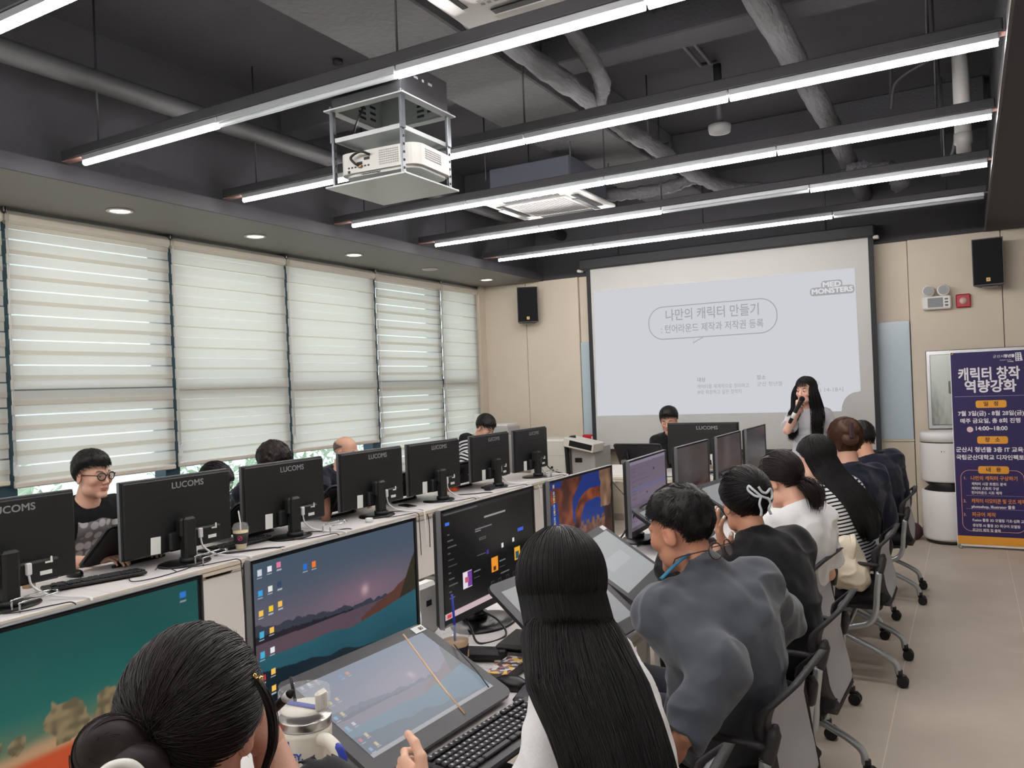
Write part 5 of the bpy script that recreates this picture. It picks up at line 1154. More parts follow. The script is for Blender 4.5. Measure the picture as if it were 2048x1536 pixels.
# ------------------------------------------------------------------ chairs
m_ct = mat('silver_painted_tube', (178, 184, 188), .32, .75); m_cm = mat('light_grey_chair_mesh', (190, 190, 195), .8, bump=(700, .5)); m_cb = mat('charcoal_chair_plastic', (44, 42, 44), .55, bump=(150, .15)); m_cs = mat('black_seat_fabric', (28, 28, 30), .9, bump=(400, .4)); m_ck = mat('caster_black', (24, 24, 26), .4)
def bsurf(u, v, off=0.0):
    z = .385 + .415 * v - .055 * u * u * v * v; y = np.interp(v, [0, .12, .35, .62, .82, 1.0], [-.232, -.240, -.222, -.195, -.205, -.262]) + .075 * u * u * (1 - .25 * v); return (u * np.interp(v, [0, .3, 1], [.19, .215, .222]), y + off, z)
def make_chair(words):
    t = thing('office_chair', words, 'chair', (0, 0, 0), 0, 'grey mesh chairs on casters')
    def loop(su, sv, rr_, n=10): return [(x, .5 + y) for x, y in rrect(2 * su, sv, rr_, n)]
    o_ = loop(1.0, 1.0, .28); i_ = loop(.84, .86, .22); i_ = [(u, v + .015) for u, v in i_]
    b = MB(); K = len(o_); V = []
    for lp, off in ((o_, .012), (i_, .012), (i_, -.012), (o_, -.012)): V += [bsurf(u, v, off) for u, v in lp]
    F = [[a * K + i, a * K + (i + 1) % K, ((a + 1) % 4) * K + (i + 1) % K, ((a + 1) % 4) * K + i] for a in range(4) for i in range(K)]
    b.add(V, F, 0, True); b.build('back_frame', m_cb, t)
    b = MB(); V = []; NR = 7
    for r in range(NR): V += [bsurf(u * (1 - r / NR) * 1.03, .515 + (v - .515) * (1 - r / NR) * 1.03) for u, v in i_]
    V.append(bsurf(0, .515)); F = [[r * K + i, r * K + (i + 1) % K, (r + 1) * K + (i + 1) % K, (r + 1) * K + i] for r in range(NR - 1) for i in range(K)] + [[(NR - 1) * K + i, (NR - 1) * K + (i + 1) % K, NR * K] for i in range(K)]
    b.add(V, F, 0, True); b.build('back_mesh', m_cm, t)
    MB().box((0, .02, .437), (.46, .45, .07), 0, .03).build('seat', m_cs, t)
    MB().box((0, .02, .388), (.40, .38, .03), 0, .01).build('seat_pan', m_cb, t)
    for s in (-1, 1):
        a = MB(); a.tube(smooth_path([(s * .205, -.185, .66), (s * .222, -.175, .61), (s * .236, -.165, .575)], 4), [.012] + [.020] * 8, 8); a.ball((s * .205, -.185, .66), .0125, 8); a.build('arm_joint', m_cb, t)
        a = MB(); a.tube(smooth_path([(s * .225, -.165, .612), (s * .245, -.06, .622), (s * .245, .07, .615)], 5), .017, 8, flat=.6); a.build('armrest', m_cb, t)
        a = MB(); a.tube(smooth_path([(s * .236, -.165, .585), (s * .24, -.152, .48), (s * .24, -.140, .37), (s * .24, -.105, .315), (s * .24, -.03, .29), (s * .24, .11, .255)], 6), .0165, 10)
        a.ball((s * .24, .118, .253), .022, 10); a.build('frame_tube', m_ct, t)
        a = MB(); a.tube(smooth_path([(s * .222, .06, .262), (s * .222, -.06, .21), (s * .222, -.175, .155), (s * .222, -.225, .115), (s * .222, -.235, .065)], 6), .015, 10); a.build('leg', m_ct, t)
        a = MB(); a.tube(smooth_path([(s * .222, .04, .27), (s * .222, .13, .20), (s * .222, .20, .14), (s * .222, .225, .065)], 6), .015, 10); a.build('leg', m_ct, t)
        for y in (-.24, .23):
            k = MB(); k.tube([(s * .222, y, .085), (s * .222, y, .05)], .016, 10); k.box((s * .222, y - .012, .048), (.018, .045, .035), 0, .008)
            for e in (-1, 1): k.tube([(s * .222 + e * .007, y - .014, .028), (s * .222 + e * .023, y - .014, .028)], .028, 18)
            k.build('caster', m_ck, t)
    MB().tube([(-.24, .0, .28), (.24, .0, .28)], .012, 8).build('cross_tube', m_ct, t)
    return t
CH = [(-.73, 1.67, 92, 'grey mesh chair under the long haired woman at the bottom edge'), (-.655, 2.44, 86, 'grey mesh chair under the man in the grey blazer'), (-.65, 3.22, 88, 'grey mesh chair of the claw clip woman in black'), (-.81, 4.02, 84, 'grey mesh chair behind the white tee of the ponytail woman'),
      (-.60, 4.76, 90, 'grey mesh chair holding the cream tote bag'), (-.73, 5.56, 86, 'grey mesh chair under the brown haired woman in navy'), (-.59, 6.42, 92, 'grey mesh chair under the short haired man, farthest in the aisle row'), (-.70, .80, 92, 'grey mesh chair under the front woman with the hair bun')]
ch0 = None
for x, y, rz, w in CH:
    if ch0 is None: ch0 = make_chair(w); ch0.location = (x, y, 0); ch0.rotation_euler = (0, 0, R(rz))
    else: dup(ch0, (x, y, 0), R(rz), w)
for x, y, rz, w in ((-4.72, 2.86, -90, 'chair under the round glasses man'), (-4.72, 3.72, -90, 'chair under the woman bowing her head'), (-4.72, 4.40, -90, 'chair under the wavy haired person'), (-4.72, 5.02, -90, 'chair under the bald man'), (-4.75, 7.02, -90, 'chair under the striped shirt man by the window'), (-2.62, 8.22, 180, 'chair under the man at the instructor desk')): dup(ch0, (x, y, 0), R(rz), w)

# ------------------------------------------------------------------ who sits where
def ray(px, py): return RC.T @ np.array([px - PC[0], py - PC[1], FOC])
def pxd(px, py, dep): return A(0, 0, CAMZ) + ray(px, py) / FOC * dep
def pxx(px, py, x): d_ = ray(px, py); return A(0, 0, CAMZ) + d_ * (x / d_[0])
def pxz(px, py, z): d_ = ray(px, py); return A(0, 0, CAMZ) + d_ * ((z - CAMZ) / d_[2])
def pxy(px, py, y): d_ = ray(px, py); return A(0, 0, CAMZ) + d_ * (y / d_[1])
SEAT = .47
GA, GW = 'people seated along the aisle row', 'people seated along the window row'
blk = clothmat('black_knit', (24, 24, 27)); navy = clothmat('navy_knit', (26, 29, 44)); whitec = clothmat('white_cotton', (228, 228, 228), b=(150, .15)); greyw = clothmat('grey_wool_blazer', (76, 80, 88), .8, (700, .14), .3); greyt = clothmat('pale_grey_knit', (196, 197, 202)); jeans = clothmat('blue_denim', (52, 66, 96)); slacks = clothmat('dark_trousers', (34, 36, 44))
BH = ('black_hair', (22, 20, 20)); DB = ('dark_brown_hair', (34, 27, 25)); BR = ('chestnut_hair', (78, 50, 34), .42)

# P1: front woman, low bun with a white claw clip, stylus in her right hand
h1 = pxd(385, 1456, 1.14); w1 = pxd(540, 1500, 1.20)
c1 = person('woman in black seen from behind, dark hair in a low bun, stylus by her cheek', (-.70, .80, SEAT), 168, h1, 124, 24, 3, 150, dict(
    group=GA, h=.006, hv=.0035, sh=.155, skin=(205, 156, 134), R=dict(w=w1, e=pxd(600, 1690, 1.13), hand=dict(f=pxd(512, 1405, 1.23) - w1, p=ray(0, 1000) * A(1, 1, 0) - ray(1000, 1000) * A(1, 1, 0), curl=[(.9, 1.2, .7)] * 4, thumb=[A(.8, .5, -.4), A(.5, .8, -.4), A(.2, .9, -.4)], h=.0025)),
    L=dict(w=(-1.15, .62, .77)), top=dict(mat=blk, sleeve='long', len=.34, loose=.020, th=.018), pants=slacks,
    hair=dict(style='tied', mat=DB, n=6500, r=.0008, tie=(-.22, -.92, -.42), top=.014, sides=.018, groove=.002, buns=[((-.064, -.108, -.030), .021, .024, 1100), ((-.026, -.114, -.056), .016, .020, 600)], bax=(.1, -1, -.1), fly=70, seed=11, la=[0, 30, 55, 80, 105, 130, 180], lz=[.50, .45, .2, -.35, -.62, -.80, -.85],
              locks=[([tuple(rz_(-78) @ (pxd(*q) - A(-.70, .80, 0))) + (1,) for q in ((515, 1362, 1.07), (534, 1395, 1.07), (546, 1440, 1.08), (545, 1490, 1.09), (532, 1535, 1.10), (516, 1580, 1.11))], .0045, 80), ([(-.060, .06, .07), (-.088, .055, .03), (-.096, .045, -.03), (-.092, .035, -.10)], .008, 80)])))
g = MB(); pts = [(-.064, -.145, -.097), (-.061, -.155, -.070), (-.046, -.159, -.048), (-.020, -.158, -.044), (-.002, -.151, -.062), (.004, -.142, -.090), (.02, -.130, -.112)]
g.tube(smooth_path([tuple(c1['hg'](p)) for p in pts], 6), .0062, 8); g.build('hair_claw', mat('glossy_white_acetate', (226, 226, 218), .15), c1['t'])
g = MB()
for k, p in enumerate(((508, 1352), (514, 1359), (521, 1357))): g.ball(tuple(c1['loc'](pxd(p[0], p[1], 1.13))), (.0045, .0045, .004), 10)
g.build('earring', mat('gold', (224, 178, 110), .25, 1.0), c1['t'])
p0 = pxd(528, 1437, 1.215); p1_ = pxd(580, 1388, 1.20); t = thing('stylus_pen', 'black stylus pen with a white ring held by the front woman', 'pen', tuple(p0)); dv = p1_ - p0
MB().tube([tuple(-dv * .9), (0, 0, 0), tuple(dv * .72), tuple(dv * .80)], [.005, .0068, .0068, .0068], 12).build('barrel', m_blk, t); MB().tube([tuple(dv * .80), tuple(dv * .97)], .0071, 12).build('ring', mat('white_tape', (225, 228, 228), .5), t); MB().tube([tuple(dv * .97), tuple(dv * 1.06), tuple(dv * 1.16)], [.0066, .0055, .0015], 12).build('nib', m_blkm, t)

# P2: long straight black hair, white shirt
h2 = pxd(1122, 1190, 1.72); w2 = pxz(846, 1585, .785)
def fall2(c):
    P = [c['hg']((0, -.070, -.060))]; P += [tuple(pxd_l(c, *q)) for q in ((1144, 1272, 1.62), (1176, 1372, 1.52), (1222, 1490, 1.43), (1268, 1650, 1.35))]; return [tuple(q) for q in P]
def pxd_l(c, a, b, dep): return c['loc'](pxd(a, b, dep))
c2 = person('woman in a white shirt with very long straight black hair, back to the camera', (-.70, 1.62, SEAT), 172, h2, 128, 14, 2, 186, dict(
    group=GA, sh=.136, bulk=.90, h=.006, skin=(224, 178, 152), L=dict(w=w2, pole=(.3, -.8, -.8), hand=dict(f=pxz(766, 1520, .80) - w2, p=(.25, .9, -.3), curl=[(.55, .8, .5), (.6, .85, .5), (.65, .9, .5), (.7, .9, .5)], thumb=[A(.85, .5, .1), A(.6, .8, .15), A(.35, .9, .2)], h=.0025)),
    R=dict(w=(-.98, 2.10, .765)), top=dict(mat=whitec, sleeve='long', len=.7, loose=.010, th=.014), pants=slacks,
    hair=dict(style='long', mat=BH, n=5200, r=.0009, top=.018, sides=.016, groove=.0012, fall=fall2, axes=lambda c: (unit(c['ldir'](A(.87, .49, 0))), unit(c['ldir'](A(.45, -.80, .30)))), fw=[.082, .098, .112, .102, .092], ft=[.058, .054, .045, .035, .03], wob=.004, seed=5, la=[0, 30, 55, 80, 105, 130, 180], lz=[.55, .5, .3, -.2, -.5, -.8, -.85])))

# P3: man in the grey blazer leaning in, hand on hip
h3 = pxd(1362, 1062, 2.50)
c3 = person('man in a grey blazer with short black hair leaning toward his screen', (-.68, 2.44, SEAT), 165, h3, 163, 16, 0, 142, dict(
    group=GA, sh=.165, bulk=1.14, neck=1.10, hs=1.02, skin=(190, 134, 106), h=.0065, L=dict(w=pxd(1356, 1488, 2.10), e=pxd(1440, 1338, 2.20), hand=dict(f=(-.6, .1, -.7), p=(-.2, .8, -.5), h=.003)), R=dict(w=pxd(1490, 1330, 2.58), e=pxd(1560, 1236, 2.74)),
    top=dict(mat=greyw, name='blazer', sleeve='long', len=.95, loose=.010, th=.017, neck='collar', fold=1.2, hem=.16), pants=slacks,
    hair=dict(style='short', mat=BH, n=5000, r=.0011, top=.018, sides=.009, ln=.34, mess=.3, seed=3, la=[0, 30, 55, 80, 105, 130, 180], lz=[.55, .5, .25, -.05, -.34, -.78, -.84], lump=.004, edge=.42)))
# lanyard showing at his collar and the spectacles pushed to his nape
MB().tube(smooth_path([tuple(c3['loc'](pxd(*q))) for q in ((1322, 1158, 2.37), (1338, 1142, 2.38), (1352, 1128, 2.395), (1375, 1110, 2.42), (1396, 1099, 2.45))], 5), .009, 6, flat=.4).build('lanyard', mat('sky_blue_ribbon', (40, 108, 142), .7), c3['t'])
tg = thing('eyeglasses', 'round brown glasses resting on the nape of the man in the grey blazer', 'glasses', c3['t'].location, c3['t'].rotation_euler[2])
glasses(dict(c3, t=tg), mat('brown_tortoise_frame', (60, 44, 38), .3), ring=.026, wire=.0022, off=(0, -.018, -.075), ez=.0, flip=-1, name='frame')

# P4: claw clip, black polo, left hand at her ear
h4 = pxd(1490, 1008, 3.22); w4 = pxd(1448, 1098, 3.16)
c4 = person('woman in a black top with a clear bow claw clip, hand raised to her ear', (-.66, 3.22, SEAT), 165, h4, 126, 12, 0, 140, dict(
    group=GA, sh=.16, skin=(206, 152, 124), L=dict(w=w4, pole=(-.5, -.6, -1), hand=dict(f=pxd(1432, 1040, 3.13) - w4, p=ray(1600, 1050) - ray(1400, 1060) + A(0, .3, 0), curl=[(.15, .25, .15), (.05, .2, .15), (.05, .2, .15), (.1, .3, .2)], spread=.35, nail=(236, 232, 232), h=.0028)),
    top=dict(mat=blk, sleeve='long', len=.85, loose=.008, th=.016, neck='high'), pants=slacks,
    hair=dict(style='tied', mat=BH, n=1800, r=.0014, tie=(.12, -.98, .12), top=.024, sides=.022, seed=21, la=[0, 30, 55, 80, 105, 130, 180], lz=[.55, .5, .25, -.25, -.55, -.80, -.82])))
g = MB(); cl = [(.0, -.150, .055), (.012, -.150, .035), (.03, -.148, .03), (.052, -.138, .045), (.058, -.132, .02), (.045, -.143, .005), (.022, -.150, .012), (.004, -.152, .02), (-.02, -.146, .045), (-.032, -.138, .06), (-.036, -.136, .045), (-.018, -.148, .022), (.002, -.152, .015)]
g.tube(smooth_path([tuple(c4['hg'](p)) for p in cl], 5), .0052, 8); g.tube(smooth_path([tuple(c4['hg'](p)) for p in ((.006, -.152, .018), (-.004, -.150, -.01), (.002, -.146, -.035), (.0, -.138, -.055))], 5), .005, 8); g.tube(smooth_path([tuple(c4['hg'](p)) for p in ((.03, -.150, .012), (.042, -.145, -.01), (.034, -.142, -.03), (.044, -.132, -.05))], 5), .005, 8)
g.build('hair_claw', mat('clear_bow_clip', (196, 200, 206), .12, coat=.5), c4['t'])
g = MB(); g.tube([tuple(p) for p in []] or [tuple(c4['arms']['L'][2] + (c4['arms']['L'][1] - c4['arms']['L'][2]) * .12 + c4['side'] * .030 * math.cos(a) + c4['back'] * .030 * math.sin(a)) for a in np.linspace(0, 6.28, 15)[:-1]], .007, 6, closed=True); g.build('wristwatch', m_white, c4['t'])

# P5: ponytail, white tee
c5 = person('woman in a white tee with a low ponytail', (-.80, 4.02, SEAT), 168, pxd(1563, 962, 3.90), 152, 24, 0, 150, dict(
    group=GA, sh=.150, bulk=.94, skin=(222, 172, 148), top=dict(mat=whitec, sleeve='short', len=.8, loose=.015, th=.018, fold=1.2), pants=slacks,
    hair=dict(style='tail', mat=DB, n=1300, r=.0016, tie=(.0, -.96, -.5), top=.020, sides=.016, tail=[(0, -.105, -.055), (0, -.14, -.075), (.005, -.15, -.12), (.0, -.135, -.175)], tw=.030, tn=420, seed=31, la=[0, 30, 55, 80, 105, 130, 180], lz=[.55, .5, .25, -.2, -.42, -.75, -.8])))
MB().tube([tuple(c5['hg']((.017 * math.cos(a), -.118 + .006 * math.sin(a), -.062 + .016 * math.sin(a)))) for a in np.linspace(0, 6.28, 13)[:-1]], .005, 6, closed=True).build('hair_tie', m_blkm, c5['t'])

# P6: long black hair, striped top
stripe_w = stripemat('breton_stripes', (226, 226, 226), (26, 26, 32), .020, .42)
def fall6(c):
    P = [c['hg']((0, -.075, -.060)), c['hg']((0, -.10, -.12))] + [c['spine'](.78) + c['back'] * .15, c['spine'](.5) + c['back'] * .17, c['spine'](.25) + c['back'] * .17]; return [tuple(q) for q in P]
c6 = person('woman in a black and white striped top with long black hair', (-.64, 4.90, SEAT), 165, pxd(1632, 920, 4.66), 152, 14, 0, 150, dict(
    group=GA, sh=.155, h=.0075, skin=(228, 184, 162), top=dict(mat=stripe_w, sleeve='long', len=.9, loose=.01, th=.016, stripe=True, fold=.7), pants=slacks,
    hair=dict(style='long', mat=BH, n=1600, r=.0016, top=.020, sides=.016, fall=fall6, fw=[.088, .10, .105, .105, .08], ft=[.042, .045, .035, .03, .02], wob=.006, seed=41, la=[0, 30, 55, 80, 105, 130, 180], lz=[.55, .5, .3, -.2, -.5, -.8, -.85])))

# P7: chestnut twisted updo, navy
c7 = person('woman in navy with a chestnut twisted updo', (-.72, 5.52, SEAT), 150, pxd(1690, 886, 5.16), 112, 8, 0, 130, dict(
    group=GA, sh=.17, bulk=1.1, h=.008, hs=1.08, skin=(216, 168, 144), top=dict(mat=navy, sleeve='long', th=.02, loose=.012), pants=slacks,
    hair=dict(style='tied', mat=BR, n=2000, r=.0013, tie=(0, -.8, .62), top=.024, sides=.020, buns=[((0, -.098, .085), .030, .030, 420), ((.0, -.115, .02), .02, .026, 300)], bax=(.1, -.8, .6), fly=90, seed=51, la=[0, 30, 55, 80, 105, 130, 180], lz=[.55, .5, .25, -.25, -.6, -.88, -.9])))
MB().box((0, 0, 0), (.03, .022, .10), 0, .008, M=Matrix.Translation(tuple(c7['hg']((.0, -.155, .06)))) @ Matrix(c7['Hm'].tolist()).to_4x4()).build('hair_claw', mat('dark_plum_acetate', (62, 40, 44), .2), c7['t'])

# P8: short hair, navy, next to her
c8 = person('man in navy with short black hair in the last chair of the aisle row', (-.60, 6.40, SEAT), 150, pxd(1724, 880, 5.86), 118, 14, 0, 135, dict(
    group=GA, sh=.19, bulk=1.08, h=.008, skin=(208, 156, 128), top=dict(mat=navy, sleeve='long', th=.018, loose=.01), pants=slacks,
    hair=dict(style='short', mat=BH, n=900, r=.0018, top=.018, sides=.009, seed=61, la=[0, 30, 55, 80, 105, 130, 180], lz=[.55, .5, .25, 0, -.15, -.5, -.55])))

# Q1: round glasses, graphic tee
gm = bpy.data.materials.new('black_graphic_tee'); gm.use_nodes = True; n = gm.node_tree; b = n.nodes['Principled BSDF']; b.inputs['Roughness'].default_value = .85; b.inputs['Specular IOR Level'].default_value = .2
tc = n.nodes.new('ShaderNodeTexCoord'); sp = n.nodes.new('ShaderNodeSeparateXYZ'); vo = n.nodes.new('ShaderNodeTexVoronoi'); vo.inputs['Scale'].default_value = 19; vo.inputs['Randomness'].default_value = .6
n.links.new(tc.outputs['Object'], sp.inputs[0]); n.links.new(tc.outputs['Object'], vo.inputs['Vector']); r1 = n.nodes.new('ShaderNodeValToRGB'); n.links.new(vo.outputs['Distance'], r1.inputs[0])
e = r1.color_ramp.elements; e[0].position = .40; e[0].color = lin((186, 186, 186)); e[1].position = .50; e[1].color = lin((120, 120, 120))
ns = n.nodes.new('ShaderNodeTexNoise'); ns.inputs['Scale'].default_value = 9; n.links.new(tc.outputs['Object'], ns.inputs['Vector'])
def chain(*ops):
    cur = None
    for op, a_, b_ in ops:
        q = n.nodes.new('ShaderNodeMath'); q.operation = op
        for i, x in enumerate((a_, b_)):
            if x is None: x = cur
            if isinstance(x, (int, float)): q.inputs[i].default_value = x
            else: n.links.new(x, q.inputs[i])
        cur = q.outputs[0]
    return cur
dxm = chain(('ADD', sp.outputs['X'], .04), ('ABSOLUTE', None, 0), ('LESS_THAN', None, .13)); up = chain(('MULTIPLY', ns.outputs['Fac'], .08), ('ADD', None, sp.outputs['Z']), ('LESS_THAN', None, .98)); fr = chain(('GREATER_THAN', sp.outputs['Y'], .08))if False else chain(('GREATER_THAN', sp.outputs['Y'], .08),)
mk = chain(('MULTIPLY', dxm, up), ('MULTIPLY', None, fr)); x = n.nodes.new('ShaderNodeMix'); x.data_type = 'RGBA'; n.links.new(mk, x.inputs[0]); x.inputs[6].default_value = lin((24, 24, 27)); n.links.new(r1.outputs[0], x.inputs[7]); n.links.new(x.outputs[2], b.inputs['Base Color'])
d1 = person('man with round black glasses in a black graphic tee', (-4.60, 2.84, SEAT), 0, pxx(185, 952, -4.40), 8, 4, 0, -2, dict(
    group=GW, sh=.19, bulk=1.12, neck=1.12, fat=1.14, hs=1.04, hv=.0032, skin=(222, 174, 150), top=dict(mat=gm, sleeve='short', th=.016, vee=.02), pants=jeans, L=dict(w=(-4.12, 3.0, .76)), R=dict(w=(-4.12, 2.7, .76)),
    hair=dict(style='short', mat=('soft_black_hair', (26, 24, 25)), n=2600, r=.0012, top=.026, sides=.011, ln=.34, fwd=1.2, mess=.28, seed=71, edge=.4, lump=.004, la=[0, 28, 48, 66, 84, 100, 130, 180], lz=[.22, .24, .28, .16, -.02, -.24, -.66, -.74])))
glasses(d1, m_blk, ring=.0225, wire=.0030)
# Q2: bowed head with glasses
d2 = person('woman with dark hair and thin glasses bowing her head behind a monitor', (-4.62, 3.66, SEAT), 5, pxx(430, 968, -4.34), 22, 38, 0, 10, dict(
    group=GW, sh=.155, h=.008, slouch=.10, skin=(224, 178, 156), top=dict(mat=clothmat('pale_pink_cotton', (214, 200, 204)), sleeve='short', th=.016), pants=slacks,
    hair=dict(style='tied', mat=('soft_black_hair', (26, 24, 25)), n=1000, r=.0018, tie=(0, -.9, -.6), top=.020, sides=.018, seed=81, la=[0, 30, 55, 80, 105, 130, 180], lz=[.42, .4, .15, -.4, -.6, -.8, -.85], fly=50)))
glasses(d2, m_blk, ring=.023, wire=.002)
# Q3: wavy hair
d3 = person('person with wavy dark hair hidden behind a monitor', (-4.62, 4.28, SEAT), 5, pxx(546, 925, -4.38), 8, 28, 0, 5, dict(
    group=GW, sh=.165, h=.008, slouch=.08, skin=(218, 170, 146), top=dict(mat=navy, sleeve='short', th=.016), pants=jeans,
    hair=dict(style='short', mat=('wavy_brown_black_hair', (36, 27, 24)), n=1500, r=.0018, top=.036, sides=.030, ln=.6, mess=.7, wave=True, lump=.008, seed=91, la=[0, 28, 48, 66, 84, 100, 130, 180], lz=[.38, .3, .1, -.35, -.55, -.62, -.75, -.8])))
# Q4: balding man
d4 = person('balding man in a navy tee looking at his screen', (-4.62, 5.00, SEAT), 0, pxx(692, 905, -4.42), 10, 14, 0, 0, dict(
    group=GW, sh=.185, bulk=1.05, h=.007, hv=.0036, hs=1.03, skin=(206, 160, 136), top=dict(mat=navy, sleeve='short', len=.75, loose=.015, th=.016), pants=jeans, R=dict(w=(-4.15, 4.8, .77), pole=(.1, -1, -.4)),
    hair=dict(style='short', mat=('thin_greying_hair', (104, 90, 80)), n=500, r=.0012, top=.003, sides=.003, ln=.08, groove=.0006, lump=.0005, seed=95, la=[0, 60, 75, 90, 110, 140, 180], lz=[2, 2, .3, -.05, -.25, -.55, -.65], edge=.3, zmax=.40)))
# Q5: striped shirt at the far end
stripe_z = stripemat('zebra_stripes', (222, 222, 222), (30, 30, 36), .034, .5)
d5 = person('man with black hair in a black and white striped shirt by the window', (-4.66, 7.04, SEAT), 0, pxx(970, 856, -4.42), 350, 34, 0, 0, dict(
    group=GW, sh=.18, h=.008, slouch=.10, skin=(218, 170, 146), top=dict(mat=stripe_z, sleeve='short', len=.85, loose=.02, th=.02, stripe=True), pants=slacks,
    hair=dict(style='short', mat=BH, n=900, r=.002, top=.028, sides=.014, ln=.4, fwd=.9, seed=97, la=[0, 28, 48, 66, 84, 100, 130, 180], lz=[.32, .34, .3, .1, .0, -.15, -.55, -.6])))
# man at the instructor desk
d6 = person('man in a black tee with parted black hair looking down at the instructor desk', (-2.62, 8.18, SEAT), 270, pxy(1338, 842, 8.0), 276, 18, 0, 270, dict(
    sh=.18, h=.008, hv=.0036, hs=1.0, skin=(220, 168, 144), closed=True, top=dict(mat=blk, sleeve='short', len=.9, th=.014), pants=slacks, R=dict(w=(-2.75, 7.75, .76)), L=dict(w=(-2.45, 7.75, .76)),
    hair=dict(style='short', mat=BH, n=1100, r=.002, top=.032, sides=.014, ln=.4, fwd=.7, mess=.3, seed=99, la=[0, 12, 30, 50, 70, 84, 100, 130, 180], lz=[.52, .45, .36, .30, .12, .02, -.12, -.5, -.6])))
# presenter
wp = pxd(1599, 817, 7.42); ez = pxy(1612, 783, 7.92)
def fallp(c): return [tuple(q) for q in [c['hg']((0, -.075, -.03)), c['hg']((0, -.085, -.10)), c['spine'](.86) + c['back'] * .13, c['spine'](.6) + c['back'] * .15, c['spine'](.40) + c['back'] * .15]]
def lockp(c):
    s_, b_, sp_ = c['side'], c['back'], c['spine']; hg = c['hg']; o = []
    for sg, w0, lim in ((-1, .052, .26), (1, .046, .30)): o.append(([tuple(hg((sg * .076, .01, .04))), tuple(hg((sg * .088, .022, -.03))), tuple(sp_(.97) + s_ * sg * .095 - b_ * .06), tuple(sp_(.80) + s_ * sg * .115 - b_ * .125), tuple(sp_(.60) + s_ * sg * .11 - b_ * .150), tuple(sp_(lim + .06) + s_ * sg * .125 - b_ * .145)], w0, 620))
    return o
cp = person('woman presenter standing with long black hair, speaking into a microphone', (-1.33, 7.95, 0), 262, ez, 250, 2, 0, 260, dict(
    sc=.94, sh=.145, bulk=.93, bust=True, h=.0065, hv=.0032, hs=.98, skin=(226, 180, 160), lips=(190, 92, 92), R=dict(w=wp, pole=(-.55, -.15, -1), hand=dict(f=pxd(1588, 797, 7.30) - wp, p=(.75, -.1, .1), curl=GRIP[0], thumb=GRIP[1])), L=dict(w=(-1.05, 7.80, .92)),
    top=dict(mat=greyt, sleeve='short', len=.80, loose=.012, th=.010, hem=.02, fold=.8), pants=clothmat('beige_skirt_cloth', (200, 192, 182)),
    hair=dict(style='long', mat=BH, n=1600, r=.0017, top=.020, sides=.016, bangs=True, bang_el=.10, tuck=84, fall=fallp, locks=lockp, fw=[.08, .09, .12, .13, .12], ft=[.04, .035, .03, .03, .02], wob=.010, wf=9, seed=111, la=[0, 30, 42, 60, 80, 105, 130, 180], lz=[.50, .48, .42, .10, -.3, -.5, -.8, -.85])))
m0_, m1_ = pxd(1604, 798, 7.30), pxd(1581, 842, 7.36); t = thing('microphone', 'black wireless handheld microphone with a white band held by the presenter', 'microphone', tuple(m0_)); dv = m1_ - m0_
MB().ball((0, 0, 0), .026, 16).build('grille', m_grill, t); MB().tube([tuple(dv * .08), tuple(dv * .16), tuple(dv * .5), tuple(dv * 1.0)], [.024, .020, .018, .017], 14).build('body', m_blk, t)
MB().tube([tuple(dv * .62), tuple(dv * .86)], .0185, 14).build('band', m_white, t); MB().tube([tuple(dv * 1.0), tuple(dv * 1.10)], [.017, .014], 12).build('end_cap', m_blkm, t)
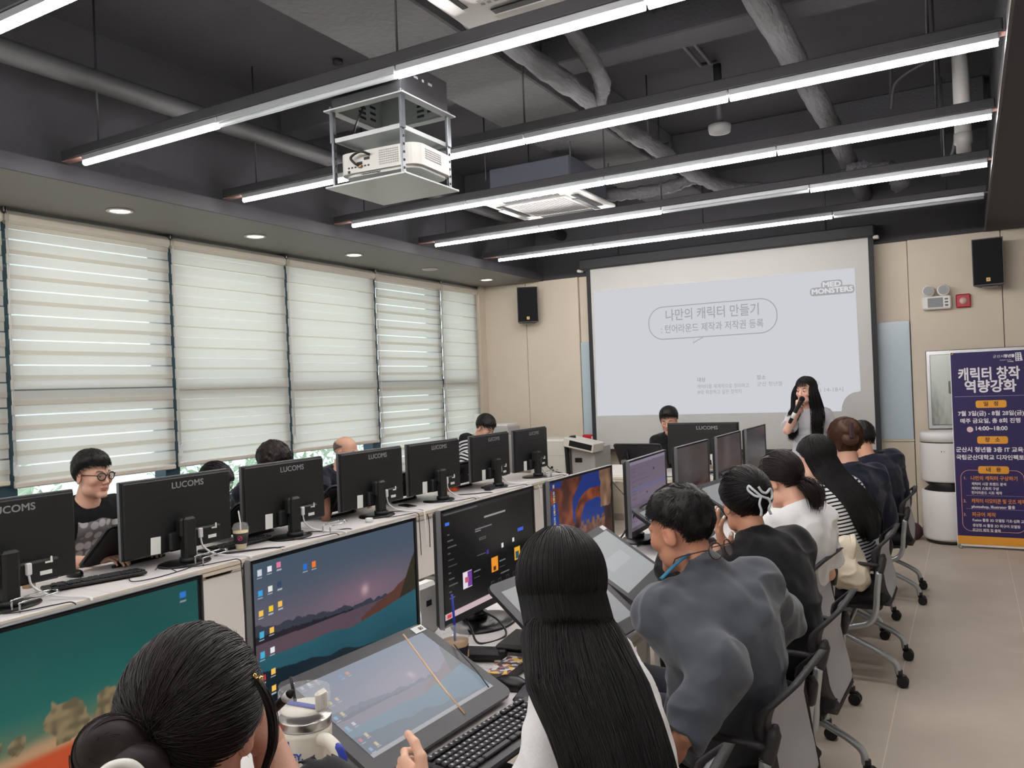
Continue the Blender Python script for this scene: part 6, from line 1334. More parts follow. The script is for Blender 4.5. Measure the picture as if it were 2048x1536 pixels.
# ------------------------------------------------------------------ pen displays
m_tab = mat('pen_display_bezel', (44, 44, 47), .38, bump=(300, .05)); m_tabd = mat('pen_display_back', (26, 26, 29), .5)
m_tscr = vcmat('pen_display_screen', 'tone', .38, emit=.74, spec=.35)
def paint_mesh(paint, nu, nv, fn):
    u, v = np.meshgrid(np.linspace(0, 1, nu), np.linspace(0, 1, nv), indexing='ij'); C = np.clip(paint(u, v), 0, 255) / 255.0; C = np.where(C <= .04045, C / 12.92, ((C + .055) / 1.055) ** 2.4)
    V = fn(u, v).reshape(-1, 3); I = np.arange(nu * nv).reshape(nu, nv); F = np.stack([I[:-1, :-1], I[1:, :-1], I[1:, 1:], I[:-1, 1:]], -1).reshape(-1, 4); return V, F, C.reshape(-1, 3)
def pen_display(loc, rz, tilt, words, group, paint=None, res=(60, 36), tagm=None, W_=.57, D_=.36):
    """local: bottom edge on y axis at x=0, the screen leans back toward -x; user sits at +x"""
    t = thing('pen_display', words, 'pen display', loc, rz, group); Mt = Matrix.Translation((0, 0, .026)) @ Matrix.Rotation(R(tilt), 4, 'Y')
    b = MB(); b.prism([(-x_ - D_ / 2 + D_ / 2 - D_ / 2, y_) for x_, y_ in rrect(D_, W_, .028, 5)][::-1], -.012, 0, 0, Mt); b.build('bezel', m_tab, t)
    b = MB(); b.prism([(-D_ / 2 + x_, y_) for x_, y_ in rrect(D_ - .03, W_ - .03, .03, 5)], -.022, -.012, 0, Mt); b.build('rear_shell', m_tabd, t)
    MB().box((-D_ / 2, -.14, -.0235), (.06, .13, .003), 0, 0, Mt).build('rear_label', m_stk, t)
    b = MB()
    for s in (-1, 1): b.tube([tuple(Mt @ Vector((-D_ * .72, s * .12, -.02))), (-D_ * .42 * math.cos(R(tilt)), s * .13, .008)], .010, 8)
    b.tube([(-D_ * .42 * math.cos(R(tilt)), -.16, .009), (-D_ * .42 * math.cos(R(tilt)), .16, .009)], .009, 8); b.build('stand_leg', m_tabd, t)
    if paint is not None:
        Ma = np.array(Mt)
        def fn(u, v): P = np.stack([-.048 - v * (D_ - .085), (u - .5) * (W_ - .075), np.full_like(u, .0006)], -1); return P @ Ma[:3, :3].T + Ma[:3, 3]
        V, F, C = paint_mesh(paint, *res, fn); link('screen', np_mesh('screen', V, F, m_tscr, True, C), t)
    if tagm:
        MB().box((-D_ + .020, W_ / 2 - .035, .0008), (.026, .05, .0012), 0, 0, Mt).build('number_sticker', m_stk, t)
        if tagm != '-': text('sticker_number', tagm, .018, Mt @ frame((-D_ + .020, W_ / 2 - .026, .0016), (0, -1, 0), (1, 0, 0)), m_ink, t)
    return t
def pale_lake(u, v):
    C = lake(u, np.clip(v * .96 + .0, 0, 1)); C = C * .42 + A(112, 116, 126); C[v < .045] = (176, 176, 182); C = np.clip(C, 0, 255)
    k = np.abs(u - (.60 + .10 * v)) < .0; C[k] = (226, 190, 150); return C
def blank(a, b_, dlg=True):
    def f(u, v):
        C = mixc(a, b_, v); 
        if dlg: rect(C, u, v, .18, .36, .78, .60, tuple(min(255, x + 14) for x in a))
        return C
    return f
GT = 'pen displays of the aisle row'
pd2 = pen_display((-1.159, 1.686, DZ), R(-2.8), 25.4, 'large pen display mirroring the lake wallpaper with an orange strap line across it', GT, pale_lake, (220, 130), '08')
Mt = Matrix.Translation((0, 0, .026)) @ Matrix.Rotation(R(25.4), 4, 'Y')
MB().tube([tuple(Mt @ Vector(p)) for p in ((-.345, .185, .001), (-.25, .15, .0014), (-.14, .11, .0014), (-.02, .075, .0014))], .0032, 6, flat=.3).build('strap', mat('tan_ribbon', (214, 178, 142), .6), pd2)
pen_display((-1.057, 2.461, DZ), R(-5.2), 38, 'pen display half hidden behind the long black hair', GT, blank((150, 152, 154), (162, 164, 166), False), (20, 12))
pen_display((-1.187, 3.239, DZ), R(6.6), 34, 'pen display with a grey dialog in front of the grey blazer man', GT, blank((168, 172, 173), (172, 176, 176)), (90, 54), '-')
pen_display((-1.25, 4.22, DZ), R(2), 34, 'pen display right of the blazer man, before the raised hand', GT, blank((140, 146, 148), (150, 156, 158), False), (20, 12), '-')
pen_display((-1.216, 5.247, DZ), R(-6), 30, 'pen display before the striped top woman', GT, blank((150, 152, 154), (150, 152, 154), False), (20, 12), '-')
pen_display((-1.25, 6.0, DZ), R(0), 32, 'pen display next to last in the aisle row', GT, blank((120, 122, 124), (120, 122, 124), False), (20, 12), '-')
GL = 'pen displays of the window row'
for y, w in ((2.855, 'black pen display seen from behind beside the round glasses man'), (3.68, 'black pen display edge between the takeout cup monitors'), (4.50, 'black pen display edge behind the copper bottle'), (5.26, 'black pen display edge behind the orange snack packet monitor'), (6.12, 'black pen display edge left of the striped shirt man')):
    pen_display((-4.125, y, DZ), math.pi, 40, w, GL, None)
pen_display((-2.86, 7.72, DZ), R(90), 52, 'black pen display seen from behind on the instructor desk', 'instructor pen display', None, W_=.50, D_=.33)

# ------------------------------------------------------------------ keyboards and mice
m_key = mat('keycap_black', (34, 34, 36), .5); m_kb = mat('keyboard_body', (24, 24, 26), .45); m_keyp = mat('keycap_legend', (170, 172, 176), .6)
def keyboard(loc, rz, words, full=True, group='black keyboards'):
    """local: long side along y, front edge at +x"""
    t = thing('keyboard', words, 'keyboard', loc, rz, group); Mk = Matrix.Rotation(R(4), 4, 'Y')
    MB().box((0, 0, .011), (.155, .45, .016), 0, .006, Mk).build('body', m_kb, t)
    k = MB(); l = MB()
    rows = [(-.062, 20), (-.037, 21), (-.018, 21), (.001, 20), (.020, 20), (.039, 0)]
    for x, n_ in rows:
        if n_ == 0: ys = [(-.205, .024), (-.178, .022), (-.153, .022), (-.085, .105), (-.015, .022), (.010, .022), (.058, .019), (.077, .019), (.096, .019), (.145, .036), (.175, .018)]
        else: ys = [(-.208 + i * .0195 + (.008 if i > 14 else 0) + (.006 if i > 17 else 0), .017) for i in range(n_)]
        for y, w_ in ys:
            if y > .213: continue
            k.box((x, y, .023), (.0165, w_, .009), 0, .0025, Mk)
            if full and w_ < .02: l.add([(x - .003, y - .0035, .0278), (x + .003, y - .0035, .0278), (x + .003, y + .0015, .0278), (x - .003, y + .0015, .0278)], [(0, 1, 2, 3)], 0, False, Mk)
    o = k.build('keys', m_key, t); tag(o, kind='stuff')
    if full: l.build('key_legends', m_keyp, o)
    return t
keyboard((-1.045, 1.735, DZ), R(-4), 'black keyboard along the lower edge of the large pen display', True)
keyboard((-3.80, 2.46, DZ), R(180 - 16), 'black keyboard below the round glasses man', False)
keyboard((-3.845, 3.39, DZ), R(180), 'black keyboard left of the takeout cup', False)
def mouse(loc, rz, words):
    t = thing('mouse', words, 'mouse', loc, rz, 'black computer mice'); b = MB(); n_ = 18
    b.grid(lambda u, v: (.055 * math.cos(math.pi * u) * (1 - .0 * v), .032 * math.sin(math.pi * u) * math.cos(math.pi * v), .004 + .034 * max(0, math.sin(math.pi * u)) ** .7 * max(0, math.sin(math.pi * v)) ** .6), n_, n_); b.build('shell', m_mon2, t)
    MB().tube([(.028, 0, .030), (.040, 0, .026)], .004, 8).build('scroll_wheel', m_blkm, t)
    MB().tube(smooth_path([(-.05, 0, .006), (-.09, .02, .003), (-.13, -.03, .003), (-.2, .02, .003)], 6), .002, 5).build('cord', m_blkm, t)
mouse((-1.20, 2.05, DZ), R(0), 'black mouse between the large pen display and the long hair')
mouse((-4.03, 2.50, DZ), R(180), 'black mouse below the arm of the round glasses man')

# ------------------------------------------------------------------ things on the aisle desks
m_cream = mat('cream_enamel', (226, 222, 208), .4, bump=(400, .05)); m_blue = mat('royal_blue_silicone', (42, 62, 160), .45); m_clr = mat('clear_tumbler_plastic', (238, 240, 240), .06, alpha=.16, spec=.8); m_inx = mat('satin_steel_band', (188, 186, 180), .28, 1.0)
t = thing('tumbler', 'cream insulated tumbler with handle and blue accents at the front', 'tumbler', (-1.184, 1.20, DZ), R(4))
MB().lathe([(.034, 0), (.037, .004), (.037, .095), (.044, .115), (.0505, .135), (.0520, .21), (.0520, .222)], 48).build('body', m_cream, t)
MB().lathe([(.0524, .222), (.0528, .226), (.0528, .238), (.0520, .240)], 48).build('steel_band', m_inx, t)
MB().lathe([(.049, .236), (.0505, .240), (.053, .244), (.0525, .249), (.0505, .252), (.0505, .262), (.052, .266), (.051, .292), (.0495, .292), (.049, .262), (.047, .250)], 48, cap=False).build('clear_lid', m_clr, t)
MB().lathe([(.0, .258), (.046, .258), (.047, .254)], 40, cap=False).build('lid_disc', m_cream, t)
tb = MB(); tb.box((.042, 0, .275), (.014, .034, .042), 0, .007); tb.build('lid_tab', m_cream, t)
MB().box((-.002, -.002, .2605), (.078, .014, .005), 0, .002).build('lid_stripe', m_blue, t)
MB().tube([(-.026, .004, .255), (-.038, .006, .31)], .0035, 8).build('straw', m_blk, t)
hd = smooth_path([(.046, -.012, .205), (.072, -.017, .205), (.098, -.022, .188), (.106, -.024, .150), (.106, -.024, .06), (.098, -.022, .02)], 6); MB().tube(hd, .0125, 12, flat=1.0).build('handle', m_cream, t)
MB().tube([tuple(Vector(p) + Vector((.0075, -.002, .004))) for p in hd[8:19]], [.002, .006] + [.0085] * 7 + [.006, .002], 10).build('handle_pad', m_blue, t)
# emblem and lettering wrapped around the body
def wrap(name, me_obj, r, a0, z0):
    for v in me_obj.data.vertices: x, y, z = v.co; a = a0 + x / r; v.co = ((r + z) * math.cos(a), (r + z) * math.sin(a), z0 + y)
    me_obj.data.update(); me_obj.name = name
a0 = R(-96); o = text('logo_lettering', 'STANLEY.', .0165, Matrix.Identity(4), mat('blue_print', (52, 74, 168), .5), t, bold=.0006, wide=1.02); wrap('logo_lettering', o, .0524, a0, .178)
bear = [(-10, -8), (-10, 2), (-9, 9), (-11, 12), (-6, 11), (-3, 7), (9, 9), (11, 11), (12, 7), (11, 1), (12, -8), (8, -8), (7, -1), (3, -2), (2, -8), (-2, -8), (-3, -1), (-6, -2), (-7, -8)]
b = MB(); b.prism([(x * .0009, y * .0009) for x, y in bear], 0, .0006); o = b.build('logo_emblem', MATS['blue_print'], t); wrap('logo_emblem', o, .0524, a0 - .05, .199)
t = thing('iced_coffee_cup', 'clear iced coffee cup with a dark sleeve and blue straw', 'cup', (-1.435, 2.115, DZ), 0)
MB().lathe([(.030, .004), (.0445, .108)], 32, cap=False).build('cup', m_clr, t); MB().lathe([(.0, .004), (.029, .005), (.0425, .094), (.0, .094)], 32, cap=False).build('coffee', mat('milky_coffee', (176, 142, 106), .2), t)
MB().lathe([(.0325, .012), (.0425, .080)], 32, cap=False).build('sleeve', mat('navy_sleeve', (30, 28, 48), .6), t); MB().lathe([(.046, .106), (.047, .112), (.043, .114), (.040, .128), (.020, .142), (.008, .144)], 32, cap=False).build('dome_lid', m_clr, t)
MB().tube([(.004, -.006, .075), (.0, .0, .144), (-.012, .010, .235)], .0040, 8).build('straw', mat('cobalt_straw', (28, 48, 160), .4), t)
MB().box((.037, .012, .05), (.004, .016, .022), 0, .001, Matrix.Rotation(R(18), 4, 'Z')).build('sleeve_mark', mat('gold_print', (206, 178, 120), .5), t)
m_lth = mat('black_leather', (24, 23, 24), .42, bump=(220, .25))
t = thing('eyeglass_case', 'black leather eyeglass case with a silver snap beside the iced coffee', 'case', (-1.40, 2.225, DZ), R(18)); MB().box((0, 0, .022), (.16, .058, .040), 0, .014).build('case_body', m_lth, t); MB().box((.068, 0, .030), (.03, .060, .030), 0, .006).build('flap', m_lth, t); MB().ball((.0845, .012, .024), (.002, .006, .006), 10).build('snap', m_chrome, t)
tag(MB().box((-1.45, 2.325, DZ + .004), (.20, .055, .006), 0, .001, Matrix.Translation((-1.45, 2.325, 0)) @ Matrix.Rotation(R(20), 4, 'Z') @ Matrix.Translation((1.45, -2.325, 0))).build('paper_strip', m_stk), 'folded white paper strip beside the black eyeglass case', 'paper')
t = thing('notebook', 'brown covered notebook under the black wallets', 'notebook', (-1.30, 2.33, DZ), R(10)); MB().box((0, 0, .003), (.15, .21, .006), 0, .001).build('cover', mat('tan_card_cover', (150, 100, 56), .6), t); MB().box((-.002, 0, .0085), (.144, .205, .005), 0).build('pages', m_stk, t)
for k, (dx, dz, sz, w) in enumerate(((0, .011, (.11, .19, .026), 'lower black zip wallet on the brown notebook'), (-.01, .037, (.10, .18, .022), 'upper black wallet on top of the zip wallet'))):
    t = thing('wallet', w, 'wallet', (-1.31 + dx, 2.32, DZ + dz), R(8), 'stacked black wallets'); MB().box((0, 0, sz[2] / 2), sz, 0, .009).build('wallet_body', m_lth, t)
    q = MB(); q.tube([(sz[0] / 2 + .0005, -sz[1] / 2 + .01, sz[2] / 2), (sz[0] / 2 + .0005, sz[1] / 2 - .01, sz[2] / 2)], .002, 6); q.build('zip', m_chrome, t)
    if k == 0: q = MB(); q.tube([(sz[0] / 2 + .004 + .007 * math.cos(a), -sz[1] / 2 + .006, .012 + .009 * math.sin(a)) for a in np.linspace(0, 6.28, 13)[:-1]], .002, 6, closed=True); q.build('ring', m_chrome, t)
sm = bpy.data.materials.new('sticker_collage'); sm.use_nodes = True; n = sm.node_tree; b = n.nodes['Principled BSDF']; b.inputs['Roughness'].default_value = .5
tc = n.nodes.new('ShaderNodeTexCoord'); vo = n.nodes.new('ShaderNodeTexVoronoi'); vo.inputs['Scale'].default_value = 75; r1 = n.nodes.new('ShaderNodeValToRGB'); r1.color_ramp.interpolation = 'CONSTANT'; sp = n.nodes.new('ShaderNodeSeparateColor')
n.links.new(tc.outputs['Object'], vo.inputs['Vector']); n.links.new(vo.outputs['Color'], sp.inputs[0]); n.links.new(sp.outputs[0], r1.inputs[0])
r1.color_ramp.elements[0].color = lin((60, 54, 58)); r1.color_ramp.elements[1].position = .8; r1.color_ramp.elements[1].color = lin((226, 190, 70))
for p_, c_ in ((.2, (220, 214, 214)), (.4, (170, 96, 96)), (.55, (120, 110, 116)), (.7, (214, 200, 204))): e = r1.color_ramp.elements.new(p_); e.color = lin(c_)
n.links.new(r1.outputs[0], b.inputs['Base Color'])
t = thing('pencil_case', 'flat pencil case covered in small colourful stickers', 'case', (-1.27, 2.185, DZ), R(4)); MB().box((0, 0, .014), (.085, .26, .026), 0, .008).build('case_body', mat('grey_pouch', (62, 60, 62), .6), t); MB().box((0, 0, .0278), (.070, .235, .0014), 0).build('sticker_sheet', sm, t)
t = thing('pouch', 'dark navy pouch with a pink ribbon lying below the mouse', 'pouch', (-1.10, 2.03, DZ), R(12)); MB().box((0, 0, .010), (.11, .15, .020), 0, .008).build('pouch_body', mat('navy_nylon', (26, 26, 40), .5), t); MB().box((.01, .02, .021), (.02, .10, .002), 0, 0, Matrix.Rotation(R(20), 4, 'Z')).build('ribbon', mat('pink_ribbon', (216, 130, 150), .5), t); MB().box((.03, .035, .021), (.03, .05, .002), 0).build('charm', mat('pale_blue_charm', (150, 180, 204), .2), t)
t = thing('power_hub', 'white plastic power hub standing between the lake and dark app monitors', 'power hub', (-1.745, 2.37, DZ), 0); MB().box((0, 0, .095), (.06, .13, .19), 0, .014).build('hub_body', m_white, t); MB().box((.031, 0, .12), (.002, .03, .02)).build('socket', m_vent, t)
def cable(P, r, m, words, grp=None, n_=8): return tag(MB().tube(smooth_path(P, n_), r, 7).build('cable', m), words, 'cable', grp)
GC = 'cables behind the aisle row monitors'
cable([(-1.71, 2.30, .86), (-1.66, 2.24, .80), (-1.69, 2.22, .75), (-1.62, 2.20, .727), (-1.55, 2.14, .726), (-1.60, 2.06, .726)], .0045, m_whp, 'thick white cable curling down from the white hub', GC)
cable([(-1.72, 2.02, .74), (-1.66, 2.10, .80), (-1.68, 2.22, .76), (-1.60, 2.26, .727), (-1.64, 2.15, .726)], .003, m_blk, 'black cable looping below the white hub', GC)
cable([(-1.74, 2.10, .724), (-1.68, 2.16, .77), (-1.71, 2.25, .82), (-1.66, 2.30, .75), (-1.58, 2.24, .725)], .0028, m_blk, 'second black cable loop by the white hub', GC)
cable([(-1.60, 2.52, .79), (-1.52, 2.52, .76), (-1.46, 2.47, .724), (-1.50, 2.36, .724), (-1.56, 2.40, .76), (-1.63, 2.45, .80)], .004, m_blk, 'black cable drooping in front of the dark app monitor stand', GC)
cable([(-1.68, 3.92, .76), (-1.60, 3.92, .80), (-1.54, 4.02, .93), (-1.50, 4.12, .95), (-1.48, 4.2, .86), (-1.52, 4.22, .76), (-1.58, 4.1, .725)], .005, m_blk, 'black cable arching in front of the lilac list monitor', GC)
cable([(-1.105, 1.93, .90), (-1.075, 1.95, .86), (-1.06, 1.93, .80), (-1.075, 1.90, .735)], .0022, m_blk, 'thin black cord hanging over the large pen display corner', GC) if False else None
tw = [tuple(Mt @ Vector(p)) for p in ((-.23, .29, .004), (-.18, .262, .012), (-.12, .25, .008), (-.05, .225, .004))]
o = MB().tube(smooth_path([tuple(Matrix.Translation((-1.159, 1.686, DZ)) @ Matrix.Rotation(R(-2.8), 4, 'Z') @ Vector(p)) for p in tw], 8), .0018, 6).build('earphone_wire', m_blk); tag(o, 'thin black cord lying over the right edge of the large pen display', 'cord')
for (y, w) in ((3.78, 'white wire tray on the aisle desk below the red rock monitor'),):
    t = thing('wire_tray', w, 'tray', (-1.72, y, DZ), 0, 'wire trays'); q = MB()
    for z in (.004, .05):
        q.tube([(x_, y_, z) for x_, y_ in rrect(.10, .30, .02, 4)], .003, 6, closed=True)
    for y_ in (-.12, 0, .12): q.tube([(-.05, y_, .05), (-.05, y_, .004), (.05, y_, .004), (.05, y_, .05)], .0025, 6)
    q.build('wire_frame', m_chrome, t)

# ------------------------------------------------------------------ things on the window desks
t = thing('takeout_cup', 'takeout iced drink with a black sleeve, pink logo and white straw', 'cup', (-3.735, 3.325, DZ), 0)
MB().lathe([(.030, .0), (.047, .122)], 32, cap=False).build('cup', m_clr, t); MB().lathe([(0, .003), (.030, .004), (.044, .110), (0, .110)], 32, cap=False).build('drink', mat('pale_latte', (222, 204, 160), .2), t)
MB().lathe([(.0355, .035), (.0455, .098), (.0445, .098)], 32, cap=False).build('sleeve', mat('black_sleeve', (30, 28, 34), .6), t)
q = MB(); M5 = Matrix.Rotation(R(-48), 4, 'Z'); q.tube([(.0445 * math.cos(a / 0.0425) * .0 + .0445 - (a * a) * 9, a, .070 + .012 * math.sin(s)) for a, s in [(.012 * math.cos(s), s) for s in np.linspace(0, 6.28, 17)[:-1]]], .0016, 5, closed=True, M=M5); q.box((.0442, 0, .070), (.002, .024, .0035), 0, 0, M5 @ Matrix.Translation((.0442, 0, .07)) @ Matrix.Rotation(R(40), 4, 'X') @ Matrix.Translation((-.0442, 0, -.07))); q.build('sleeve_logo', mat('magenta_print', (206, 70, 120), .5), t)
MB().lathe([(.049, .120), (.050, .126), (.046, .130), (.038, .150), (.018, .158)], 32, cap=False).build('dome_lid', m_clr, t); MB().tube([(0, 0, .10), (0, 0, .158), (-.006, -.006, .225)], .004, 8).build('straw', m_white, t)
t = thing('bottle', 'copper coloured insulated bottle with a black cap', 'bottle', (-3.955, 4.285, DZ), 0); MB().lathe([(.030, 0), (.033, .004), (.033, .155), (.030, .170)], 32).build('bottle_body', mat('copper_metal', (178, 130, 112), .35, .6), t); MB().lathe([(.029, .170), (.030, .175), (.030, .195), (.027, .20)], 24).build('cap', m_blk, t)
t = thing('tape_roll', 'small clear tape roll on the window desk near the copper bottle', 'tape', (-3.60, 4.32, DZ), 0); MB().lathe([(.027, 0), (.027, .03), (.020, .03), (.020, 0)], 24).build('roll', m_clear, t); MB().lathe([(.021, .002), (.021, .028), (.018, .028), (.018, .002)], 24).build('core', m_stk, t)
t = thing('phone', 'black smartphone on the window desk beneath a monitor', 'phone', (-3.80, 5.02, DZ), R(70)); MB().box((0, 0, .0045), (.075, .155, .008), 0, .003).build('phone_body', m_mon2, t); MB().box((0, 0, .0088), (.069, .148, .0006)).build('phone_screen', mat('black_glass', (12, 12, 14), .08), t)
t = thing('snack_packet', 'orange snack packet lying behind a window row monitor', 'packet', (-3.99, 5.93, DZ), R(25)); q = MB(); q.grid(lambda u, v: ((u - .5) * .12, (v - .5) * .20, .004 + .030 * (math.sin(math.pi * u) * math.sin(math.pi * v)) ** .6 + .003 * math.sin(14 * u + 9 * v)), 16, 16); q.build('packet_body', mat('orange_foil', (206, 84, 50), .35), t); MB().box((.0, .0, .036), (.05, .02, .002), 0).build('printed_mark', m_stk, t)
t = thing('paper_cup', 'small brown paper cup peeking out behind the leftmost monitor', 'cup', (-4.02, 2.26, DZ), 0); MB().lathe([(.028, 0), (.036, .075), (.034, .075)], 24, cap=False).build('cup', mat('kraft_paper', (178, 150, 116), .7), t); MB().lathe([(0, .003), (.028, .002)], 24, cap=False).build('cup_base', MATS['kraft_paper'], t)
GTW = 'chrome cable holders on the window desk edge'
for y, w in ((2.05, 'chrome wire cable holder at the lower left photo edge'), (3.0, 'chrome wire cable holder below the second monitor back'), (3.98, 'chrome wire cable holder right of the takeout cup'), (7.1, 'chrome wire cable holder nearest the white cabinet')):
    t = thing('cable_holder', w, 'cable holder', (-3.56, y, DZ), 0, GTW); q = MB()
    for dx, h_ in ((0, .045), (-.06, .05)):
        q.tube(smooth_path([(dx, -.09, 0), (dx, -.09, h_ - .01), (dx, -.08, h_), (dx, .06, h_ + .005), (dx - .03, .10, h_ + .005)], 4), .0042, 7)
    q.tube([(-.03, .10, .05), (-.09, .10, .055)], .0042, 7); q.build('wire_frame', m_chrome, t)
GB = 'loose black cables on the window desks'
cable([(-3.74, 2.60, .728), (-3.60, 2.52, .726), (-3.56, 2.62, .724), (-3.58, 2.8, .724), (-3.62, 2.92, .724), (-3.66, 2.98, .73)], .0026, m_blk, 'thin black cable looping before the keyboard below the glasses man', GB)
cable([(-3.72, 2.74, .726), (-3.66, 2.72, .75), (-3.60, 2.74, .74), (-3.58, 2.76, .724)], .0024, m_blk, 'short black cable bowing up off the window desk', GB)
cable([(-3.74, 3.05, .735), (-3.70, 3.2, .727), (-3.60, 3.36, .724), (-3.53, 3.42, .722), (-3.505, 3.43, .68), (-3.50, 3.44, .45)], .0042, m_blk, 'black cable dropping over the desk edge beside the takeout cup', GB)
cable([(-3.70, 3.1, .730), (-3.64, 3.25, .727), (-3.56, 3.42, .722), (-3.505, 3.47, .69), (-3.50, 3.48, .45)], .0042, m_blk, 'second black cable over the desk edge beside the takeout cup', GB)
cable([(-3.72, 3.86, .728), (-3.60, 3.95, .726), (-3.54, 4.06, .722), (-3.505, 4.08, .66), (-3.50, 4.08, .45)], .0035, m_blk, 'black cable hanging off the desk below the copper bottle', GB)
cable([(-3.72, 4.72, .728), (-3.62, 4.80, .724), (-3.54, 4.86, .722), (-3.505, 4.88, .66), (-3.50, 4.88, .45)], .0035, m_blk, 'black cable hanging off the desk under the bald man', GB)
cable([(-3.74, 5.62, .727), (-3.64, 5.75, .724), (-3.54, 5.85, .722), (-3.505, 5.88, .66), (-3.50, 5.88, .45)], .004, m_blk, 'black cable hanging off the desk right of the orange packet', GB)
cable([(-3.72, 6.35, .73), (-3.62, 6.45, .725), (-3.54, 6.6, .724), (-3.505, 6.66, .66), (-3.50, 6.66, .5)], .005, m_whp, 'bundle of white cable under the striped shirt man monitor', GB)
cable([(-3.95, 7.28, 1.0), (-3.85, 7.3, .9), (-3.70, 7.3, .76), (-3.56, 7.28, .724)], .006, m_blk, 'black cable sagging from the last monitor to the desk end', GB)
t = thing('charger_block', 'black power adapter block on the window desk below the striped shirt man', 'adapter', (-3.66, 6.02, DZ), R(10)); MB().box((0, 0, .022), (.06, .12, .044), 0, .006).build('block', m_blk, t)

# ------------------------------------------------------------------ front corner furniture
m_pod = mat('podium_cream_metal', (208, 206, 196), .45); m_podg = mat('podium_grey_side', (168, 166, 162), .5)
t = thing('lectern', 'cream electronic lectern with black curved trim and tilted control top', 'lectern', (-3.72, 8.28, 0), 0)
MB().box((-.39, 0, .505), (.46, .50, 1.01), 0, .02).build('cabinet', m_pod, t); MB().box((-.39, -.252, .83), (.45, .004, .004)).build('drawer_gap', m_podg, t)
MB().tube([(-.34, -.25, .70), (-.34, -.262, .70)], .014, 14).build('lock', m_blkm, t)
q = MB(); q.box((.02, .02, .46), (.28, .46, .92), 0, .01); q.build('side_panel', m_podg, t)
q = MB(); q.tube(smooth_path([(-.13, -.24, .02), (-.135, -.25, .5), (-.15, -.25, .85), (-.155, -.24, .96), (-.12, -.22, 1.02), (-.06, -.2, 1.03)], 6), .034, 10, flat=.6); q.build('curved_trim', m_blkm, t)
Mp = Matrix.Translation((.03, -.20, .955)) @ Matrix.Rotation(R(12), 4, 'Y'); q = MB(); q.box((0, 0, 0), (.36, .30, .10), 0, .008, Mp); q.build('control_top', m_pod, t); MB().box((.03, -.151, .002), (.27, .004, .062), 0, .0015, Mp).build('speaker_strip', m_grill, t)
MB().box((-.03, -.215, .78), (.085, .012, .05), 0, .004).build('side_handle', m_blkm, t)
t = thing('red_box', 'small red box with a white mark on the wall ledge by the screen', 'box', (-3.93, 8.80, .94), 0); MB().box((0, 0, .035), (.17, .09, .07), 0, .01).build('box_body', mat('red_carton', (192, 32, 52), .4), t); MB().box((.055, -.046, .035), (.035, .002, .035), 0).build('printed_mark', m_white, t)
t = thing('equipment_cabinet', 'pale cabinet with papers in the window corner behind the striped shirt man', 'cabinet', (-5.02, 8.52, 0), 0); MB().box((0, 0, .52), (.50, .52, 1.04), 0, .015).build('cabinet_body', mat('light_grey_metal', (190, 190, 186), .5), t); MB().box((0, -.262, .80), (.44, .004, .36), 0, .003).build('door', m_pod, t)
t = thing('storage_box', 'grey boxes stacked on the window corner cabinet', 'box', (-4.97, 8.50, 1.04), R(6)); MB().box((0, 0, .05), (.34, .36, .10), 0, .006).build('box_body', mat('grey_card', (176, 176, 174), .7), t); MB().box((0, 0, .115), (.30, .32, .03), 0, .004).build('lid', m_white, t)
tag(MB().grid(lambda u, v: (-5.25 + .21 * u + .01 * math.sin(9 * v), 8.34 - .05 * v + .012 * math.sin(7 * u + 3 * v), 1.30 - .258 * v), 12, 12).build('paper_sheet', m_stk), 'white paper sheet leaning upright on the window corner cabinet', 'paper')
t = thing('white_box', 'open white paper box on the instructor desk', 'box', (-2.98, 7.33, DZ), R(96)); q = MB(); q.box((0, 0, .004), (.20, .26, .006))
for s in (-1, 1): q.box((s * .10, 0, .045), (.004, .26, .08)); q.box((0, s * .13, .045), (.20, .004, .08))
q.build('box_walls', m_white, t)
t = thing('iced_coffee_cup', 'small brown iced coffee with a black straw on the instructor desk', 'cup', (-3.02, 7.58, DZ), 0); MB().lathe([(.027, .0), (.038, .10)], 24, cap=False).build('cup', m_clr, t); MB().lathe([(0, .003), (.028, .004), (.036, .075), (0, .075)], 24, cap=False).build('coffee', mat('amber_coffee', (140, 100, 62), .3), t); MB().lathe([(.040, .1), (.034, .115), (.01, .12)], 24, cap=False).build('lid', m_clr, t); MB().tube([(0, 0, .05), (.01, 0, .19)], .003, 6).build('straw', m_blk, t)
t = thing('pen_stand', 'black pens standing in a clear cup on the instructor desk', 'pens', (-1.74, 7.30, DZ), 0); MB().lathe([(.03, 0), (.032, .09)], 20, cap=False).build('holder', m_clear, t)
for k in range(4): MB().tube([(.012 * math.cos(k * 1.6), .012 * math.sin(k * 1.6), .005), (.03 * math.cos(k * 1.6), .03 * math.sin(k * 1.6), .15)], .004, 6).build('pen', m_blk, t)
tag(MB().box((-1.72, 7.52, DZ + .05), (.22, .16, .10), 0, .004).build('paper_stack', m_stk), 'white paper stack on the instructor desk behind the dim monitors', 'paper')
cable([(-2.65, 7.2, .725), (-2.5, 7.16, .728), (-2.3, 7.2, .725), (-2.1, 7.18, .725)], .004, m_blk, 'black cable along the front of the instructor desk', 'instructor desk cables')
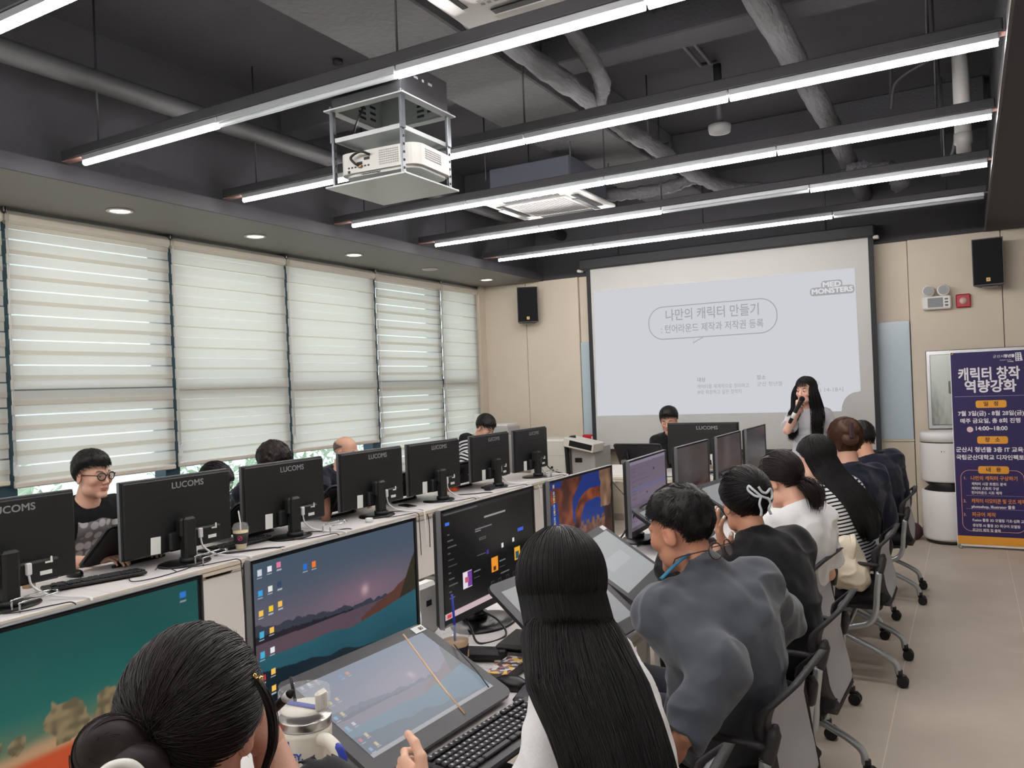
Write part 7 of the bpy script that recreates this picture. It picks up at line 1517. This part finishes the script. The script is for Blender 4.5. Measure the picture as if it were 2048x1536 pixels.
cable([(-3.0, 7.15, .722), (-2.96, 7.13, .66), (-2.75, 7.05, .50), (-2.5, 6.98, .42)], .004, m_blk, 'black cable hanging across the front of the instructor desk', 'instructor desk cables')
# ------------------------------------------------------------------ bag on the fifth chair, shoe bag by the wall
t = thing('tote_bag', 'cream canvas tote bag sitting on a chair of the aisle row', 'bag', (-.60, 4.60, .475), R(90)); v = Vol(A(-.2, -.2, -.02), A(.2, .2, .35), .006)
v.ell(A(0, 0, .10), (.15, .10, .11), k=.05); v.ell(A(.02, .01, .19), (.12, .08, .07), rz_(20) @ ry_(20), k=.05); v.ell(A(-.06, -.05, .07), (.09, .07, .07), k=.04); v.ell(A(.08, .05, .06), (.08, .07, .06), k=.04); v.half(A(0, 0, .002), A(0, 0, -1))
P, Q = v.mesh(); P = relax(P, Q, 1); Nn = vnorm(P, Q); rg = 1 - np.abs(vnoise(P * A(14, 14, 22), 4)); P = P + Nn * (.012 * (rg ** 3 - .3))[:, None]; mtote = mat('cream_canvas', (218, 208, 186), .9, bump=(700, .1)); link('bag_body', np_mesh('bag_body', P, Q, mtote, True), t)
q = MB(); q.tube(smooth_path([(-.10, -.03, .14), (-.09, -.05, .24), (-.03, -.04, .275), (.06, -.03, .26), (.10, -.02, .17)], 6), .014, 8, flat=.3); q.tube(smooth_path([(-.08, .05, .15), (-.06, .05, .25), (.02, .05, .27), (.09, .05, .19)], 6), .014, 8, flat=.3); q.build('strap', mtote, t)
t = thing('shoe_bag', 'dark maroon bag on the floor by the front wall behind the last chair', 'bag', (-.56, 8.62, 0), 0); v = Vol(A(-.2, -.15, -.02), A(.2, .15, .25), .008); v.ell(A(0, 0, .06), (.13, .09, .08), k=.03); v.ell(A(.05, 0, .10), (.07, .06, .06), k=.04); v.half(A(0, 0, .002), A(0, 0, -1)); P, Q = v.mesh(); link('bag_body', np_mesh('bag_body', P, Q, mat('maroon_nylon', (70, 44, 50), .6), True), t)
MB().tube(smooth_path([(-.06, 0, .12), (0, -.02, .19), (.07, 0, .13)], 6), .008, 6).build('handle', m_blkm, t)
